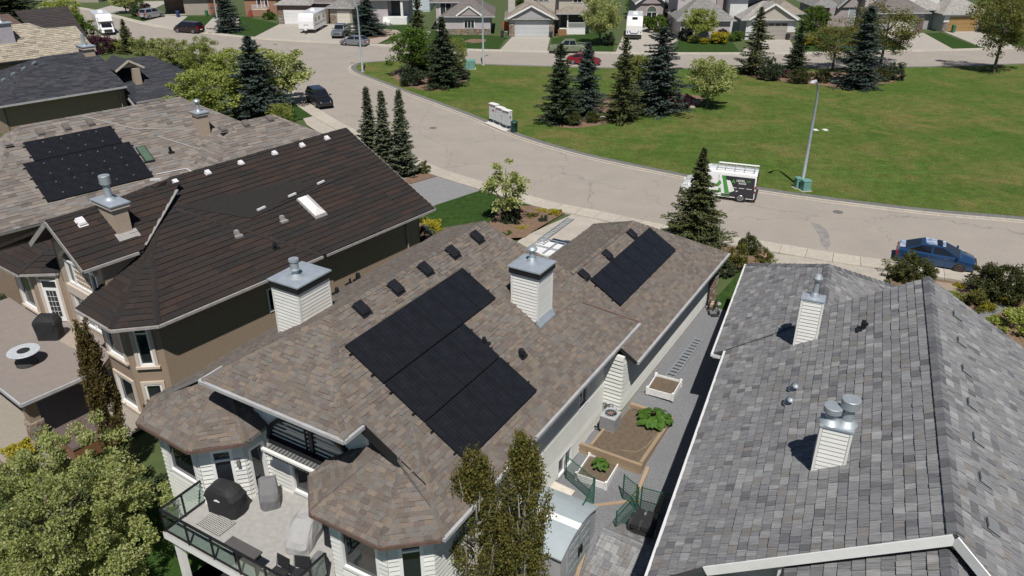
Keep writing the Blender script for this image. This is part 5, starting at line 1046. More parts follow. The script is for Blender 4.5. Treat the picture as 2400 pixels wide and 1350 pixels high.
# --- right park bed
bed([(28.86,100.66,0.00),(30.73,98.65,0.00),(33.31,96.72,0.00),(36.82,94.85,0.00),(39.37,92.83,0.00),(42.68,94.17,0.00),(47.78,97.68,0.00),(49.41,100.15,0.00),(47.04,102.21,0.00),(38.47,102.73,0.00),(32.02,103.27,0.00)])
tree('spruce_tree', 'ragged grey-green spruce at the left end of the right park bed', 'tree', 'thin_a', (30.62,101.20,0.10,8.22,2.35), .5); tree('spruce_tree', 'slender young spruce with open tiers above the low hedge', 'tree', 'spruce_b', (37.01,104.39,0.10,5.55,1.77), 2)
tree('spruce_tree', 'broad blue-green spruce in front of the right park bed', 'tree', 'blue_b', (40.94,93.95,0.10,9.22,2.94), 1.7); tree('leafy_tree', 'airy light tree left of the broad blue-green spruce', 'tree', 'airy_olive', (41.51,103.58,0.10,6.19,3.23), .5)
tree('leafy_tree', 'tall airy tree with leaning bare stems right of the broad spruce', 'tree', 'airy_olive', (48.51,105.50,0.10,7.99,4.16), 2.5); tree('leaning_tree', 'leaning tree with bent trunk alone at the right edge of the park', 'tree', 'airy_olive', (61.70,102.25,0.10,10.02,5.10), 4)
for i, (d, lab) in enumerate((((31.81,97.70,0.10,2.46,1.31), 'dark shrub at the foot of the ragged spruce'), ((34.81,96.26,0.10,1.83,1.60), 'olive hedge shrub below the slender young spruce'), ((37.72,96.73,0.10,1.63,1.35), 'olive hedge shrub between the slender spruce and the broad spruce'), ((45.04,97.21,0.10,1.74,1.35), 'olive shrub right against the broad spruce'), ((47.03,98.18,0.10,1.96,1.31), 'dark upright shrub at the right end of the right bed'))): bush('shrub', lab, ('mugo', 'dark_shrub')[i in (0, 4)], d, i)
bush('shrub', 'bare purple-grey shrub in the gap of the right park bed', 'purple_shrub', (34.05,99.17,0.10,1.15,1.06), 1)
# --- near trees
tree('spruce_tree', 'olive kerbside spruce with brown cone tip in front of the green-striped van', 'tree', 'near_spruce', (11.99,47.55,-0.30,7.06,2.37), .6)
for k, (d, lab) in enumerate((((-11.93,64.34,-0.10,6.86,1.11), 'leftmost of three slim columnar spruces by the grey driveway'), ((-10.44,62.54,-0.10,6.95,1.08), 'middle one of three slim columnar spruces by the grey driveway'), ((-8.96,62.10,-0.10,7.15,1.11), 'rightmost of three slim columnar spruces by the grey driveway'))): tree('columnar_spruce', lab, 'tree', 'slim_spruce', d, k * 2, 'slim spruces by the driveway')
bush('shrub', 'dry sparse shrub between the slim spruces and the pavement', 'olive_shrub', (-7.31,62.54,-0.10,1.10,0.64))
tree('young_tree', 'young leafy tree standing in the garden bed before the solar house', 'tree', 'young', (-0.42,51.70,-0.50,4.97,1.76), .8)
tree('spruce_tree', 'tall dark blue spruce rising out of the pale leafy trees on the left', 'tree', 'blue_a', (-26.13,80.33,-0.20,8.42,3.25), .2)
for i, (d, k, lab) in enumerate((((-31.05,80.62,-0.50,5.44,3.90), 'round_spring', 'large yellow-green leafy tree beside the blue-black roof'), ((-25.82,85.30,-0.10,6.23,2.98), 'round_cream', 'cream-green leafy tree right of the tall blue spruce'), ((-32.28,93.27,-0.30,5.23,2.75), 'round_spring', 'yellow-green leafy tree directly behind the tall blue spruce'), ((-38.34,99.07,-0.30,4.89,2.90), 'spring_b', 'bushy yellow-green tree by the road behind the blue-black roof'), ((-44.56,105.56,-0.30,4.08,2.80), 'round_cream', 'pale leafy tree by the road left of the bushy yellow-green one'), ((-49.99,109.83,-0.30,3.67,2.03), 'round_cream', 'pale small tree at the left end of the leafy row by the road'), ((-22.87,77.33,-0.10,2.22,1.40), 'spring_b', 'low bright tree on the driveway corner left of the black car'))): tree('leafy_tree', lab, 'tree', k, d, i * 1.3)
tree('pine_tree', 'small dark pine by the road beside the purple shrub', 'tree', 'warm_a', (-55.43,116.70,-0.30,4.96,1.90), 1); bush('purple_shrub', 'large purple-leaved shrub behind the beige tiled roof', 'purple_shrub', (-59.45,116.70,-0.30,3.09,2.71)); bush('shrub', 'small yellow-green shrub right of the purple-leaved shrub', 'spring_shrub', (-57.61,117.70,-0.30,2.10,1.37))
tree('leafy_tree', 'dark green leafy tree beside the motorhome', 'tree', 'egg_green', (-66.68,125.14,-0.30,4.64,3.14), 1); tree('leafy_tree', 'yellow-green willow behind the dark brown roof', 'tree', 'round_spring', (-74.96,136.36,0.00,5.25,3.40), 2); tree('spruce_tree', 'big dark spruce in the top left corner', 'tree', 'spruce_a', (-86.65,141.90,0.00,8.94,5.48), 1)
# --- bottom left: spreading tree, juniper column, aspens in front
tree('flowering_tree', 'big round cream-green tree filling the bottom left corner', 'tree', 'big_near', (-17.07,22.17,-2.70,5.45,3.93), .5)
def column(name, label, seed, h, r, m, n, l, w, loc, bark, forks=0, lift=.4, squeeze=.35):
    g = np.random.default_rng(seed); t = thing(name, label, 'tree', loc); ns = 130; zc = g.uniform(0, 1, ns) ** .9; a = g.uniform(0, 6.28, ns); rr = g.uniform(.15, 1, ns) ** .7 * r * np.clip(np.sin(np.pi * np.clip(zc * .93 + .1, 0, 1)) ** squeeze, .1, 1) * (1 - .62 * zc ** 2.2)
    c = np.stack([rr * np.cos(a), rr * np.sin(a), zc * h * (1 - lift * .2) + .2], 1); k = g.integers(0, ns, n); s = g.uniform(0, 1, (n, 1)); d = np.stack([np.cos(a) * .22, np.sin(a) * .22, np.ones(ns)], 1)[k]
    P = c[k] + d * s * h * .14 + g.normal(size=(n, 3)) * np.array([.14, .14, .1]) * (1.1 - s * .6) * max(.6, r); D = d + g.normal(size=(n, 3)) * .7
    link('crown', quads_mesh('crown', leaves(P, D, l, w, g, .25), 4, LF[m]), t); B = MB(); B.tube([(0, 0, -.3), (0, .02, h * .5), (.03, 0, h * .93)], [.13, .09, .02], 7)
    rnd = random.Random(seed)
    for i in range(forks): z = h * (.12 + .7 * i / forks); q = rnd.uniform(0, 6.28); e = r * .7; B.tube([(0, 0, z), (math.cos(q) * e * .6, math.sin(q) * e * .6, z + h * .07), (math.cos(q) * e * .8, math.sin(q) * e * .8, z + h * .2)], [.05, .035, .012], 5)
    B.build('trunk', bark, t); return t
_b = (-17.70,28.10,-2.70,7.53,0.97); column('juniper', 'rust-tipped columnar juniper between the hot tub and the deck', 3, _b[3], _b[4] * .55, 'juniper', 13000, .16, .05, _b[:3], M_bark, squeeze=.5)
_b = (-35.08,48.59,-2.50,5.74,0.92); column('juniper', 'rust-tipped juniper at the left edge between the taupe roof and the brown roof', 4, _b[3], _b[4] * .6, 'juniper', 9000, .16, .05, _b[:3], M_bark, squeeze=.5)
bush('shrub', 'yellow-green shrub in the mulch at the lower left edge', 'yellow_shrub', (-22.58,28.82,-2.60,0.99,0.63)); bush('shrub', 'low grey-green shrub beside the taupe deck at the left edge', 'olive_shrub', (-29.05,39.28,-2.40,0.91,0.79)); bush('shrub', 'dark green shrub left of the tan house bay at the left edge', 'dark_shrub', (-30.75,41.72,-2.20,1.32,0.64))
_a = (-1.22,20.17,-2.60); column('columnar_aspen', 'left one of two bronze-leaved columnar aspens before the right bay', 5, 6.9, 1.15, 'bronze', 20000, .088, .058, _a, M_pale, 26)
_a = (0.40,19.80,-2.60); column('columnar_aspen', 'right and taller one of two bronze-leaved columnar aspens', 6, 7.9, .95, 'bronze', 23000, .088, .058, _a, M_pale, 30)
# ---------------------------------------------------------------- the row of houses across the far road
def colm(n, c, **k): return mat(n, c, tuple(x * .9 for x in c), rough=.85, scale=1.2, **k)
W_lav = colm('lavender_stucco', (.47, .43, .44)); W_mauve = colm('mauve_stucco', (.36, .31, .31)); W_bei = colm('warm_beige_siding', (.44, .41, .35)); W_wht = colm('white_siding', (.62, .63, .63)); W_blu = colm('pale_blue_siding', (.5, .55, .59)); W_brn = colm('brown_brick', (.19, .135, .11)); W_org = colm('orange_brick', (.32, .18, .12)); W_gry = colm('grey_siding', (.36, .36, .37)); W_tan = colm('tan_siding', (.36, .32, .27))
R_gry = brickmat('far_grey_shakes', (.2, .195, .185), (.26, .25, .235), (.1, .098, .095), w=.35, h=.3, ms=.03); R_pal = brickmat('far_pale_shakes', (.36, .345, .32), (.28, .27, .25), (.17, .16, .15), w=.4, h=.32, ms=.03); R_brn = brickmat('far_brown_shingle', (.17, .15, .14), (.14, .122, .115), (.09, .08, .075), w=.4, h=.25, ms=.02); R_tan = brickmat('far_tan_shakes', (.3, .265, .215), (.24, .21, .175), (.12, .1, .09), w=.35, h=.3, ms=.03)
M_gd = lambda n, c: mat(n, c, tuple(x * .93 for x in c), rough=.5, scale=1)
D_white = M_gd('white_door_paint', (.74, .74, .74)); D_grey = M_gd('grey_door_paint', (.5, .52, .53)); D_taupe = M_gd('taupe_door_paint', (.33, .31, .28)); D_cream = M_gd('cream_door_paint', (.6, .57, .5)); D_gold = mat('golden_wood_door', (.38, .24, .1), (.28, .17, .07), rough=.55, scale=1.5, stretch=(1, 1, 14)); D_dark = M_gd('painted_recess_shade', (.03, .03, .035))  # D_dark: near-black colour stands in for shade in door recesses and porch
class FH:
    """house block by block in metres: x along the front from its left edge, y back from the front wall"""
    def __init__(s, label, loc, rz=0.): s.t = thing('street_house', label, 'house', loc, rz)
    def block(s, x0, x1, y0, y1, h, m, z=-.3): MB().bx(x0, x1, y0, y1, z, h).build('wall', m, s.t); return s
    def hip(s, x0, x1, y0, y1, z, sl, m, o=.45, name='roof'):
        x0 -= o; x1 += o; y0 -= o; y1 += o; w, d = x1 - x0, y1 - y0; k = min(w, d) / 2; h = z + k * sl; B = MB()
        if w >= d: r = [(x0 + k, y0 + k, h), (x1 - k, y0 + k, h)]
        else: r = [(x0 + k, y0 + k, h), (x0 + k, y1 - k, h)]
        c = [(x0, y0, z), (x1, y0, z), (x1, y1, z), (x0, y1, z)]
        if w >= d: F = [[c[0], c[1], r[1], r[0]], [c[1], c[2], r[1]], [c[2], c[3], r[0], r[1]], [c[3], c[0], r[0]]]
        else: F = [[c[0], c[1], r[0]], [c[1], c[2], r[1], r[0]], [c[2], c[3], r[1]], [c[3], c[0], r[0], r[1]]]
        for f in F: B.poly(f)
        B.poly(c[::-1]); s.rf = B.build(name, m, s.t, uv=True); MB().bx(x0 - .05, x1 + .05, y0 - .06, y0 - .004, z - .14, z + .03).build('gutter', M_gut, s.t); return s
    def gable(s, x0, x1, y0, y1, z, rise, m, o=.4, face=None, name='roof', trim=None):
        """ridge runs back from the street; triangle faces the street"""
        x0 -= o; x1 += o; xc = (x0 + x1) / 2; B = MB(); ya = y0 - o
        for a, b in (((x0, z), (xc, z + rise)), ((xc, z + rise), (x1, z))): B.slab([(a[0], ya, a[1]), (b[0], ya, b[1]), (b[0], y1, b[1]), (a[0], y1, a[1])], (0, 0, -.12))
        s.rf = B.build(name, m, s.t, uv=True); B = MB()
        for a, b in (((x0, z), (xc, z + rise)), ((xc, z + rise), (x1, z))): B.beam((a[0], ya - .03, a[1] - .1), (b[0], ya - .03, b[1] - .1), .05, .26)
        B.build('rake_board', trim or M_white, s.t); B = MB(); B.slab([(x0 + o, y0, z - .05), (x1 - o, y0, z - .05), (xc, y0, z + rise - .25)], (0, .1, 0)); B.build('gable_wall', face or W_gry, s.t); return s
    def door(s, x0, x1, h, m, y=0., z=0., panes=False, rows=4):
        o = MB().bx(x0, x1, y - .03, y + .02, z, h).build('garage_door', m, s.t); B = MB()
        for i in range(rows):
            a = z + (h - z) * i / rows + .03; b = z + (h - z) * (i + 1) / rows - .03; n = max(2, int((x1 - x0) / 1.1))
            if panes and i == rows - 1: continue
            for k in range(n): B.bx(x0 + (x1 - x0) * k / n + .06, x0 + (x1 - x0) * (k + 1) / n - .06, y - .05, y - .031, a, b)
        B.build('door_panels', m, o, kind='stuff')
        if panes:
            for k in range(4): MB().bx(x0 + (x1 - x0) * k / 4 + .1, x0 + (x1 - x0) * (k + 1) / 4 - .1, y - .045, y - .031, h - .5, h - .12).build('pane', M_glass, o)
        return s
    def win(s, x0, x1, z0, z1, y=0., bars=1, m=None, frame=None):
        o = MB().bx(x0 - .08, x1 + .08, y - .07, y + .01, z0 - .08, z1 + .08).build('window', frame or M_frame, s.t); n = bars
        for k in range(n): MB().bx(x0 + (x1 - x0) * k / n + .04, x0 + (x1 - x0) * (k + 1) / n - .04, y - .085, y - .071, z0, z1).build('pane', m or M_glass, o)
        return s
    def pier(s, x0, x1, z0, z1, y0=-.12, y1=.3):
        core = MB().bx(x0 + .03, x1 - .03, y0 + .03, y1, z0, z1).build('stone_cladding', M_stone[0], s.t); B = MB(); z = z0
        while z < z1 - .05:
            h = random.uniform(.16, .3); t = x0
            while t < x1 - .05: l = random.uniform(.2, .5); B.bx(t + .015, min(t + l, x1) - .015, y0 - random.uniform(0, .05), y0 + .04, z + .015, min(z + h, z1) - .01, random.randrange(3)); t += l
            z += h
        B.build('stone', M_stone, core, kind='stuff'); return s
    def box(s, name, m, *a): MB().bx(*a).build(name, m, s.t); return s
    def steps(s, x0, x1, y, n, m, rise=.17, run=.28):
        for i in range(n): MB().bx(x0, x1, y - run * (n - i), y, rise * i, rise * (i + 1) - .002).build('step', m, s.t)
        return s
    def rail(s, x0, x1, y, z, h=.95, m=None):
        B = MB(); B.bx(x0, x1, y - .04, y + .04, z + h - .06, z + h); B.bx(x0, x1, y - .03, y + .03, z + .1, z + .15); n = int((x1 - x0) / .16)
        for i in range(n + 1): x = x0 + (x1 - x0) * i / n; B.bx(x - .025, x + .025, y - .025, y + .025, z + .151, z + h - .061)
        B.build('railing', m or M_white, s.t, kind='stuff'); return s
h = FH('beige and brick house with dark open carport, second from the left of the far row', (-65.57,154.33,0.00), .18); h.block(4.17, 8.47, 0, 9, 2.9, W_tan).block(8.47, 10.14, 0, 9, 2.9, W_org).block(0, 4.17, 3.5, 9, 3.0, W_brn).box('carport_floor', M_conc, 0, 4.17, 0, 3.5, -.2, .02).hip(0, 10.14, 0, 9, 2.95, .5, R_gry); h.box('side_door', mat('rust_door', (.25, .1, .06)), 8.89, 9.72, -.04, .0, 0, 2.1)
h = FH('orange brick house with red steps and white railed porch', (-50.05,153.77,0.00), .05); h.block(0, 5.90, 1.5, 10, 3.4, W_org).box('porch', W_org, 1.94, 4.58, -1.2, 1.5, 0, 1.1).steps(1.11, 1.94, -.2, 6, mat('red_steps', (.25, .05, .04))).rail(1.94, 4.58, -1.15, 1.1).win(2.36, 3.06, 1.3, 3.2, 1.5).win(3.75, 4.31, 1.4, 3.0, 1.5, 1).hip(0, 5.90, 1.5, 10, 3.4, .55, R_brn)
h = FH('dark brick house with white garage door behind the white travel trailer', (-40.81,143.84,0.00), -.05); h.block(0, 5.69, 0, 8, 3.3, W_brn).block(5.69, 9.38, 2.5, 10, 3.4, W_brn).door(0.97, 4.86, 2.35, D_white).hip(0, 5.69, 0, 8, 3.3, .5, R_pal).hip(5.69, 9.38, 2.5, 10, 3.3, .5, R_brn); h.pier(0.00, 0.90, 0, 1.4)
h = FH('beige garage under a grey shake roof behind the silver pickup', (-32.05,143.84,0.00), -.05); h.block(0.28, 4.17, 0, 8, 2.75, W_tan).door(1.53, 3.75, 2.2, D_cream, rows=4).hip(0, 4.31, 0, 8, 2.75, .55, R_gry); h.pier(0.28, 1.39, 0, 1.5)
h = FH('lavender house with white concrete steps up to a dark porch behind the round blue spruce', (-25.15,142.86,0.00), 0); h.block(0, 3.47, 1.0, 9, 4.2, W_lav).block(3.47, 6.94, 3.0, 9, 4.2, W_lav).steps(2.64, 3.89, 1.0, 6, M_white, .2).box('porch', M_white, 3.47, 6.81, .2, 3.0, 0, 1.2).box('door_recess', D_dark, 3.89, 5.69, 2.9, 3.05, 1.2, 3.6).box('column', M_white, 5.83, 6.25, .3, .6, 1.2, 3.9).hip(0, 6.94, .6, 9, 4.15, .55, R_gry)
h = FH('two storey house with pale blue lap siding behind the spruce tips', (-20.21,159.53,0.00), 0); h.block(0, 4.31, 0, 9, 5.8, W_blu); B = MB(); z = .2
while z < 5.7: B.hexa([(0, -.04, z), (4.31, -.04, z), (4.31, -.001, z), (0, -.001, z), (0, -.012, z + .24), (4.31, -.012, z + .24), (4.31, -.001, z + .24), (0, -.001, z + .24)]); z += .24
B.build('siding', W_blu, h.t, kind='stuff'); h.win(2.50, 2.92, 3.4, 4.6, 0, 1).win(3.61, 4.03, 3.0, 4.6, 0, 1).hip(0, 4.31, 0, 9, 5.8, .5, R_gry)
h = FH('lavender stucco house with stone base, small front gable and white lace-curtained window', (-10.99,132.88,0.00), 0); h.block(0, 7.50, 0, 9, 2.75, W_lav).block(-1.53, 2.78, 3.2, 12, 4.6, W_lav).win(-0.83, 0.97, 2.6, 4.4, 3.2, 2).win(3.26, 4.86, 1.0, 2.3, 0, 3).hip(0, 7.78, 0, 10, 2.8, .62, R_brn); h.hip(-2.08, 2.78, 3.2, 12, 4.6, .5, R_brn); h.gable(2.08, 6.11, -.3, 3.2, 3.0, 1.45, R_brn, .1, W_mauve, name='front_gable'); h.pier(0, 7.50, -.1, .85)
h = FH('two storey beige house with double grey-white garage door between stone piers', (-0.48,130.38,0.00), 0); h.block(0, 7.08, 0, 7, 2.75, W_bei).block(2.50, 8.12, 5.5, 13, 6.2, W_bei).block(8.12, 13.19, 4.5, 13, 5.8, W_bei).door(0.97, 6.39, 2.45, D_grey); h.pier(0, 0.90, 0, 2.0).pier(6.39, 7.22, 0, 2.0); h.hip(-0.28, 7.36, 0, 7, 2.8, .6, R_tan).gable(0.14, 6.94, -.35, 4, 2.95, 1.9, R_tan, .3, W_gry, name='front_gable'); h.win(3.89, 6.53, 4.8, 5.9, 5.5, 3).win(10.42, 11.81, 4.7, 5.7, 4.5, 2)
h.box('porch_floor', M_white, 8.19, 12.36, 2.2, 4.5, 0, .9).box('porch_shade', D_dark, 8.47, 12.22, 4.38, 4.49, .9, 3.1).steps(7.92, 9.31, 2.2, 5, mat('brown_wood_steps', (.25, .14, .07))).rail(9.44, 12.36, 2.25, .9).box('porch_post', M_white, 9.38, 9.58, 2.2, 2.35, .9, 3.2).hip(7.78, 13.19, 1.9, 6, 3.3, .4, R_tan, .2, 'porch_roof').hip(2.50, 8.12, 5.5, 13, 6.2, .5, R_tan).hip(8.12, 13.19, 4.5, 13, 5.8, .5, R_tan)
h.box('side_gate', mat('orange_red_gate', (.45, .1, .04)), -0.97, 0, .8, .9, 0, 2.2); h.box('gas_chimney', mat('stone_grey_stack', (.5, .47, .44)), -0.14, 0.97, 3, 4.2, 2, 5.3)
h = FH('mauve house with tall arched front window behind the white trailer', (21.29,141.90,0.00), 0); h.block(0, 4.86, 0, 9, 3.7, W_mauve).block(4.86, 7.29, 2.2, 9, 3.7, W_mauve).gable(0, 5.14, -.25, 9, 3.7, 2.0, R_gry, .3, W_mauve).hip(4.86, 7.64, 2.0, 9, 3.7, .5, R_gry); h.win(1.88, 3.61, .9, 2.2, 0, 2); N = 12; B = MB(); o = [(2.71 - .87 * math.cos(math.pi * i / N), 2.3 + .95 * math.sin(math.pi * i / N)) for i in range(N + 1)]; B.poly([(u, -.08, z) for u, z in o]); B.build('arch_pane', glass('pale_green_glass', (.1, .15, .12), .1), h.t); B = MB()
for (u, z), (v, y) in zip(o, o[1:]): B.beam((u, -.06, z), (v, -.06, y), .12, .2, up=(0, 1, 0))
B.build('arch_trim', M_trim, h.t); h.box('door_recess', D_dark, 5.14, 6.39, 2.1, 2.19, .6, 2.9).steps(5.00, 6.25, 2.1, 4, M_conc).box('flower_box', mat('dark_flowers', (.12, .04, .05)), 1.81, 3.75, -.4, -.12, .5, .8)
h = FH('two storey grey-roofed house behind the round yellow-green tree', (26.34,127.97,0.00), 0); h.block(0, 7.78, 0, 8, 2.9, W_lav).block(0.28, 6.39, 5, 13, 6.4, W_lav).hip(-0.28, 8.06, 0, 8, 2.9, .72, R_gry).hip(0.28, 6.39, 5, 13, 6.4, .5, R_gry); h.win(2.36, 3.89, 5.2, 6.1, 5, 2).win(0.83, 1.39, 5.3, 6.0, 5, 1).win(4.58, 5.14, 5.3, 6.0, 5, 1).block(6.39, 7.78, 6, 13, 5.8, W_mauve)
h = FH('pale house with taupe garage door with windows and tan gable behind the ragged spruce', (36.62,127.97,0.00), 0); h.block(0, 7.78, 0, 8, 3.0, W_wht).block(-1.81, 0.97, 4, 13, 5.8, W_wht).block(0.97, 4.17, 6, 13, 5.6, W_wht).block(5.90, 9.38, 5, 13, 3.2, W_bei).door(2.36, 6.46, 2.5, D_taupe, panes=True).hip(-0.56, 8.19, 0, 8, 3.0, .55, R_pal).gable(0.42, 7.50, -.3, 5, 3.1, 2.3, R_pal, .3, W_bei, name='front_gable').hip(5.21, 10.07, 4.5, 13, 3.3, .6, R_tan).hip(-1.81, 4.17, 4, 13, 5.8, .45, R_pal); h.pier(6.53, 7.78, 0, 1.1)
h = FH('mauve gabled house with tall white window behind the leafy tree', (54.23,140.95,0.00), 0); h.block(0, 6.11, 0, 9, 3.2, W_mauve).gable(1.39, 6.11, -.3, 9, 3.2, 2.6, R_gry, .4, W_mauve, trim=M_gut).hip(-2.43, 1.67, .5, 9, 3.2, .6, R_gry); h.win(3.33, 4.44, .8, 3.4, 0, 1, m=glass('pale_window_reflection', (.35, .38, .4), .1)).block(-2.08, 0.00, 1, 9, 3.2, W_mauve)
h = FH('grey-roofed house with cream garage door and purple brick pier', (60.01,134.17,0.00), .06); h.block(0, 7.50, 0, 8, 3.1, W_gry).block(-0.42, 6.94, 5, 13, 6.2, W_lav).door(1.81, 6.11, 2.4, D_cream).hip(-0.28, 7.78, 0, 8, 3.15, .62, R_brn).hip(-0.42, 6.94, 5, 13, 6.2, .5, R_gry); h.box('brick_pier', mat('purple_brick', (.17, .11, .11), bump=.5, scale=9), 6.46, 7.50, -.15, .4, 0, 2.3)
h = FH('white two storey house with golden wood garage door and green bin', (71.25,135.47,0.00), .1); h.block(0, 6.94, 0, 8, 2.75, W_wht).block(-4.17, 1.39, 4.5, 13, 5.6, W_wht).block(1.39, 6.39, 5.5, 13, 6.2, W_wht).door(0.97, 5.83, 2.35, D_gold).hip(-0.28, 7.36, 0, 8, 2.8, .6, R_pal).hip(-4.31, 1.11, 2.5, 10, 3.2, .6, R_pal, name='side_roof').hip(-4.17, 6.39, 4.5, 13, 6.0, .5, R_pal); h.pier(0, 0.90, 0, 1.5).pier(5.90, 6.81, 0, 1.5); h.win(2.08, 5.97, 4.8, 5.8, 5.5, 4); h.block(-4.17, 0, 3, 8, 3.2, W_gry)
for i, (g, d, hh, lab, wm, rm) in enumerate((((-104.56,173.74,0.00), 30, 3.2, 'low tan house beyond the left road at the top left', W_tan, R_brn), ((-90.76,186.46,0.00), 24, 3.4, 'grey house at the top behind the parked silver wagon', W_gry, R_gry), ((22.69,197.43,0.00), 22, 5.5, 'beige house partly hidden behind the cream-green tree', W_bei, R_brn), ((106.23,183.31,0.00), 24, 5.5, 'pale house at the top right behind the leaning tree', W_wht, R_gry))):
    h = FH(lab, g, 0); h.block(0, d * .6, 0, 9, hh, wm).hip(0, d * .6, 0, 9, hh, .5, rm).win(2, 4, 1, 2.2).win(d * .35, d * .35 + 2, 1, 2.2)
# far gardens: driveways, lawns, shrubs, trees
def sheet(name, pts, off, m): B = MB(); B.poly([(p[0], p[1], off) for p in pts]); o = B.build(name, m, kind='structure'); return o
def ccw(P): a = sum(P[i][0] * P[(i + 1) % len(P)][1] - P[(i + 1) % len(P)][0] * P[i][1] for i in range(len(P))); return P if a > 0 else P[::-1]
for pts in ([(-74.95,152.12,0.00),(-65.57,154.33,0.00),(-54.01,153.22,0.00),(-52.01,136.36,0.00),(-65.98,145.83,0.00)], [(-54.59,152.12,0.00),(-49.88,153.22,0.00),(-40.81,143.84,0.00),(-41.46,129.57,0.00),(-49.58,135.47,0.00)], [(-24.83,140.95,0.00),(-17.86,142.86,0.00),(-17.04,132.88,0.00),(-20.79,123.38,0.00),(-21.55,124.88,0.00)], [(-13.26,137.25,0.00),(-10.99,132.88,0.00),(-3.46,132.04,0.00),(-0.95,129.57,0.00),(-2.02,119.78,0.00),(-12.71,120.49,0.00),(-15.76,124.88,0.00)], [(6.28,128.76,0.00),(12.67,134.60,0.00),(16.70,132.88,0.00),(14.73,117.04,0.00),(5.61,118.05,0.00)], [(26.34,127.97,0.00),(34.20,127.18,0.00),(33.11,117.04,0.00),(23.52,117.04,0.00)], [(46.20,131.21,0.00),(53.76,137.25,0.00),(59.83,132.88,0.00),(59.11,119.08,0.00),(41.47,117.04,0.00)], [(67.39,133.74,0.00),(70.82,134.60,0.00),(69.92,120.49,0.00),(65.26,119.43,0.00)], [(79.80,136.36,0.00),(84.87,132.88,0.00),(78.39,121.92,0.00),(74.53,121.92,0.00)]): sheet('front_lawn', ccw(pts), -.03, M_green)
M_conc2 = mat('worn_drive_concrete', (.4, .37, .325), (.33, .305, .27), rough=.9, scale=1.2, detail=8, bump=.1)
for pts in ([(-65.98,145.83,0.00),(-64.61,154.33,0.00),(-60.36,153.22,0.00),(-57.35,137.25,0.00)], [(-51.74,134.60,0.00),(-55.22,152.12,0.00),(-50.15,151.04,0.00),(-47.32,141.90,0.00),(-47.31,132.88,0.00)], [(-41.32,127.97,0.00),(-40.81,143.84,0.00),(-34.82,143.84,0.00),(-29.95,143.84,0.00),(-24.99,141.90,0.00),(-21.02,124.88,0.00),(-27.93,123.38,0.00)], [(-18.95,121.92,0.00),(-16.74,136.36,0.00),(-13.46,135.47,0.00),(-13.74,121.20,0.00)], [(-1.76,119.08,0.00),(0.00,130.38,0.00),(6.15,130.38,0.00),(5.10,117.71,0.00)], [(14.90,116.37,0.00),(19.84,140.95,0.00),(26.85,139.08,0.00),(26.34,127.97,0.00),(22.88,120.49,0.00),(19.60,115.71,0.00)], [(32.94,116.37,0.00),(38.43,127.97,0.00),(43.67,127.97,0.00),(41.25,116.37,0.00)], [(58.17,118.40,0.00),(61.07,134.17,0.00),(67.73,134.17,0.00),(65.10,118.74,0.00)], [(70.23,120.49,0.00),(71.67,135.47,0.00),(78.81,136.36,0.00),(75.41,121.20,0.00)], [(-81.63,157.76,0.00),(-81.64,174.44,0.00),(-72.32,175.86,0.00),(-70.20,157.76,0.00)]): sheet('far_driveway', ccw(pts), -.012, M_conc2)
sheet('gravel_garden', ccw([(-23.52,124.88,0.00),(-24.53,139.08,0.00),(-19.36,137.25,0.00),(-18.30,134.60,0.00),(-20.58,124.12,0.00)]), -.006, mat('pink_gravel', (.42, .34, .28), (.3, .24, .2), rough=.95, scale=7)); sheet('mulch_bed', ccw([(-25.78,131.21,0.00),(-24.94,136.36,0.00),(-21.25,135.47,0.00),(-20.64,130.38,0.00),(-22.84,127.97,0.00)]), .004, M_mulch); sheet('flower_bed', ccw([(-7.62,126.02,0.00),(-6.40,128.37,0.00),(-4.03,127.97,0.00),(-4.10,125.64,0.00),(-5.90,124.50,0.00)]), -.004, M_mulch)
tree('blue_spruce', 'round full blue spruce on a mulch bed before the lavender house', 'tree', 'blue_a', (-23.38,132.04,0.00,5.87,3.36), 1); tree('spruce_tree', 'broad dark spruce on the lawn by the far street lamp', 'tree', 'blue_b', (-46.96,135.47,0.00,7.56,2.66), 2)
for g, k, lab in (((13.32,123.38,0.00,6.99,3.02), 'round_cream', 'round cream-green tree before the beige two storey house'), ((28.80,125.64,0.00,5.26,2.49), 'round_spring', 'yellow-green tree in front of the grey-roofed house'), ((47.37,127.97,0.00,5.10,2.87), 'egg_green', 'dark green leafy tree right of the taupe garage door'), ((80.14,132.88,0.00,7.18,3.79), 'egg_green', 'tall green tree right of the golden garage door'), ((2.04,157.76,0.00,4.60,1.87), 'egg_green', 'dark tree between the lavender house and the beige house'), ((23.19,155.46,0.00,4.09,2.40), 'egg_green', 'dark tree behind the white trailer'), ((-45.71,157.76,0.00,3.84,1.38), 'egg_green', 'shaded tree left of the dark brick garage'), ((84.95,137.25,0.00,6.07,3.20), 'round_spring', 'yellow-green tree at the right edge behind the leaning tree'), ((-73.79,157.76,0.00,3.84,2.44), 'round_cream', 'pale tree on the lawn behind the motorhome'), ((-71.92,158.94,0.00,2.95,1.64), 'egg_green', 'small dark tree before the grey house at the top'), ((87.57,152.12,0.00,5.18,2.35), 'egg_green', 'dark tree behind the golden garage door'), ((32.05,181.02,0.00,4.76,2.77), 'spring_b', 'tree top between two roofs above the white trailer')): tree('leafy_tree', lab, 'tree', k, g, len(lab))
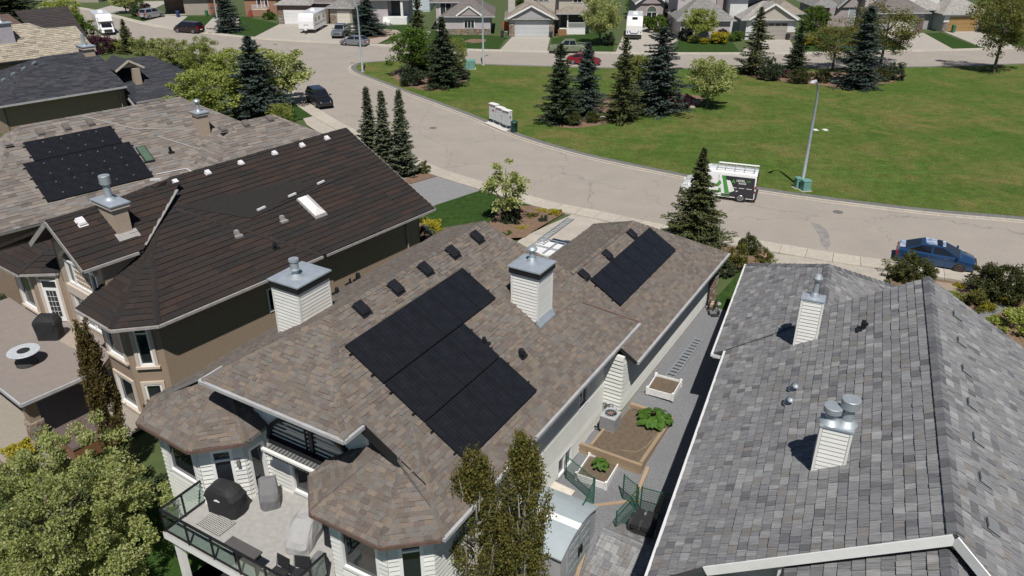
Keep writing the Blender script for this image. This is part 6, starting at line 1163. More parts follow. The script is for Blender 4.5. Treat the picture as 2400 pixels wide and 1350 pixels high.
for g, k, lab in (((32.92,127.97,0.00,1.93,1.14), 'purple_shrub', 'dark tall hedge shrub right of the yellow-green tree'), ((27.21,127.97,0.00,1.68,1.14), 'dark_shrub', 'dark hedge shrub left of the yellow-green tree'), ((29.53,124.12,0.00,0.76,0.65), 'yellow_shrub', 'small yellow shrub in the curved front bed'), ((31.97,124.50,0.00,1.07,1.31), 'yellow_shrub', 'larger yellow-green shrub in the curved front bed'), ((28.11,124.88,0.00,0.76,0.98), 'spring_shrub', 'green shrub at the left of the curved front bed'), ((23.37,135.47,0.00,0.95,2.12), 'green_shrub', 'clipped green hedge under the arched window'), ((14.54,122.64,0.00,1.74,0.97), 'dark_shrub', 'dark shrub under the round cream-green tree'), ((-20.65,144.83,0.00,1.15,0.83), 'dark_shrub', 'dark shrub beside the dark porch'), ((-44.07,149.44,0.00,1.40,1.01), 'green_shrub', 'green shrub by the white railed porch'), ((45.15,123.38,0.00,1.00,1.04), 'yellow_shrub', 'yellow-green shrub under the dark green tree'), ((34.97,126.79,0.00,1.47,1.06), 'green_shrub', 'green shrub before the pale house wall'), ((-69.79,157.76,0.00,2.01,1.22), 'purple_shrub', 'purple-leaved tree near the silver wagon'), ((-70.05,153.22,0.00,1.81,0.95), 'dark_shrub', 'dark shrub left of the silver wagon')): bush('shrub', lab, k, g, len(lab))
# ---------------------------------------------------------------- vehicles
def paint(n, c, metal=.2): return mat(n, c, tuple(x * .94 for x in c), rough=.3, scale=.8, metal=metal, coat=.7)
M_tyre = mat('tyre_rubber', (.025, .025, .025), rough=.9); M_rim = mat('alloy_rim', (.42, .42, .43), (.3, .3, .31), rough=.35, metal=.7); M_lamp = mat('headlight_lens', (.7, .72, .74), rough=.1); M_tail = mat('taillight_lens', (.35, .01, .012), rough=.2); M_carglass = glass('car_window_glass', (.012, .014, .018), .03); M_chrome = mat('chrome', (.6, .6, .62), rough=.15, metal=.9); M_plast = mat('black_plastic', (.03, .03, .032), rough=.6)
def loft(B, secs, m=0):
    k = len(B.v); n = len(secs[0])
    for s in secs: B.v += s
    for i in range(len(secs) - 1):
        for j in range(n): q = (j + 1) % n; B.f.append((k + i * n + j, k + i * n + q, k + i * n + n + q, k + i * n + n + j)); B.m.append(m)
    B.f.append(tuple(range(k, k + n))[::-1]); B.f.append(tuple(range(k + (len(secs) - 1) * n, k + len(secs) * n))); B.m += [m, m]
def wheel(t, x, y, r, wd=.2, rim=None):
    s = 1 if y > 0 else -1; o = MB().lathe([(r * .7, -wd / 2), (r * .95, -wd / 2), (r, -wd / 3), (r, wd / 3), (r * .95, wd / 2), (r * .7, wd / 2)], (0, 0, 0), 18, axis='y').build('wheel', M_tyre, t); o.location = (x, y, r)
    B = MB(); B.lathe([(r * .66, wd / 2 * s), (r * .62, (wd / 2 + .012) * s), (r * .2, (wd / 2 - .02) * s), (r * .16, (wd / 2 + .014) * s)], (0, 0, 0), 16, axis='y')
    for i in range(5): a = 6.283 * i / 5; B.beam((r * .15 * math.cos(a), (wd / 2 + .008) * s, r * .15 * math.sin(a)), (r * .62 * math.cos(a), (wd / 2 + .01) * s, r * .62 * math.sin(a)), .06, .03, up=(0, 1, 0))
    B.build('rim', rim or M_rim, o)
    MB().lathe([(r * 1.22, -.01), (r * 1.22, .012), (r * 1.0, .014)], (0, 0, 0), 20, axis='y').build('wheel_arch', M_plast, t).location = (x, y + s * (.02 - wd / 2 + wd * .46), r * 1.03)
# kind: length, width, roof h, sill z, [(x, belt z, half width)], cabin [x windscreen base, x roof front, x roof rear, x rear base], belt z, wheel r, wheel x
KIND = dict(
    sedan=(4.5, 1.78, 1.43, .2, [(-2.22, .78, .72), (-2.1, .96, .84), (-1.5, .98, .88), (.0, .92, .89), (1.0, .93, .88), (1.7, .82, .85), (2.12, .7, .76), (2.25, .5, .62)], (1.4, .28, -.85, -1.95), .93, .32, 1.33),
    hatch=(4.4, 1.8, 1.46, .2, [(-2.15, .8, .74), (-2.05, 1.0, .85), (-1.5, 1.03, .89), (.0, .96, .9), (1.0, .92, .88), (1.7, .8, .85), (2.08, .68, .76), (2.2, .5, .62)], (1.35, .3, -1.2, -2.05), .94, .33, 1.33),
    suv=(4.8, 1.92, 1.76, .25, [(-2.38, .95, .8), (-2.28, 1.12, .9), (-1.5, 1.13, .95), (.2, 1.1, .96), (1.1, 1.06, .94), (1.9, .98, .9), (2.3, .86, .82), (2.4, .6, .72)], (1.2, .55, -1.85, -2.3), 1.12, .37, 1.45),
    minivan=(5.1, 1.98, 1.75, .22, [(-2.52, .95, .84), (-2.45, 1.1, .93), (-1.5, 1.1, .98), (.6, 1.05, .98), (1.4, .98, .95), (2.1, .88, .9), (2.45, .75, .8), (2.55, .5, .68)], (1.85, .85, -2.1, -2.46), 1.08, .34, 1.55),
    pickup=(5.8, 2.02, 1.92, .38, [(-2.88, 1.12, .92), (-2.8, 1.2, .98), (-1.0, 1.2, 1.0), (.4, 1.2, 1.0), (1.3, 1.18, .99), (2.2, 1.12, .96), (2.75, 1.02, .9), (2.88, .7, .84)], (1.3, .75, -.75, -1.0), 1.2, .41, 1.82))
def car(name, label, cat, kind, body, loc, head, rim=None, bed=True, group=None):
    L_, W_, H_, sill, st, cab, belt, wr, wx = KIND[kind]; t = thing(name, label, cat, loc, head, group); B = MB(); secs = []
    for x, zt, w in st: zm = (sill + zt) / 2 + .05; e = min(1, (x - st[0][0]) * 5 + .35, (st[-1][0] - x) * 5 + .35); zb = sill + (1 - e) * .12; secs.append([(x, -w * .9, zb), (x, -w, zm), (x, -w * .97, zt - .06), (x, -w * .86, zt), (x, 0, zt + .035), (x, w * .86, zt), (x, w * .97, zt - .06), (x, w, zm), (x, w * .9, zb)])
    loft(B, secs); B.build('body', body, t, sharp=.6)
    a, b, c, d = cab; wb = W_ / 2 * .92; wt = W_ / 2 * .68; zr_ = H_; cb = MB()
    def ring(x, w, z): return [(x, -w, z), (x, w, z)]
    lo = [(a, -wb * .93, belt - .04), (a, wb * .93, belt - .04), (d, wb * .93, belt), (d, -wb * .93, belt)]; hi = [(b, -wt, zr_ - .03), (b, wt, zr_ - .03), (c, wt, zr_ - .02), (c, -wt, zr_ - .02)]; mid = [(.5 * (b + c), s * wt, zr_) for s in (-1, 1)]
    k = len(cb.v); cb.v += lo + hi
    for f in ((0, 1, 5, 4), (1, 2, 6, 5), (2, 3, 7, 6), (3, 0, 4, 7), (4, 5, 6, 7)): cb.f.append(f); cb.m.append(0)
    cbo = cb.build('cabin', body, t); MB().hexa([(b - .12, -wt * .88, zr_ - .035), (b - .12, wt * .88, zr_ - .035), (c + .1, wt * .88, zr_ - .03), (c + .1, -wt * .88, zr_ - .03), (b - .3, -wt * .8, zr_), (b - .3, wt * .8, zr_), (c + .3, wt * .8, zr_), (c + .3, -wt * .8, zr_)]).build('roof_panel', body, cbo)
    def pane(q, nm, inset=.07, u0=0., u1=1.):
        P = [Vector(p) for p in q]; n = (P[1] - P[0]).cross(P[3] - P[0]).normalized(); ctr = sum(P, Vector()) / 4
        if n.dot(ctr - Vector(((b + c) / 2, 0, belt))) < 0: n = -n
        def bl(u, v): return P[0].lerp(P[1], u).lerp(P[3].lerp(P[2], u), v) + n * .008
        MB().poly([bl(u0 + inset * .5, .1), bl(u1 - inset * .5, .1), bl(u1 - inset * .5, .9), bl(u0 + inset * .5, .9)]).build(nm, M_carglass, cbo)
    pane([lo[0], lo[1], hi[1], hi[0]], 'windscreen', .12); pane([lo[3], lo[2], hi[2], hi[3]], 'rear_window', .14)
    for l0, l1, h1, h0 in ((lo[0], lo[3], hi[3], hi[0]), (lo[1], lo[2], hi[2], hi[1])):
        for u0, u1 in (((.04, .5), (.5, .97)) if kind != 'minivan' else ((.04, .36), (.36, .68), (.68, .97))): pane([l0, l1, h1, h0], 'side_window', .05, u0, u1)
    if kind == 'pickup' and bed:
        for y in (-.86, .86): MB().bx(-2.84, -1.02, y - .07, y + .07, 1.16, 1.34).build('bed_side', body, t)
        MB().bx(-2.86, -2.78, -.86, .86, 1.1, 1.34).build('tailgate', body, t); MB().bx(-2.77, -1.04, -.79, .79, 1.2, 1.245).build('bed_floor', M_plast, t)
    for x in (-wx, wx):
        for y in (-1, 1): wheel(t, x, y * (W_ / 2 - .1), wr, rim=rim)
    fx = st[-2][0]; zf = st[-2][1]
    for y in (-1, 1):
        MB().hexa([(fx - .28, y * st[-2][2] * .98, zf - .2), (fx + .06, y * st[-2][2] * .62, zf - .24), (fx + .04, y * st[-2][2] * .6, zf - .05), (fx - .3, y * st[-2][2] * .92, zf - .03)] + [(fx - .3, y * st[-2][2] * 1.03, zf - .18), (fx + .1, y * st[-2][2] * .66, zf - .22), (fx + .06, y * st[-2][2] * .64, zf - .06), (fx - .3, y * st[-2][2] * .97, zf - .05)]).build('headlight', M_lamp, t)
        x0, zt, w0 = st[0]; MB().bx(x0 - .02, x0 + .14, min(y * w0 * .7, y * w0 * 1.06), max(y * w0 * .7, y * w0 * 1.06), zt - .28, zt + (.2 if kind in ('suv', 'minivan') else .02)).build('taillight', M_tail, t)
        MB().rbx((a - .25, y * (wb + .1)), .12, .2, belt, belt + .14).build('mirror', body, t)
        for x in (-.45, .5): MB().bx(x - .09, x + .09, min(y * W_ / 2 * .985, y * W_ / 2 * 1.005), max(y * W_ / 2 * .985, y * W_ / 2 * 1.005), belt - .16, belt - .13).build('door_handle', M_chrome, t)
    MB().bx(st[-1][0] - .12, st[-1][0] + .02, -.5, .5, st[-1][1] - .04, st[-1][1] + .12).build('grille', M_plast, t); MB().bx(st[0][0] - .03, st[0][0] + .1, -.26, .26, .55, .68).build('number_plate', M_white, t); MB().bx(st[0][0] - .04, st[0][0] + .2, -st[0][2] * .95, st[0][2] * .95, sill + .1, sill + .3).build('rear_bumper', M_plast if kind == 'suv' else body, t); MB().bx(st[-1][0] - .2, st[-1][0] + .05, -st[-1][2] * 1.05, st[-1][2] * 1.05, sill + .08, sill + .26).build('front_bumper', body, t)
    return t
blu = paint('metallic_blue_paint', (.02, .065, .165), .35); blk = paint('black_paint', (.01, .011, .014)); slv = paint('silver_paint', (.4, .41, .43), .5); gry = paint('grey_paint', (.2, .215, .235), .4); grn = paint('sage_green_paint', (.2, .235, .15)); red = paint('crimson_paint', (.25, .012, .025)); M_brim = mat('brown_steel_wheel', (.1, .07, .055), rough=.6, metal=.3)
def hd(a, b): return math.atan2(b[1] - a[1], b[0] - a[0])
t = car('blue_sedan', 'metallic blue sedan with worn pale patches on its roof, parked by the kerb at right', 'car', 'sedan', blu, (26.54,44.78,0.00), hd((24.49,45.61,0.00), (28.28,43.78,0.00)), rim=M_brim)
B = MB(); B.bx(-.72, -.1, -.52, .52, 1.436, 1.443); B.bx(.22, .4, -.5, .5, 1.42, 1.432); o = B.build('worn_roof', mat('sun_bleached_clearcoat', (.55, .62, .72), (.03, .08, .19), rough=.5, scale=3.2, detail=7), t); MB().bx(-.06, .2, -.45, .45, 1.44, 1.447).build('sunroof', M_carglass, t); MB().hexa([(-2.12, -.6, .985), (-1.8, -.6, 1.03), (-1.8, .6, 1.03), (-2.12, .6, .985), (-2.12, -.6, 1.01), (-1.8, -.6, 1.045), (-1.8, .6, 1.045), (-2.12, .6, 1.01)]).build('worn_boot_lid', MATS['sun_bleached_clearcoat'], t)
car('black_suv', 'black sport utility vehicle with silver roof rails on the street left of centre', 'car', 'suv', blk, (-21.05,85.84,0.00), hd((-22.70,89.63,0.00), (-19.93,84.52,0.00)) + .02)
car('dark_minivan', 'very dark maroon minivan parked on the far left street', 'car', 'minivan', paint('dark_maroon_paint', (.022, .011, .015)), (-53.22,134.60,0.00), hd((-50.74,133.74,0.00), (-55.46,135.47,0.00)))
car('silver_wagon', 'silver sport utility wagon on the driveway at top left', 'car', 'suv', slv, (-66.06,151.04,0.00), hd((-67.28,148.91,0.00), (-65.09,154.33,0.00)))
car('silver_pickup', 'grey pickup truck facing the street beside the white travel trailer', 'pickup', 'pickup', gry, (-27.50,131.21,0.00), hd((-27.43,136.36,0.00), (-27.88,127.97,0.00)))
car('grey_hatchback', 'grey hatchback parked along the kerb in front of the gravel garden', 'car', 'hatch', slv if False else paint('blue_grey_paint', (.27, .29, .32), .5), (-23.78,122.64,0.00), hd((-21.72,121.92,0.00), (-25.86,123.38,0.00)))
car('green_pickup', 'sage green pickup truck parked across the far road', 'pickup', 'pickup', grn, (8.31,116.37,0.00), hd((11.70,116.37,0.00), (4.94,116.70,0.00)))
car('red_car', 'crimson car partly hidden behind the park spruces', 'car', 'sedan', red, (9.68,108.29,0.00), hd((7.26,109.17,0.00), (11.93,107.71,0.00)))
car('dark_van', 'dark sport utility vehicle at the top edge near the tan gable', 'car', 'suv', gry, (68.96,167.65,0.00), 3.0); car('parked_wagon', 'dark grey wagon beside the mauve gabled house', 'car', 'minivan', gry, (62.64,155.46,0.00), 1.2)
def rv(name, label, loc, head, L_, W_, H_, motor=False, nose=.5):
    t = thing(name, label, 'motorhome' if motor else 'travel trailer', loc, head); wp = paint('glossy_white_shell', (.8, .8, .8), 0); a, b = -L_ / 2, L_ / 2
    B = MB(); w = W_ / 2; secs = [[(x, -w, z0), (x, -w, z1 - .15), (x, -w + .15, z1), (x, w - .15, z1), (x, w, z1 - .15), (x, w, z0)] for x, z0, z1 in ((a, .55, H_ - .05), (a + .15, .5, H_), (b - nose, .5, H_), (b - nose * .3, .62, H_ * .82), (b, .75, H_ * .6))]
    loft(B, secs); B.build('body', wp, t); M_w = M_carglass
    for y in (-1, 1):
        for x, ww in ((-.3, .09), (.05, .13), (.3, .08)): MB().bx(x * L_ - ww * L_ / 2, x * L_ + ww * L_ / 2, min(y * (w - .01), y * (w + .012)), max(y * (w - .01), y * (w + .012)), H_ * .55, H_ * .75).build('window', M_w, t)
        B = MB(); B.bx(a + .3, b - nose - .1, min(y * w, y * (w + .008)), max(y * w, y * (w + .008)), H_ * .36, H_ * .4); B.hexa([(a + .8, y * (w + .001), H_ * .44), (b - 1.2, y * (w + .001), H_ * .42), (b - 1.2, y * (w + .001), H_ * .45), (a + .8, y * (w + .001), H_ * .46)] + [(a + .8, y * (w + .009), H_ * .44), (b - 1.2, y * (w + .009), H_ * .42), (b - 1.2, y * (w + .009), H_ * .45), (a + .8, y * (w + .009), H_ * .46)]); B.build('side_stripe', mat('pale_grey_decal', (.42, .45, .5)), t)
    for x in ((-.45, .45) if not motor else (-L_ * .28,)):
        for y in (-1, 1): wheel(t, x - .6 if not motor else x, y * (w - .15), .35)
    B = MB(); B.bx(-.9 - .5, -.5, -.35, .35, H_, H_ + .22); B.build('roof_unit', M_white, t)
    return t, a, b, w
t, a, b, w = rv('travel_trailer', 'long white travel trailer parked before the dark brick garage', (-33.33,137.25,0.00), hd((-32.92,145.83,0.00), (-33.83,131.21,0.00)), 7.6, 2.5, 3.1)
MB().beam((b - .2, 0, .5), (b + 1.1, 0, .48), .16, .1).build('tow_bar', M_plast, t); MB().bx(b + .2, b + .5, -.2, .2, .55, .95).build('gas_bottle_cover', M_white, t); MB().tube([(b + .9, 0, 0), (b + .9, 0, .6)], .04).build('jack', M_plast, t); MB().bx(b - .02, b + .02, -.4, .4, 1.25, 1.45).build('front_emblem', mat('silver_emblem', (.5, .5, .52)), t)
t, a, b, w = rv('parked_trailer', 'white trailer with black V-shaped front decal standing on the driveway by the mauve house', (19.66,131.21,0.00), hd((21.29,141.90,0.00), (19.08,127.97,0.00)), 7.0, 2.5, 3.4, nose=.9)
Dk = mat('dark_blue_decal', (.05, .08, .16)); MB().hexa([(b - .75, -.42, 3.1), (b - .4, -.42, 2.8), (b - .4, .42, 2.8), (b - .75, .42, 3.1), (b - .73, -.42, 3.27), (b - .38, -.42, 2.935), (b - .38, .42, 2.935), (b - .73, .42, 3.27)]).build('front_window', M_carglass, t); B = MB(); [B.beam((b + .01, y * .75, 1.35), (b + .02, y * .5, .95), .06, .08) for y in (-1, 1)]; B.beam((b + .02, -.5, .95), (b + .02, .5, .95), .06, .08); [B.beam((b - .12, y * 1.15, 1.5), (b - .02, y * .95, 1.0), .2, .1) for y in (-1, 1)]; B.build('front_decal', Dk, t); MB().bx(b - .6, b + .4, -.9, .9, .3, .55).build('hitch_frame', M_plast, t)
t, a, b, w = rv('motorhome', 'white motorhome with overcab bunk parked on the left street', (-67.57,135.47,0.00), hd((-73.24,144.33,0.00), (-63.75,129.57,0.00)), 6.2, 2.4, 3.1, motor=True, nose=.4)
wp = MATS['glossy_white_shell']; MB().hexa([(b - .1, -1.05, .45), (b + 1.6, -.95, .45), (b + 1.6, .95, .45), (b - .1, 1.05, .45), (b - .1, -1.0, 1.9), (b + .55, -.85, 1.85), (b + .55, .85, 1.85), (b - .1, 1.0, 1.9)]).build('cab', wp, t); MB().hexa([(b + .2, -.96, .5), (b + 1.75, -.9, .5), (b + 1.75, .9, .5), (b + .2, .96, .5), (b + .2, -.96, 1.15), (b + 1.6, -.88, 1.02), (b + 1.6, .88, 1.02), (b + .2, .96, 1.15)]).build('bonnet', wp, t); MB().hexa([(b + 1.05, -.78, 1.16), (b + 1.1, .78, 1.16), (b + 1.1, .78, 1.2), (b + 1.05, -.78, 1.2), (b + .62, -.74, 1.78), (b + .62, .74, 1.78), (b + .6, .74, 1.82), (b + .6, -.74, 1.82)]).build('windscreen', M_carglass, t); MB().hexa([(b - .5, -1.15, 1.95), (b + .9, -1.05, 2.1), (b + .9, 1.05, 2.1), (b - .5, 1.15, 1.95), (b - .5, -1.15, 2.9), (b + .7, -1.0, 2.6), (b + .7, 1.0, 2.6), (b - .5, 1.15, 2.9)]).build('overcab', wp, t); MB().bx(b + 1.7, b + 1.78, -.6, .6, .55, .95).build('grille', M_plast, t); [wheel(t, b + .9, y * .95, .36) for y in (-1, 1)]
# white, green and black service van with roof rack
t = thing('service_van', 'white, green and black company van with roof rack on the street', 'van', (15.86,57.25,0.00), hd((18.59,56.41,0.00), (13.75,58.21,0.00)))
wv = paint('van_white', (.8, .8, .8), 0); vb = paint('van_black', (.02, .022, .03), 0); vg = paint('van_green', (.06, .3, .06), 0)
def vs(x, zt, w, zb=.32): return [(x, -w, zb), (x, -w, .95), (x, -w * .985, zt * .72), (x, -w * .9, zt - .08), (x, -w * .78, zt), (x, w * .78, zt), (x, w * .9, zt - .08), (x, w * .985, zt * .72), (x, w, .95), (x, w, zb)]
B = MB(); loft(B, [vs(-2.75, 2.42, .98, .4), vs(-2.66, 2.48, 1.0), vs(-.2, 2.5, 1.02), vs(.75, 2.48, 1.02)]); B.build('cargo_body', wv, t, sharp=.6)
B = MB(); loft(B, [vs(.75, 2.48, 1.02), vs(1.0, 2.44, 1.01), vs(1.75, 1.55, .99), vs(2.0, 1.3, .98), vs(2.55, 1.05, .9, .36), vs(2.75, .8, .78, .45)]); B.build('cab', wv, t, sharp=.5)
MB().hexa([(1.06, -.82, 2.36), (1.06, .82, 2.36), (1.78, .88, 1.56), (1.78, -.88, 1.56), (1.1, -.8, 2.4), (1.1, .8, 2.4), (1.83, .86, 1.6), (1.83, -.86, 1.6)]).build('windscreen', M_carglass, t)
for y in (-1, 1):
    f = lambda x, z, e=.006: (x, y * (1.0 * (1.0 - max(0, z - .95) * .018) + .012 + e), z)
    def side(nm, pts, m_, e=.004):
        P = [f(x, z, e) for x, z in pts]; B = MB(); B.slab(P, (0, -y * .03, 0)); return B.build(nm, m_, t)
    side('side_window', [(.55, 1.42), (1.62, 1.42), (1.28, 2.05), (.62, 2.1)], M_carglass)
    side('black_panel', [(-2.7, .4), (-.95, .4), (-.95, .62), (-.92, .65), (-.49, 2.18), (-2.64, 2.18)], vb)
    side('green_stripe', [(-.92, .65), (-.56, .65), (-.24, 2.18), (-.49, 2.18)], vg, .01)
    side('green_stripe', [(.55, .68), (.2, .68), (-.26, 1.5), (-.12, 1.78)], vg, .01); side('green_stripe', [(.0, .68), (-.32, .68), (-.24, 1.08), (-.1, 1.08)], vg, .01); side('sill_panel', [(1.3, .36), (-.95, .36), (-.95, .62), (1.3, .62)], vb, .007); side('sill_stripe', [(1.2, .44), (-.9, .44), (-.9, .5), (1.2, .5)], vg, .011)
    side('logo', [(-.95, 1.62), (-1.28, 1.62), (-1.12, 1.95)], vg, .012); side('logo_mark', [(-1.06, 1.63), (-1.17, 1.63), (-1.115, 1.76)], vb, .016)
    for x in (-1.0, -1.55, -2.1): side('trim_strip', [(x, 1.2), (x - .4, 1.2), (x - .4, 1.24), (x, 1.24)], M_white, .012)
    side('door_seam', [(-.02, .5), (-.04, .5), (-.04, 2.2), (-.02, 2.2)], M_plast, .012)
    def text(s_, x, z, size, m_):
        cu = bpy.data.curves.new('lettering', 'FONT'); cu.body = s_; cu.size = size; cu.extrude = .004; cu.offset = .006; ob = bpy.data.objects.new('tmp', cu); C.objects.link(ob); bpy.context.view_layer.update(); me = bpy.data.meshes.new_from_object(ob.evaluated_get(bpy.context.evaluated_depsgraph_get())); bpy.data.objects.remove(ob); me.materials.clear(); me.materials.append(m_)
        o = link('lettering', me, t); o.rotation_euler = (rad(90), 0, rad(180) if y > 0 else 0); o.location = f(x, z, .02); return o
    xs_ = (-1.32, -2.06, -1.5) if y > 0 else (-2.5, -1.76, -2.3)
    text('LEVEL', xs_[0], 1.78, .25, M_white); text('UP', xs_[1], 1.78, .25, vg); text('SOLAR', xs_[2], 1.58, .18, M_white)
    MB().rbx((1.5, y * 1.18), .12, .24, 1.35, 1.75).build('mirror', M_plast, t); MB().hexa([(2.2, y * .95, 1.0), (2.55, y * .78, .95), (2.55, y * .7, 1.12), (2.2, y * .85, 1.25)] + [(2.2, y * .99, 1.0), (2.6, y * .82, .95), (2.58, y * .74, 1.12), (2.2, y * .9, 1.25)]).build('headlight', M_lamp, t)
    MB().bx(-2.79, -2.7, min(y * .86, y * 1.03), max(y * .86, y * 1.03), .95, 1.5).build('taillight', M_tail, t); MB().bx(-2.795, -2.7, min(y * .87, y * 1.035), max(y * .87, y * 1.035), 1.1, 1.25).build('indicator_lens', M_white, t)
    for x in (-1.75, 1.75): wheel(t, x, y * .97, .38)
    MB().beam((-2.6, y * .7, 2.7), (.3, y * .7, 2.72), .05, .05).build('rack_rail', M_steel, t)
    for x in (-2.5, -1.1, .2): MB().beam((x, y * .72, 2.45), (x, y * .7, 2.7), .05, .05).build('rack_foot', M_steel, t)
MB().bx(2.1, 2.82, -.9, .9, .3, .6).build('front_bumper', M_plast, t); MB().bx(-2.9, -2.7, -.95, .95, .35, .58).build('rear_bumper', M_plast, t); MB().bx(-2.785, -2.74, -.9, .9, .62, 2.3).build('rear_doors', vb, t)
for yy in (-.45, .45): MB().bx(-2.81, -2.78, yy - .33, yy + .33, 1.55, 2.1).build('rear_window', M_carglass, t)
for x in (-2.5, -1.8, -1.1, -.4, .2): MB().beam((x, -.72, 2.7), (x, .72, 2.7), .05, .04).build('rack_bar', M_steel, t)
t.scale = (1, 1, .89); MB().tube([(-2.75, -.45, 2.78), (.2, -.45, 2.78)], .06, 10).build('conduit_tube', M_white, t)
def ladder(name, label, a, b, w_, rungs, m_, up=(0, 0, 1), cat='ladder'):
    a = Vector(a); b = Vector(b); t = thing(name, label, cat, tuple(a)); d = b - a; s = d.normalized().cross(Vector(up)).normalized() * (w_ / 2); ht = .09
    for k in (-1, 1): MB().beam(s * k, d + s * k, .035, ht, up=up).build('side_rail', m_, t)
    for i in range(rungs): p = d * ((i + .5) / rungs); MB().beam(p - s, p + s, .05, .05, up=up).build('rung', m_, t)
    return t
# white work pickup on the driveway behind the garage roof
t = car('work_pickup', 'work pickup with white canopy and raised grey lid on the concrete driveway', 'pickup', 'pickup', paint('dark_blue_paint', (.02, .035, .07)), place(L, HO, HR, 39.7, -20.3, -.45), rad(90) + HR, bed=True)
cp = link('canopy', None, t); MB().hexa([(-2.8, -.98, 1.25), (-.4, -.98, 1.25), (-.4, .98, 1.25), (-2.8, .98, 1.25), (-2.8, -.85, 2.2), (-.5, -.85, 2.2), (-.5, .85, 2.2), (-2.8, .85, 2.2)]).build('shell', wv, cp)
for x0, x1 in ((-2.7, -1.7), (-1.62, -.6)):
    MB().bx(x0, x1, -.25, .8, 2.2, 2.26).build('lid_panel', wv, cp); MB().bx(x0, x1, -.84, -.32, 2.2, 2.24).build('side_lid', wv, cp)
for y in (-.86, -.28, .86): MB().beam((-2.75, y, 2.32), (-.45, y, 2.32), .05, .05).build('rack_rail', M_steel, cp)
for x in (-2.7, -1.6, -.5): MB().beam((x, -.86, 2.34), (x, .86, 2.34), .05, .04).build('rack_bar', M_steel, cp)
MB().hexa([(-2.82, -.95, 2.18), (-2.82, .95, 2.18), (-4.0, .95, 1.75), (-4.0, -.95, 1.75), (-2.82, -.95, 2.22), (-2.82, .95, 2.22), (-4.0, .95, 1.8), (-4.0, -.95, 1.8)]).build('rear_lid', M_zinc, cp); MB().bx(-3.4, -2.86, -.9, .9, 1.16, 1.22).build('lowered_tailgate', M_zinc, cp); MB().bx(-2.6, -1.9, -1.02, -.95, 1.35, 1.85).build('blue_tool_case', mat('bright_blue_case', (.03, .16, .5), rough=.5), cp)
pl = lambda p, q, z: place(L, HO, HR, p, q, z)
ladder('extension_ladder', 'long aluminium extension ladder lying on the work pickup rack', pl(38.3, -20.75, 2.1), pl(42.4, -20.75, 2.15), .42, 16, M_steel)
ladder('leaning_ladder', 'short ladder leaning on the roof edge beside the garden bed', pl(37.4, -22.3, -.5), pl(35.0, -21.3, 3.4), .45, 12, M_steel)
# ---------------------------------------------------------------- street furniture
M_pole = mat('grey_lamp_post', (.24, .28, .3), (.19, .225, .24), rough=.5, scale=2); M_teal = mat('teal_utility_paint', (.15, .32, .28), (.12, .26, .23), rough=.6, scale=2)
def street_lamp(label, loc, h, ang, arm=1.9):
    t = thing('street_lamp', label, 'street lamp', loc, ang, 'street lamps'); B = MB(); pts = [(0, 0, 0), (0, 0, h * .8)] + [(arm * (1 - math.cos(a)) , 0, h * .8 + h * .2 * math.sin(a)) for a in (.35, .7, 1.05, 1.35, 1.5)]
    B.tube(pts, [.13, .095, .085, .075, .065, .055, .05], 10); B.build('pole', M_pole, t, smooth=True); x, _, z = pts[-1]
    B = MB(); B.hexa([(x - .1, -.1, z - .06), (x + .62, -.14, z - .05), (x + .62, .14, z - .05), (x - .1, .1, z - .06), (x - .1, -.07, z + .07), (x + .55, -.1, z + .09), (x + .55, .1, z + .09), (x - .1, .07, z + .07)]); B.build('lamp_head', mat('pale_lamp_head', (.6, .63, .65), rough=.4), t)
    MB().bx(x + .15, x + .55, -.09, .09, z - .085, z - .051).build('lens', M_clear if False else M_lamp, t); MB().bx(-.2, .2, -.2, .2, -.05, .06).build('base_plate', M_conc, t); return t
street_lamp('tall grey street lamp on the park lawn beside two teal utility boxes', (22.72,58.52,0.10), 8.5, rad(230), 1.1); street_lamp('grey street lamp on the left tip of the park by the grey hatchback', (-19.19,102.51,0.10), 9.3, rad(150), 2.2); street_lamp('grey street lamp by the far kerb with a bent cable guard', (-3.82,106.91,0.10), 10.5, rad(60), 1.5); street_lamp('grey street lamp on the lawn left of the broad dark spruce', (-48.06,133.96,0.10), 9.5, rad(-30), 1.5)
def ubox(label, loc, s, rz): t = thing('utility_box', label, 'utility box', loc, rz); MB().bx(-s[0] / 2, s[0] / 2, -s[1] / 2, s[1] / 2, 0, s[2]).build('cabinet', M_teal, t); MB().hexa([(-s[0] / 2 - .03, -s[1] / 2 - .03, s[2]), (s[0] / 2 + .03, -s[1] / 2 - .03, s[2]), (s[0] / 2 + .03, s[1] / 2 + .03, s[2]), (-s[0] / 2 - .03, s[1] / 2 + .03, s[2]), (-s[0] / 2, -s[1] / 2, s[2] + .07), (s[0] / 2, -s[1] / 2, s[2] + .07), (s[0] / 2, s[1] / 2, s[2] + .07), (-s[0] / 2, s[1] / 2, s[2] + .07)]).build('lid', M_teal, t); MB().bx(-s[0] / 2 - .12, s[0] / 2 + .12, -s[1] / 2 - .12, s[1] / 2 + .12, -.1, .03).build('pad', M_conc, t); return t
ubox('teal utility box left of the tall lamp post', (22.41,58.62,0.10), (.42, .42, .8), .2); ubox('wider teal utility box right of the tall lamp post', (22.82,58.03,0.10), (.62, .55, .8), .2); ubox('large teal transformer box by the left park bed', (-5.48,104.67,0.10), (1.3, 1.1, 1.05), 0); ubox('small teal box at the foot of the left lawn lamp', (-48.00,134.83,0.10), (.5, .5, .9), .3)
P = [(-2.79,77.77,0.00),(-2.08,78.91,0.00),(0.21,76.34,0.00),(-0.66,74.51,0.00)]; sheet('mailbox_pad', ccw([(p[0], p[1], 0) for p in P]), .135, mat('pad_concrete', (.55, .53, .5), (.47, .45, .42), rough=.9))
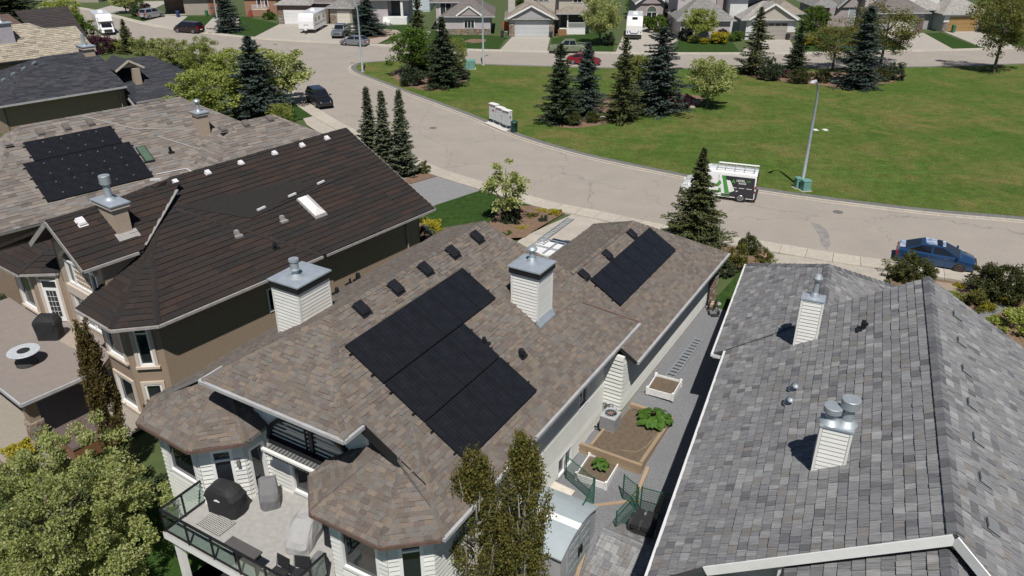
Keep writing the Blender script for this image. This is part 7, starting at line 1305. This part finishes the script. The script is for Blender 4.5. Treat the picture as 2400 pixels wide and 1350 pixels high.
M_mail = mat('grey_mailbox_metal', (.55, .58, .58), (.5, .53, .53), rough=.5, scale=2); M_pink = mat('red_grey_label', (.4, .2, .22))
for i, (g, w_) in enumerate((((-1.80,77.89,0.14), 1.0), ((-1.15,76.93,0.14), .95), ((-0.50,75.83,0.14), 1.0))):
    t = thing('community_mailbox', ('left and slightly taller of three grey mailbox cabinets', 'middle one of three grey mailbox cabinets', 'right one of three grey mailbox cabinets, circular mark on its side')[i], 'mailbox', g, hd((-2.15,78.25,0.00), (-0.21,76.03,0.00)), 'community mailboxes'); h0 = .35; h1 = 1.75 if i else 1.85
    MB().bx(-w_ / 2, w_ / 2, -.22, .25, h0, h1).build('cabinet', M_mail, t); MB().hexa([(-w_ / 2 - .03, -.26, h1), (w_ / 2 + .03, -.26, h1), (w_ / 2 + .03, .28, h1), (-w_ / 2 - .03, .28, h1), (-w_ / 2, -.22, h1 + .07), (w_ / 2, -.22, h1 + .07), (w_ / 2, .24, h1 + .07), (-w_ / 2, .24, h1 + .07)]).build('top', M_white, t)
    MB().bx(-w_ / 2 + .05, w_ / 2 - .05, -.235, -.221, h1 - .22, h1 - .06).build('label_strip', mat('dark_label', (.18, .18, .19)), t); MB().bx(-w_ / 2 + .08, w_ / 2 - .45, -.238, -.236, h1 - .19, h1 - .1).build('label_print', M_pink, t)
    B = MB()
    for r_ in range(5):
        for c_ in range(4): x = -w_ / 2 + .08 + c_ * (w_ - .16) / 4; z = h0 + .1 + r_ * .21; B.bx(x + .01, x + (w_ - .16) / 4 - .01, -.23, -.221, z, z + .19)
    B.build('mail_doors', M_white if False else M_mail, t, kind='stuff'); MB().bx(-.07, .07, -.1, .1, 0, h0).build('pedestal', M_steel, t)
    if i == 0: MB().bx(.0, .3, -.24, -.225, 1.2, 1.35).build('red_notice', mat('red_notice', (.4, .05, .05)), t)
    if i == 2: MB().lathe([(.13, w_ / 2 + .001), (.13, w_ / 2 + .006), (.08, w_ / 2 + .006), (.08, w_ / 2 + .001)], (0, 0, 1.15), 16, axis='x').build('round_mark', M_pink, t)
def bin_(label, loc, rz, m_, h=1.05, w_=.58, round_=False):
    t = thing('wheelie_bin' if not round_ else 'litter_bin', label, 'bin', loc, rz)
    if round_: MB().lathe([(.3, 0), (.32, .1), (.33, .85), (.35, .86), (.36, .95), (.34, 1.0), (.2, 1.08), (.15, 1.09)], n=18).build('drum', m_, t, smooth=True)
    else:
        MB().rbx((0, 0), w_ * .8, w_ * .85, .06, h * .9).build('bin_body', m_, t); MB().hexa([(-w_ / 2, -w_ / 2, h * .9), (w_ / 2, -w_ / 2, h * .9), (w_ / 2, w_ / 2, h * .9), (-w_ / 2, w_ / 2, h * .9), (-w_ / 2 + .03, -w_ / 2 + .06, h), (w_ / 2 - .03, -w_ / 2 + .06, h), (w_ / 2 - .03, w_ / 2, h), (-w_ / 2 + .03, w_ / 2, h)]).build('lid', m_, t)
        for x in (-.2, .2): o = MB().lathe([(.1, -.03), (.1, .03)], (0, 0, 0), 10, axis='x').build('wheel', M_tyre, t); o.location = (x, w_ * .45, .1)
    return t
M_bgr = mat('green_bin_plastic', (.05, .16, .07), rough=.5); M_bbl = mat('blue_bin_plastic', (.02, .04, .14), rough=.5)
bin_('dark teal round litter bin beside the mailboxes', (0.21,74.60,0.10), 0, mat('dark_teal_plastic', (.015, .06, .055), rough=.5), round_=True)
bin_('green wheelie bin in front of the golden garage door', (72.72,134.60,0.00), .1, M_bgr, 1.2); bin_('green bin left of the double garage door with stone piers', (-0.95,128.76,0.00), 0, M_bgr, 1.1); bin_('black bin beside the green one by the stone pier', (-1.57,130.38,0.00), 0, M_plast, 1.1); bin_('green bin right of the yellow-green tree', (34.00,127.97,0.00), 0, M_bgr, 1.1); bin_('blue bin in front of the carport', (-61.69,152.12,0.00), 0, M_bbl, 1.1); bin_('green bin by the beige wall of the carport house', (-56.98,153.77,0.00), 0, M_bgr, 1.0); bin_('black bin left of the white garage door', (-40.34,144.33,0.00), 0, M_plast, 1.0); bin_('black bin by the stone base of the taupe garage', (43.28,127.57,0.00), 0, M_plast, 1.0); bin_('black planter pot right of the double garage door', (6.20,129.98,0.00), 0, M_plast, .9)
for u, lab in (((29.57,75.21,0.10), 'left one of two white covers in the park grass'), ((30.53,75.21,0.10), 'right one of two white covers in the park grass')): t = thing('utility_cover', lab, 'utility cover', u, .1); MB().bx(-.2, .2, -.25, .25, 0, .06).build('lid', M_white, t); MB().bx(-.25, .25, -.3, .3, -.05, .02).build('rim', M_conc, t)
t = thing('kerb_ramp', 'dark rubber ramp lying in the gutter along the kerb', 'kerb ramp', (7.68,52.73,0.00), hd((6.23,53.66,0.00), (9.15,51.68,0.00))); MB().hexa([(-2.35, -.16, .004), (2.35, -.16, .004), (2.35, .14, .004), (-2.35, .14, .004), (-2.35, -.1, .09), (2.35, -.1, .09), (2.35, .0, .03), (-2.35, .0, .03)]).build('ramp', mat('dark_rubber', (.05, .047, .045), rough=.9), t)
B = MB(); Q = [(21.12,51.60,0.00),(21.73,51.20,0.00),(21.75,49.81,0.00),(21.08,47.64,0.00),(20.58,46.88,0.00),(20.56,47.85,0.00),(20.96,49.59,0.00)]; B.poly([(p[0], p[1], .005) for p in ccw(Q)]); B.build('road_patch', mat('oil_stained_asphalt', (.3, .28, .255), (.17, .165, .16), rough=.95, scale=1.6, detail=9), kind='structure')
for g_, lab in (((23.81,53.66,0.00), 'round iron cover in the street near the oil patch'), ((-32.25,118.05,0.00), 'round iron cover in the junction of the two streets'), ((-36.05,123.38,0.00), 'small iron cover near the upper kerb of the left street'), ((-7.80,76.34,0.00), 'round iron cover in the street near the slim spruces')):
    t = thing('manhole_cover', lab, 'manhole cover', g_); MB().lathe([(.36, .004), (.36, .012), (.3, .013)], n=20).build('lid', mat('cast_iron', (.16, .15, .14), (.1, .095, .09), rough=.8, scale=8), t)
def rock(label, loc, s): 
    g = random.Random(label); t = thing('boulder', label, 'boulder', loc, g.uniform(0, 6)); B = MB(); n = 8
    for k, (r_, z) in enumerate(((.8, 0), (1, .3), (.85, .65), (.4, .85))): B.v += [(math.cos(6.283 * j / n) * r_ * s * g.uniform(.8, 1.15), math.sin(6.283 * j / n) * r_ * s * g.uniform(.7, 1), z * s) for j in range(n)]
    for i in range(3):
        for j in range(n): q = (j + 1) % n; B.f.append((i * n + j, i * n + q, i * n + n + q, i * n + n + j)); B.m.append(0)
    B.f.append(tuple(range(3 * n, 4 * n))); B.m.append(0); B.build('rock', mat('pale_rock', (.38, .33, .28), (.28, .25, .21), rough=.9, scale=3, bump=.5), t); return t
rock('pale boulder in the middle park bed', (9.24,79.36,0.10), .4); rock('white boulder in the front garden bed by the pruned dark shrub', (0.69,53.74,-0.30), .4); rock('round pale boulder in the pink gravel garden', (-22.08,130.79,0.00), .45); rock('low boulder beside the lone cream-green tree', (19.30,83.75,0.10), .35)
# ---------------------------------------------------------------- front yards of the near lots
M_asph = mat('grey_asphalt_drive', (.235, .235, .24), (.2, .2, .205), rough=.95, scale=2, bump=.2, detail=8)
drape('driveway', [(-5.51,62.68,0.00),(-2.26,58.90,0.00),(-2.91,57.51,-0.20),(-6.70,53.40,-0.50),(-7.69,54.67,-0.50),(-10.31,60.03,-0.40),(-7.59,62.10,-0.10)], .02, M_asph)
drape('driveway', [(-22.73,83.09,-0.10),(-20.92,84.18,-0.10),(-17.19,77.97,-0.10),(-13.67,72.25,-0.10),(-16.76,71.53,-0.30),(-20.53,77.43,-0.30)], .03, M_conc)
drape('front_lawn', [(-24.19,87.20,0.00),(-21.63,82.69,0.00),(-20.62,80.80,-0.10),(-22.21,79.04,-0.30),(-25.80,84.24,-0.30)], .035, M_green)
drape('driveway', [(4.46,53.23,0.00),(6.85,51.60,0.00),(10.64,48.71,0.00),(10.11,47.03,-0.50),(5.05,47.03,-0.50),(-0.55,45.71,-0.50),(0.43,48.77,-0.50)], .02, M_conc)
drape('front_lawn', [(-2.15,58.51,0.00),(0.75,56.41,0.00),(4.32,53.91,0.00),(1.23,52.74,-0.40),(-1.77,49.87,-0.50),(-5.46,48.42,-0.50),(-6.53,51.78,-0.50),(-6.04,54.67,-0.50)], .04, M_green)
drape('mulch_bed', [(4.35,53.49,0.00),(3.90,53.49,-0.30),(0.87,49.13,-0.50),(-1.75,49.13,-0.50),(-1.80,51.00,-0.50),(-0.88,53.99,-0.50),(0.48,54.76,-0.40),(2.71,54.94,-0.30),(3.79,54.43,-0.20)], .05, M_mulch)
drape('mulch_bed', [(-7.14,51.00,-0.50),(-6.19,52.99,-0.50),(-4.57,49.87,-0.50),(-5.62,47.03,-0.50),(-6.98,46.70,-0.50)], .05, M_mulch); drape('mulch_bed', [(-8.99,60.56,-0.30),(-7.13,62.91,0.00),(-5.48,62.24,0.00),(-8.81,59.03,-0.40)], .06, M_mulch)
for g, k, lab in (((-5.52,51.00,-0.50,0.97,0.66), 'yellow_shrub', 'rear one of two bright yellow shrubs by the lawn corner'), ((-4.91,50.16,-0.50,0.77,0.50), 'yellow_shrub', 'front one of two bright yellow shrubs by the lawn corner'), ((-5.92,48.99,-0.50,1.38,0.78), 'blue_mound', 'round blue-green dwarf spruce at the house corner'), ((-6.33,52.18,-0.50,0.79,0.34), 'green_shrub', 'small green shrub behind the yellow pair'), ((3.17,53.32,-0.30,0.53,0.47), 'yellow_shrub', 'yellow shrub nearest the driveway corner'), ((2.19,53.74,-0.30,0.37,0.37), 'yellow_shrub', 'yellow shrub in the middle of the front bed'), ((0.66,50.77,-0.50,0.68,0.42), 'yellow_shrub', 'yellow shrub beside the leaning ladder'), ((2.19,51.94,-0.40,0.81,0.39), 'dark_shrub', 'small dark green conifer shrub in the front bed'), ((1.48,52.74,-0.40,0.66,0.68), 'olive_shrub', 'low grey-green spreading shrub in the front bed'), ((-0.06,51.78,-0.50,1.84,0.72), 'dark_shrub', 'tall dark green shrub behind the young tree'), ((-0.38,49.87,-0.50,0.64,0.44), 'green_shrub', 'low green shrub at the front edge of the bed'), ((1.28,52.02,-0.50,0.46,0.27), 'olive_shrub', 'small brown-green shrub beside the yellow one'), ((-1.05,50.77,-0.50,0.45,0.27), 'yellow_shrub', 'tiny yellow flowers left of the tall dark shrub'),
    ((24.06,42.44,-0.10,1.92,1.51), 'mugo', 'dense mugo pine in front of the blue sedan'), ((28.06,40.20,-0.20,2.40,1.96), 'mugo', 'largest mugo pine right of the blue sedan'), ((15.29,46.38,-0.20,1.62,0.80), 'mugo', 'upright mugo pine beside the brick-edged bed'), ((13.94,44.25,-0.40,1.98,0.93), 'olive_shrub', 'brownish shrub below the kerbside spruce'), ((13.15,43.64,-0.40,1.16,0.66), 'dark_shrub', 'dark green shrub in the shade of the kerbside spruce'), ((25.96,38.83,-0.40,1.57,1.00), 'olive_shrub', 'purple-brown bushy shrub beside the shake roof'), ((26.58,38.73,-0.40,0.92,0.41), 'yellow_shrub', 'yellow shrub by the gravel path'), ((27.13,36.53,-0.50,1.44,1.26), 'spring_shrub', 'light green leafy shrub at the right edge'), ((25.53,40.34,-0.30,0.56,0.49), 'spring_shrub', 'light green shrub between the two mugo pines'), ((28.07,39.56,-0.30,0.61,0.49), 'yellow_shrub', 'yellow-flowered shrub right of the gravel path'), ((26.47,41.51,-0.20,0.45,0.30), 'yellow_shrub', 'small yellow shrub behind the shake roof ridge'), ((16.00,45.16,-0.30,1.13,0.68), 'olive_shrub', 'low shrub by the corner of the shake roof')): bush('shrub', lab, k, g, len(lab) * 1.7)
drape('mulch_bed', [(13.83,47.52,-0.10),(16.47,46.74,0.00),(16.50,45.98,-0.20),(15.49,44.25,-0.40),(12.86,43.25,-0.50),(12.80,46.60,-0.30)], .03, M_mulch); drape('driveway', [(16.61,46.47,0.00),(20.24,45.03,0.00),(23.22,43.78,0.00),(21.19,39.93,-0.50),(13.58,40.99,-0.50)], .02, M_conc); drape('brick_edging', [(16.43,46.61,0.00),(16.72,46.47,0.00),(16.25,45.59,-0.20),(15.89,45.59,-0.20)], .045, mat('orange_pavers', (.4, .24, .16), (.3, .18, .12), scale=5))
drape('mulch_bed', [(23.06,43.42,0.00),(27.06,42.01,0.00),(30.29,40.57,0.00),(29.06,35.21,-0.50),(23.71,33.57,-0.50),(21.73,38.91,-0.50)], .03, M_mulch); drape('paver_path', [(25.38,42.24,0.00),(26.43,41.79,0.00),(26.16,40.61,-0.30),(25.10,40.16,-0.40)], .05, mat('tan_pavers', (.33, .26, .2), (.25, .2, .16), scale=4)); drape('gravel_path', [(27.43,40.18,-0.30),(28.30,39.97,-0.30),(27.69,38.73,-0.40),(26.02,37.46,-0.50),(25.56,37.93,-0.50)], .05, M_gravel)
drape('side_lawn', [pl(40.2, -10.6, 0), pl(46, -10.0, 0), pl(46.5, -6.0, 0), pl(41.5, -4.6, 0), pl(39.8, -7.6, 0)], .04, M_green)
# ---------------------------------------------------------------- side yard between the two houses
pr_ = lambda p, q, z=0: place(L2, HO2, HR2, p, q, z)
drape('gravel_yard', [pl(15, -12.2, 0), pl(28, -12.0, 0), pl(28, -11.0, 0), pl(40.2, -11.0, 0), pl(40.4, -8.5, 0), pr_(39.5, -2.4), pr_(31, -2.2), pr_(13, -1.5), pl(12, -9, 0)], .03, M_gravel)
drape('back_lawn', [pl(6, -27, 0), pl(15.5, -27, 0), pl(16, -24, 0), pl(13.5, -21, 0), pl(8, -21, 0)], .03, M_green); drape('patio', [place(L3, HO3, HR3, 8.5, -48, 0), place(L3, HO3, HR3, 8.5, -33.5, 0), place(L3, HO3, HR3, 15, -33.5, 0), place(L3, HO3, HR3, 15, -48, 0)], .04, mat('aggregate_patio', (.3, .27, .23), (.25, .225, .19), rough=.95, scale=9, bump=.3)); drape('patio', [pl(9, -22, 0), pl(9, -15, 0), pl(16, -15, 0), pl(16, -22, 0)], .03, M_conc)
drape('mulch_bed', [place(L3, HO3, HR3, 3, -50, 0), place(L3, HO3, HR3, 3, -36, 0), place(L3, HO3, HR3, 8.6, -36, 0), place(L3, HO3, HR3, 8.6, -50, 0)], .03, M_mulch)
M_vin = mat('white_vinyl_board', (.78, .78, .77), rough=.4)
def raised(label, p, q, z, w_, d_, rz=0):
    t = thing('raised_bed', label, 'raised bed', pl(p, q, z), HR + rz, 'white raised beds'); h = .34
    for y in (-1, 1): MB().bx(-w_ / 2, w_ / 2, y * d_ / 2 - .025, y * d_ / 2 + .025, 0, h).build('board', M_vin, t)
    for x in (-1, 1): MB().bx(x * w_ / 2 - .025, x * w_ / 2 + .025, -d_ / 2 + .025, d_ / 2 - .025, 0, h).build('board', M_vin, t)
    for x in (-1, 1):
        for y in (-1, 1): MB().bx(x * w_ / 2 - .06, x * w_ / 2 + .06, y * d_ / 2 - .06, y * d_ / 2 + .06, 0, h + .07).build('corner_post', M_vin, t)
    MB().bx(-w_ / 2 + .03, w_ / 2 - .03, -d_ / 2 + .03, d_ / 2 - .03, 0, h - .1).build('soil', M_soil, t); return t
raised('white raised bed with bare soil on the gravel near the lying ladder', 31.0, -9.85, -.62, 1.25, 1.35, .06); raised('white raised bed with one green plant beside the stacked timber wall', 24.85, -10.45, -1.6, 1.35, 1.5, .06)
def clump(label, loc, n, R_, leaf):
    t = thing('leafy_plant', label, 'plant', loc); g = random.Random(label); mt_ = LF['rhubarb']
    for i in range(n):
        a = g.uniform(0, 6.28); r_ = R_ * g.uniform(.1, 1) ** .6; z = .25 + .35 * (1 - r_ / R_) * R_ + g.uniform(-.06, .06); s = leaf * g.uniform(.7, 1.2); x, y = r_ * math.cos(a), r_ * math.sin(a); d = Vector((math.cos(a), math.sin(a), -.35 + g.uniform(-.2, .2))).normalized(); u = d.cross(Vector((0, 0, 1))).normalized(); nn = u.cross(d)
        P = [Vector((x, y, z)) + d * (s * k) + u * (s * w) + nn * (s * b) for k, w, b in ((-.5, 0, -.06), (-.3, .4, .05), (.1, .46, .06), (.5, 0, -.12), (.1, -.46, .06), (-.3, -.4, .05))]; B = MB(); c = Vector((x, y, z)) + nn * s * .02
        for k in range(6): B.poly([P[k], P[(k + 1) % 6], c])
        B.build('leaf', mt_, t)
    B = MB()
    for i in range(10): a = 6.28 * i / 10; B.tube([(0, 0, 0), (math.cos(a) * R_ * .6, math.sin(a) * R_ * .6, .3)], .015, 4)
    B.build('stalks', mat('pink_stalk', (.2, .12, .05)), t); return t
clump('large clump of broad green leaves in the timber-edged garden bed', pl(28.75, -9.45, -.95), 90, .78, .34); clump('single bushy green plant in the lower white raised bed', pl(25.0, -10.4, -1.35), 26, .36, .26)
# timber-edged bed with retaining wall
t = thing('garden_bed', 'timber-edged soil bed with a tall timber front and a garden hose', 'garden bed', pl(27.4, -10.2, -1.55), HR)
def lb(p0, p1, q0, q1, z0, z1): return (q0 + 10.2, q1 + 10.2, p0 - 27.4, p1 - 27.4, z0 + 1.55, z1 + 1.55)
for k in range(4): MB().bx(*lb(25.55, 25.7, -12.0 + .02, -8.75, -1.6 + k * .17, -1.435 + k * .17)).build('timber', M_timber, t)
MB().bx(*lb(25.7, 29.4, -11.25, -11.13, -1.5, -.86)).build('timber', M_timber, t); MB().bx(*lb(25.7, 29.4, -8.92, -8.76, -1.5, -.86)).build('timber', M_timber, t); MB().bx(*lb(29.4, 29.55, -11.2, -8.8, -1.2, -.86)).build('timber', M_timber, t); MB().bx(*lb(29.2, 29.38, -11.0, -9.9, -.9, -.7)).build('timber', M_timber, t)
MB().bx(*lb(25.7, 29.4, -11.13, -8.92, -1.5, -.93)).build('soil', M_soil, t)
B = MB(); B.tube([(.3, -1.3, .63), (.9, -1.1, .63), (1.15, -.5, .63), (1.2, .4, .63), (1.22, 1.2, .63)], .011, 5); B.build('hose', mat('tan_hose', (.35, .3, .16)), t)
for a, b in (((22.2, -10.9), (24.2, -8.2)), ((24.3, -8.45), (26.0, -8.6)), ((20.0, -9.0), (22.0, -9.4)), ((23.0, -7.2), (25.0, -7.5))):
    A_w = Vector(pl(*a, 0)); B_w = Vector(pl(*b, 0)); A_w.z = hgt(A_w.x, A_w.y) + .03; B_w.z = hgt(B_w.x, B_w.y) + .03; t = thing('ground_timber', {22.2: 'weathered timber edging across the gravel by the green gate', 24.3: 'timber edging running along the garden bed side', 20.0: 'timber edging beside the grey shed doors', 23.0: 'loose plank on the gravel near the black tumbler'}[a[0]], 'timber', tuple(A_w)); MB().beam((0, 0, .04), B_w - A_w + Vector((0, 0, .04)), .16, .12).build('beam', M_timber, t)
# air conditioner, gas meter
t = thing('air_conditioner', 'grey air conditioner unit on a wall bracket above bare earth', 'air conditioner', pl(27.4, -11.05, -.95), HR); MB().bx(-.36, .36, -.36, .36, 0, .72).build('casing', mat('ac_grey', (.5, .5, .5), (.42, .42, .42), rough=.5), t); B = MB()
for i in range(9): B.bx(-.375, .375, -.375, .375, .08 + i * .07, .11 + i * .07)
B.build('louvre', mat('ac_dark_louvre', (.2, .2, .21)), t, kind='stuff'); MB().hexa([(-.38, -.38, .72), (.38, -.38, .72), (.38, .38, .72), (-.38, .38, .72), (-.34, -.34, .77), (.34, -.34, .77), (.34, .34, .77), (-.34, .34, .77)]).build('top_cover', M_gut, t); B = MB(); B.lathe([(.3, .772), (.3, .79), (.27, .79), (.27, .772)], n=20); [B.beam((0, 0, .785), (.28 * math.cos(a), .28 * math.sin(a), .785), .02, .015) for a in np.linspace(0, 6.28, 13)]; B.lathe([(.09, .78), (.08, .8), (.02, .81)], n=12, m=1); B.build('fan_grille', [M_steel, mat('rusty_cap', (.3, .1, .06))], t); B = MB(); [B.beam((x, -.3, -.02), (x, .3, -.02), .05, .05) for x in (-.3, .3)]; [B.beam((-.7, y, -.02), (.3, y, -.02), .05, .05) for y in (-.28, .28)]; B.build('bracket', M_blk, t)
t = thing('gas_meter', 'gas meter with bent grey pipes on the jogged house wall', 'gas meter', pl(28.2 - .35, -11.4, -.4), HR); B = MB(); B.tube([(0, 0, -.6), (0, 0, .35), (.25, 0, .4), (.25, 0, .15)], .03, 6); B.tube([(-.25, .05, .0), (-.25, .05, .3), (0, .05, .35)], .025, 6); B.build('pipe', M_steel, t); MB().bx(.12, .4, -.12, .12, -.1, .2).build('meter_body', M_gut, t); MB().lathe([(.1, 0), (.12, .03), (.04, .08)], (0, 0, .38), 12).build('regulator', M_gut, t)
lz = -.53; ladder('lying_ladder', 'aluminium ladder lying flat on the gravel along the pale wall', pl(31.9, -9.95, -.5), pl(36.4, -9.9, -.48), .42, 14, M_steel)
t = thing('hand_trolley', 'folded black hand trolley leaning by the stone corner', 'trolley', pl(39.4, -10.1, -.5), HR + .6); B = MB(); B.tube([(-.25, 0, .1), (-.22, .5, 1.0), (.22, .5, 1.0), (.25, 0, .1)], .025, 6); [B.tube([(-.24, .1 + i * .13, .28 + i * .22), (.24, .1 + i * .13, .28 + i * .22)], .018, 5) for i in range(3)]; B.build('frame', M_plast, t); [MB().lathe([(.13, x - .03), (.13, x + .03)], (0, 0, .13), 12, axis='x').build('wheel', M_tyre, t) for x in (-.28, .28)]; MB().bx(-.22, .22, -.3, 0, .04, .07).build('toe_plate', M_plast, t)
t = thing('hose_reel', 'coiled tan hose on a dark reel at the corner of the pale wall', 'hose reel', pl(39.9, -10.35, -.5), HR); MB().lathe([(.3, -.15), (.3, -.12), (.16, -.11), (.16, .11), (.3, .12), (.3, .15)], (0, 0, .32), 16, axis='x').build('reel', M_plast, t); MB().lathe([(.17, -.1), (.25, -.08), (.25, .08), (.17, .1)], (0, 0, .32), 16, axis='x').build('hose', mat('tan_coil', (.5, .36, .24)), t)
rock('buff block at the stone corner of the solar house', pl(40.6, -10.2, -.52), .25)
# grey plastic shed with curved roof
M_shed = mat('grey_shed_plastic', (.4, .4, .415), (.36, .36, .375), rough=.6, scale=2); M_shedr = mat('blue_grey_shed_roof', (.36, .41, .44), (.32, .37, .4), rough=.5, scale=2)
t = thing('garden_shed', 'grey plastic garden shed with curved blue-grey roof and double doors', 'shed', pl(20.45, -10.4, -2.5), HR); W2, D2, h = 1.2, 1.5, 1.85
MB().bx(-W2, W2, -D2, D2, 0, h).build('wall', M_shed, t)
N = 10; prof = [((i / N * 2 - 1) * (D2 + .12), h + .45 * (1 - (i / N * 2 - 1) ** 2) + .02) for i in range(N + 1)]
for i, ((a, za_), (b, zb_)) in enumerate(zip(prof, prof[1:])):
    MB().hexa([(-W2 - .1, a, za_ - .06), (W2 + .1, a, za_ - .06), (W2 + .1, b, zb_ - .06), (-W2 - .1, b, zb_ - .06), (-W2 - .1, a, za_), (W2 + .1, a, za_), (W2 + .1, b, zb_), (-W2 - .1, b, zb_)]).build('roof_panel', mat('translucent_skylight_strip', (.85, .86, .86), rough=.4) if i == 4 else M_shedr, t)
B = MB(); B.slab([(W2 + .0, a, z_ - .07) for a, z_ in prof] , (-.06, 0, 0)); B.build('gable_panel', M_shed, t)
for y0, y1 in ((-.95, -.01), (.01, .95)):
    d = MB().bx(W2 + .0, W2 + .05, y0, y1, .08, h + .2).build('door', mat('shed_door_grey', (.3, .33, .35), rough=.6), t)
    for k in range(4):
        for j in range(2): MB().bx(W2 + .051, W2 + .065, y0 + .07 + j * .42, y0 + .43 + j * .42, .2 + k * .42, .55 + k * .42).build('door_panel', mat('shed_panel_grey', (.34, .37, .39), rough=.6), d)
    MB().bx(W2 + .05, W2 + .12, (y1 - .14 if y1 < 0.5 else y0 + .06), (y1 - .06 if y1 < .5 else y0 + .14), .8, 1.2).build('handle', M_blk, d)
t = thing('storage_box', 'low cream deck box against the wall behind the shed', 'storage box', pl(22.6, -11.2, -1.95), HR); MB().bx(-.45, .45, -.6, .6, 0, .5).build('box', mat('cream_plastic', (.55, .5, .42)), t); MB().hexa([(-.48, -.63, .5), (.48, -.63, .5), (.48, .63, .5), (-.48, .63, .5), (-.48, -.63, .62), (.48, -.63, .53), (.48, .63, .53), (-.48, .63, .62)]).build('lid', mat('cream_lid', (.62, .57, .49)), t)
# green chain-link fence panels
M_cl = mat('green_chainlink', (.015, .09, .06), (.012, .075, .05), rough=.5)
def chain(label, a, b, h=1.25, z=None):
    A_w = Vector(pl(*a, 0)); B_w = Vector(pl(*b, 0)); A_w.z = hgt(A_w.x, A_w.y); B_w.z = A_w.z; t = thing('chainlink_fence', label, 'fence', tuple(A_w)); d = B_w - A_w; Ln = d.length; u = d / Ln
    for p in (Vector(), d): MB().tube([p, p + Vector((0, 0, h + .06))], .03, 7).build('post', M_cl, t)
    MB().tube([Vector((0, 0, h)), d + Vector((0, 0, h))], .022, 6).build('top_rail', M_cl, t); MB().tube([Vector((0, 0, .08)), d + Vector((0, 0, .08))], .018, 6).build('bottom_rail', M_cl, t)
    B = MB(); s = .13; n = int((Ln + h) / s)
    for i in range(n):
        o_ = i * s - h
        for sg in (1, -1):
            x0, x1 = o_, o_ + h; z0, z1 = (.08, h) if sg > 0 else (h, .08); ta = max(0, -x0 / (x1 - x0)); tb = min(1, (Ln - x0) / (x1 - x0))
            if tb - ta < .05: continue
            B.beam(u * (x0 + (x1 - x0) * ta) + Vector((0, 0, z0 + (z1 - z0) * ta)), u * (x0 + (x1 - x0) * tb) + Vector((0, 0, z0 + (z1 - z0) * tb)), .009, .009)
    B.build('wire_mesh', M_cl, t, kind='stuff'); return t
chain('green chain-link panel from the pale wall to the lower raised bed', (23.9, -11.5), (23.2, -9.9)); chain('open green chain-link gate leaf standing beside the shed roof', (23.2, -9.85), (21.6, -9.6)); chain('short green chain-link panel near the lower raised bed corner', (24.0, -8.9), (23.7, -8.2)); chain('leaning green chain-link gate leaf left of the black tumbler', (23.6, -8.1), (21.9, -8.3)); chain('green chain-link panel behind the black tumbler', (23.7, -8.0), (23.9, -6.5))
t = thing('compost_tumbler', 'black barrel compost tumbler on a bent tube stand', 'compost tumbler', pl(22.5, -7.45, -1.9), HR + .1); MB().lathe([(.2, -.5), (.42, -.48), (.44, -.2), (.44, .2), (.42, .48), (.2, .5)], (0, 0, .72), 10, axis='x').build('drum', M_cblk, t); [MB().bx(x - .13, x + .13, -.5, .5, .95, 1.14).build('drum_rib', M_cblk, t) for x in (-.2, .2)]; MB().bx(-.25, .25, -.47, -.4, .55, .95).build('hatch', M_plast, t); B = MB(); [B.tube([(x, -.5, .03), (x, 0, .72), (x, .5, .03)], .03, 6) for x in (-.55, .55)]; B.tube([(-.55, -.5, .03), (.55, -.5, .03)], .03, 6); B.tube([(-.55, -.75, .03), (.55, -.75, .03), (.55, -.5, .03)], .025, 6); B.build('stand', M_steel, t)
# small shake-roofed store at the bottom edge
H8, L8, HO8, HR8 = house('shake_roofed_store', 'small low store with weathered shake roof at the bottom edge beside the shed', 30.7, 20.5, -7.6); f8 = lambda p: -.95 - .45 * abs(p - 21.4)
e1 = [L8(21.4, -8.6, f8(21.4)), L8(21.4, -6.2, f8(21.4)), L8(17.6, -6.2, f8(17.6)), L8(17.6, -8.6, f8(17.6))]; e2 = [L8(21.4, -8.6, f8(21.4)), L8(21.4, -6.2, f8(21.4)), L8(22.5, -6.2, f8(22.5)), L8(22.5, -8.6, f8(22.5))]
roofslab(H8, [e1, e2], dark_edge, th=.06); CV = Cover('shake', M_shk, [2, 1, 2.4, 1.6, .2]); CV.plane(e1, expo=.34, wid=(.16, .34), th=(.02, .03), gap=.012); CV.plane(e2, expo=.34, wid=(.16, .34), th=(.02, .03), gap=.012); CV.finish(H8, HO8, HR8); B = MB(); ridgecap(B, e1[0], e1[1], w=.18, L=.8, drop=.4); B.build('ridge_cap', M_shk[1], H8); x0, y0, _ = L8(17.8, -8.4); x1, y1, _ = L8(22.3, -6.4); MB().bx(x0, x1, y0, y1, -3, -2.0).build('wall', M_timber, H8)
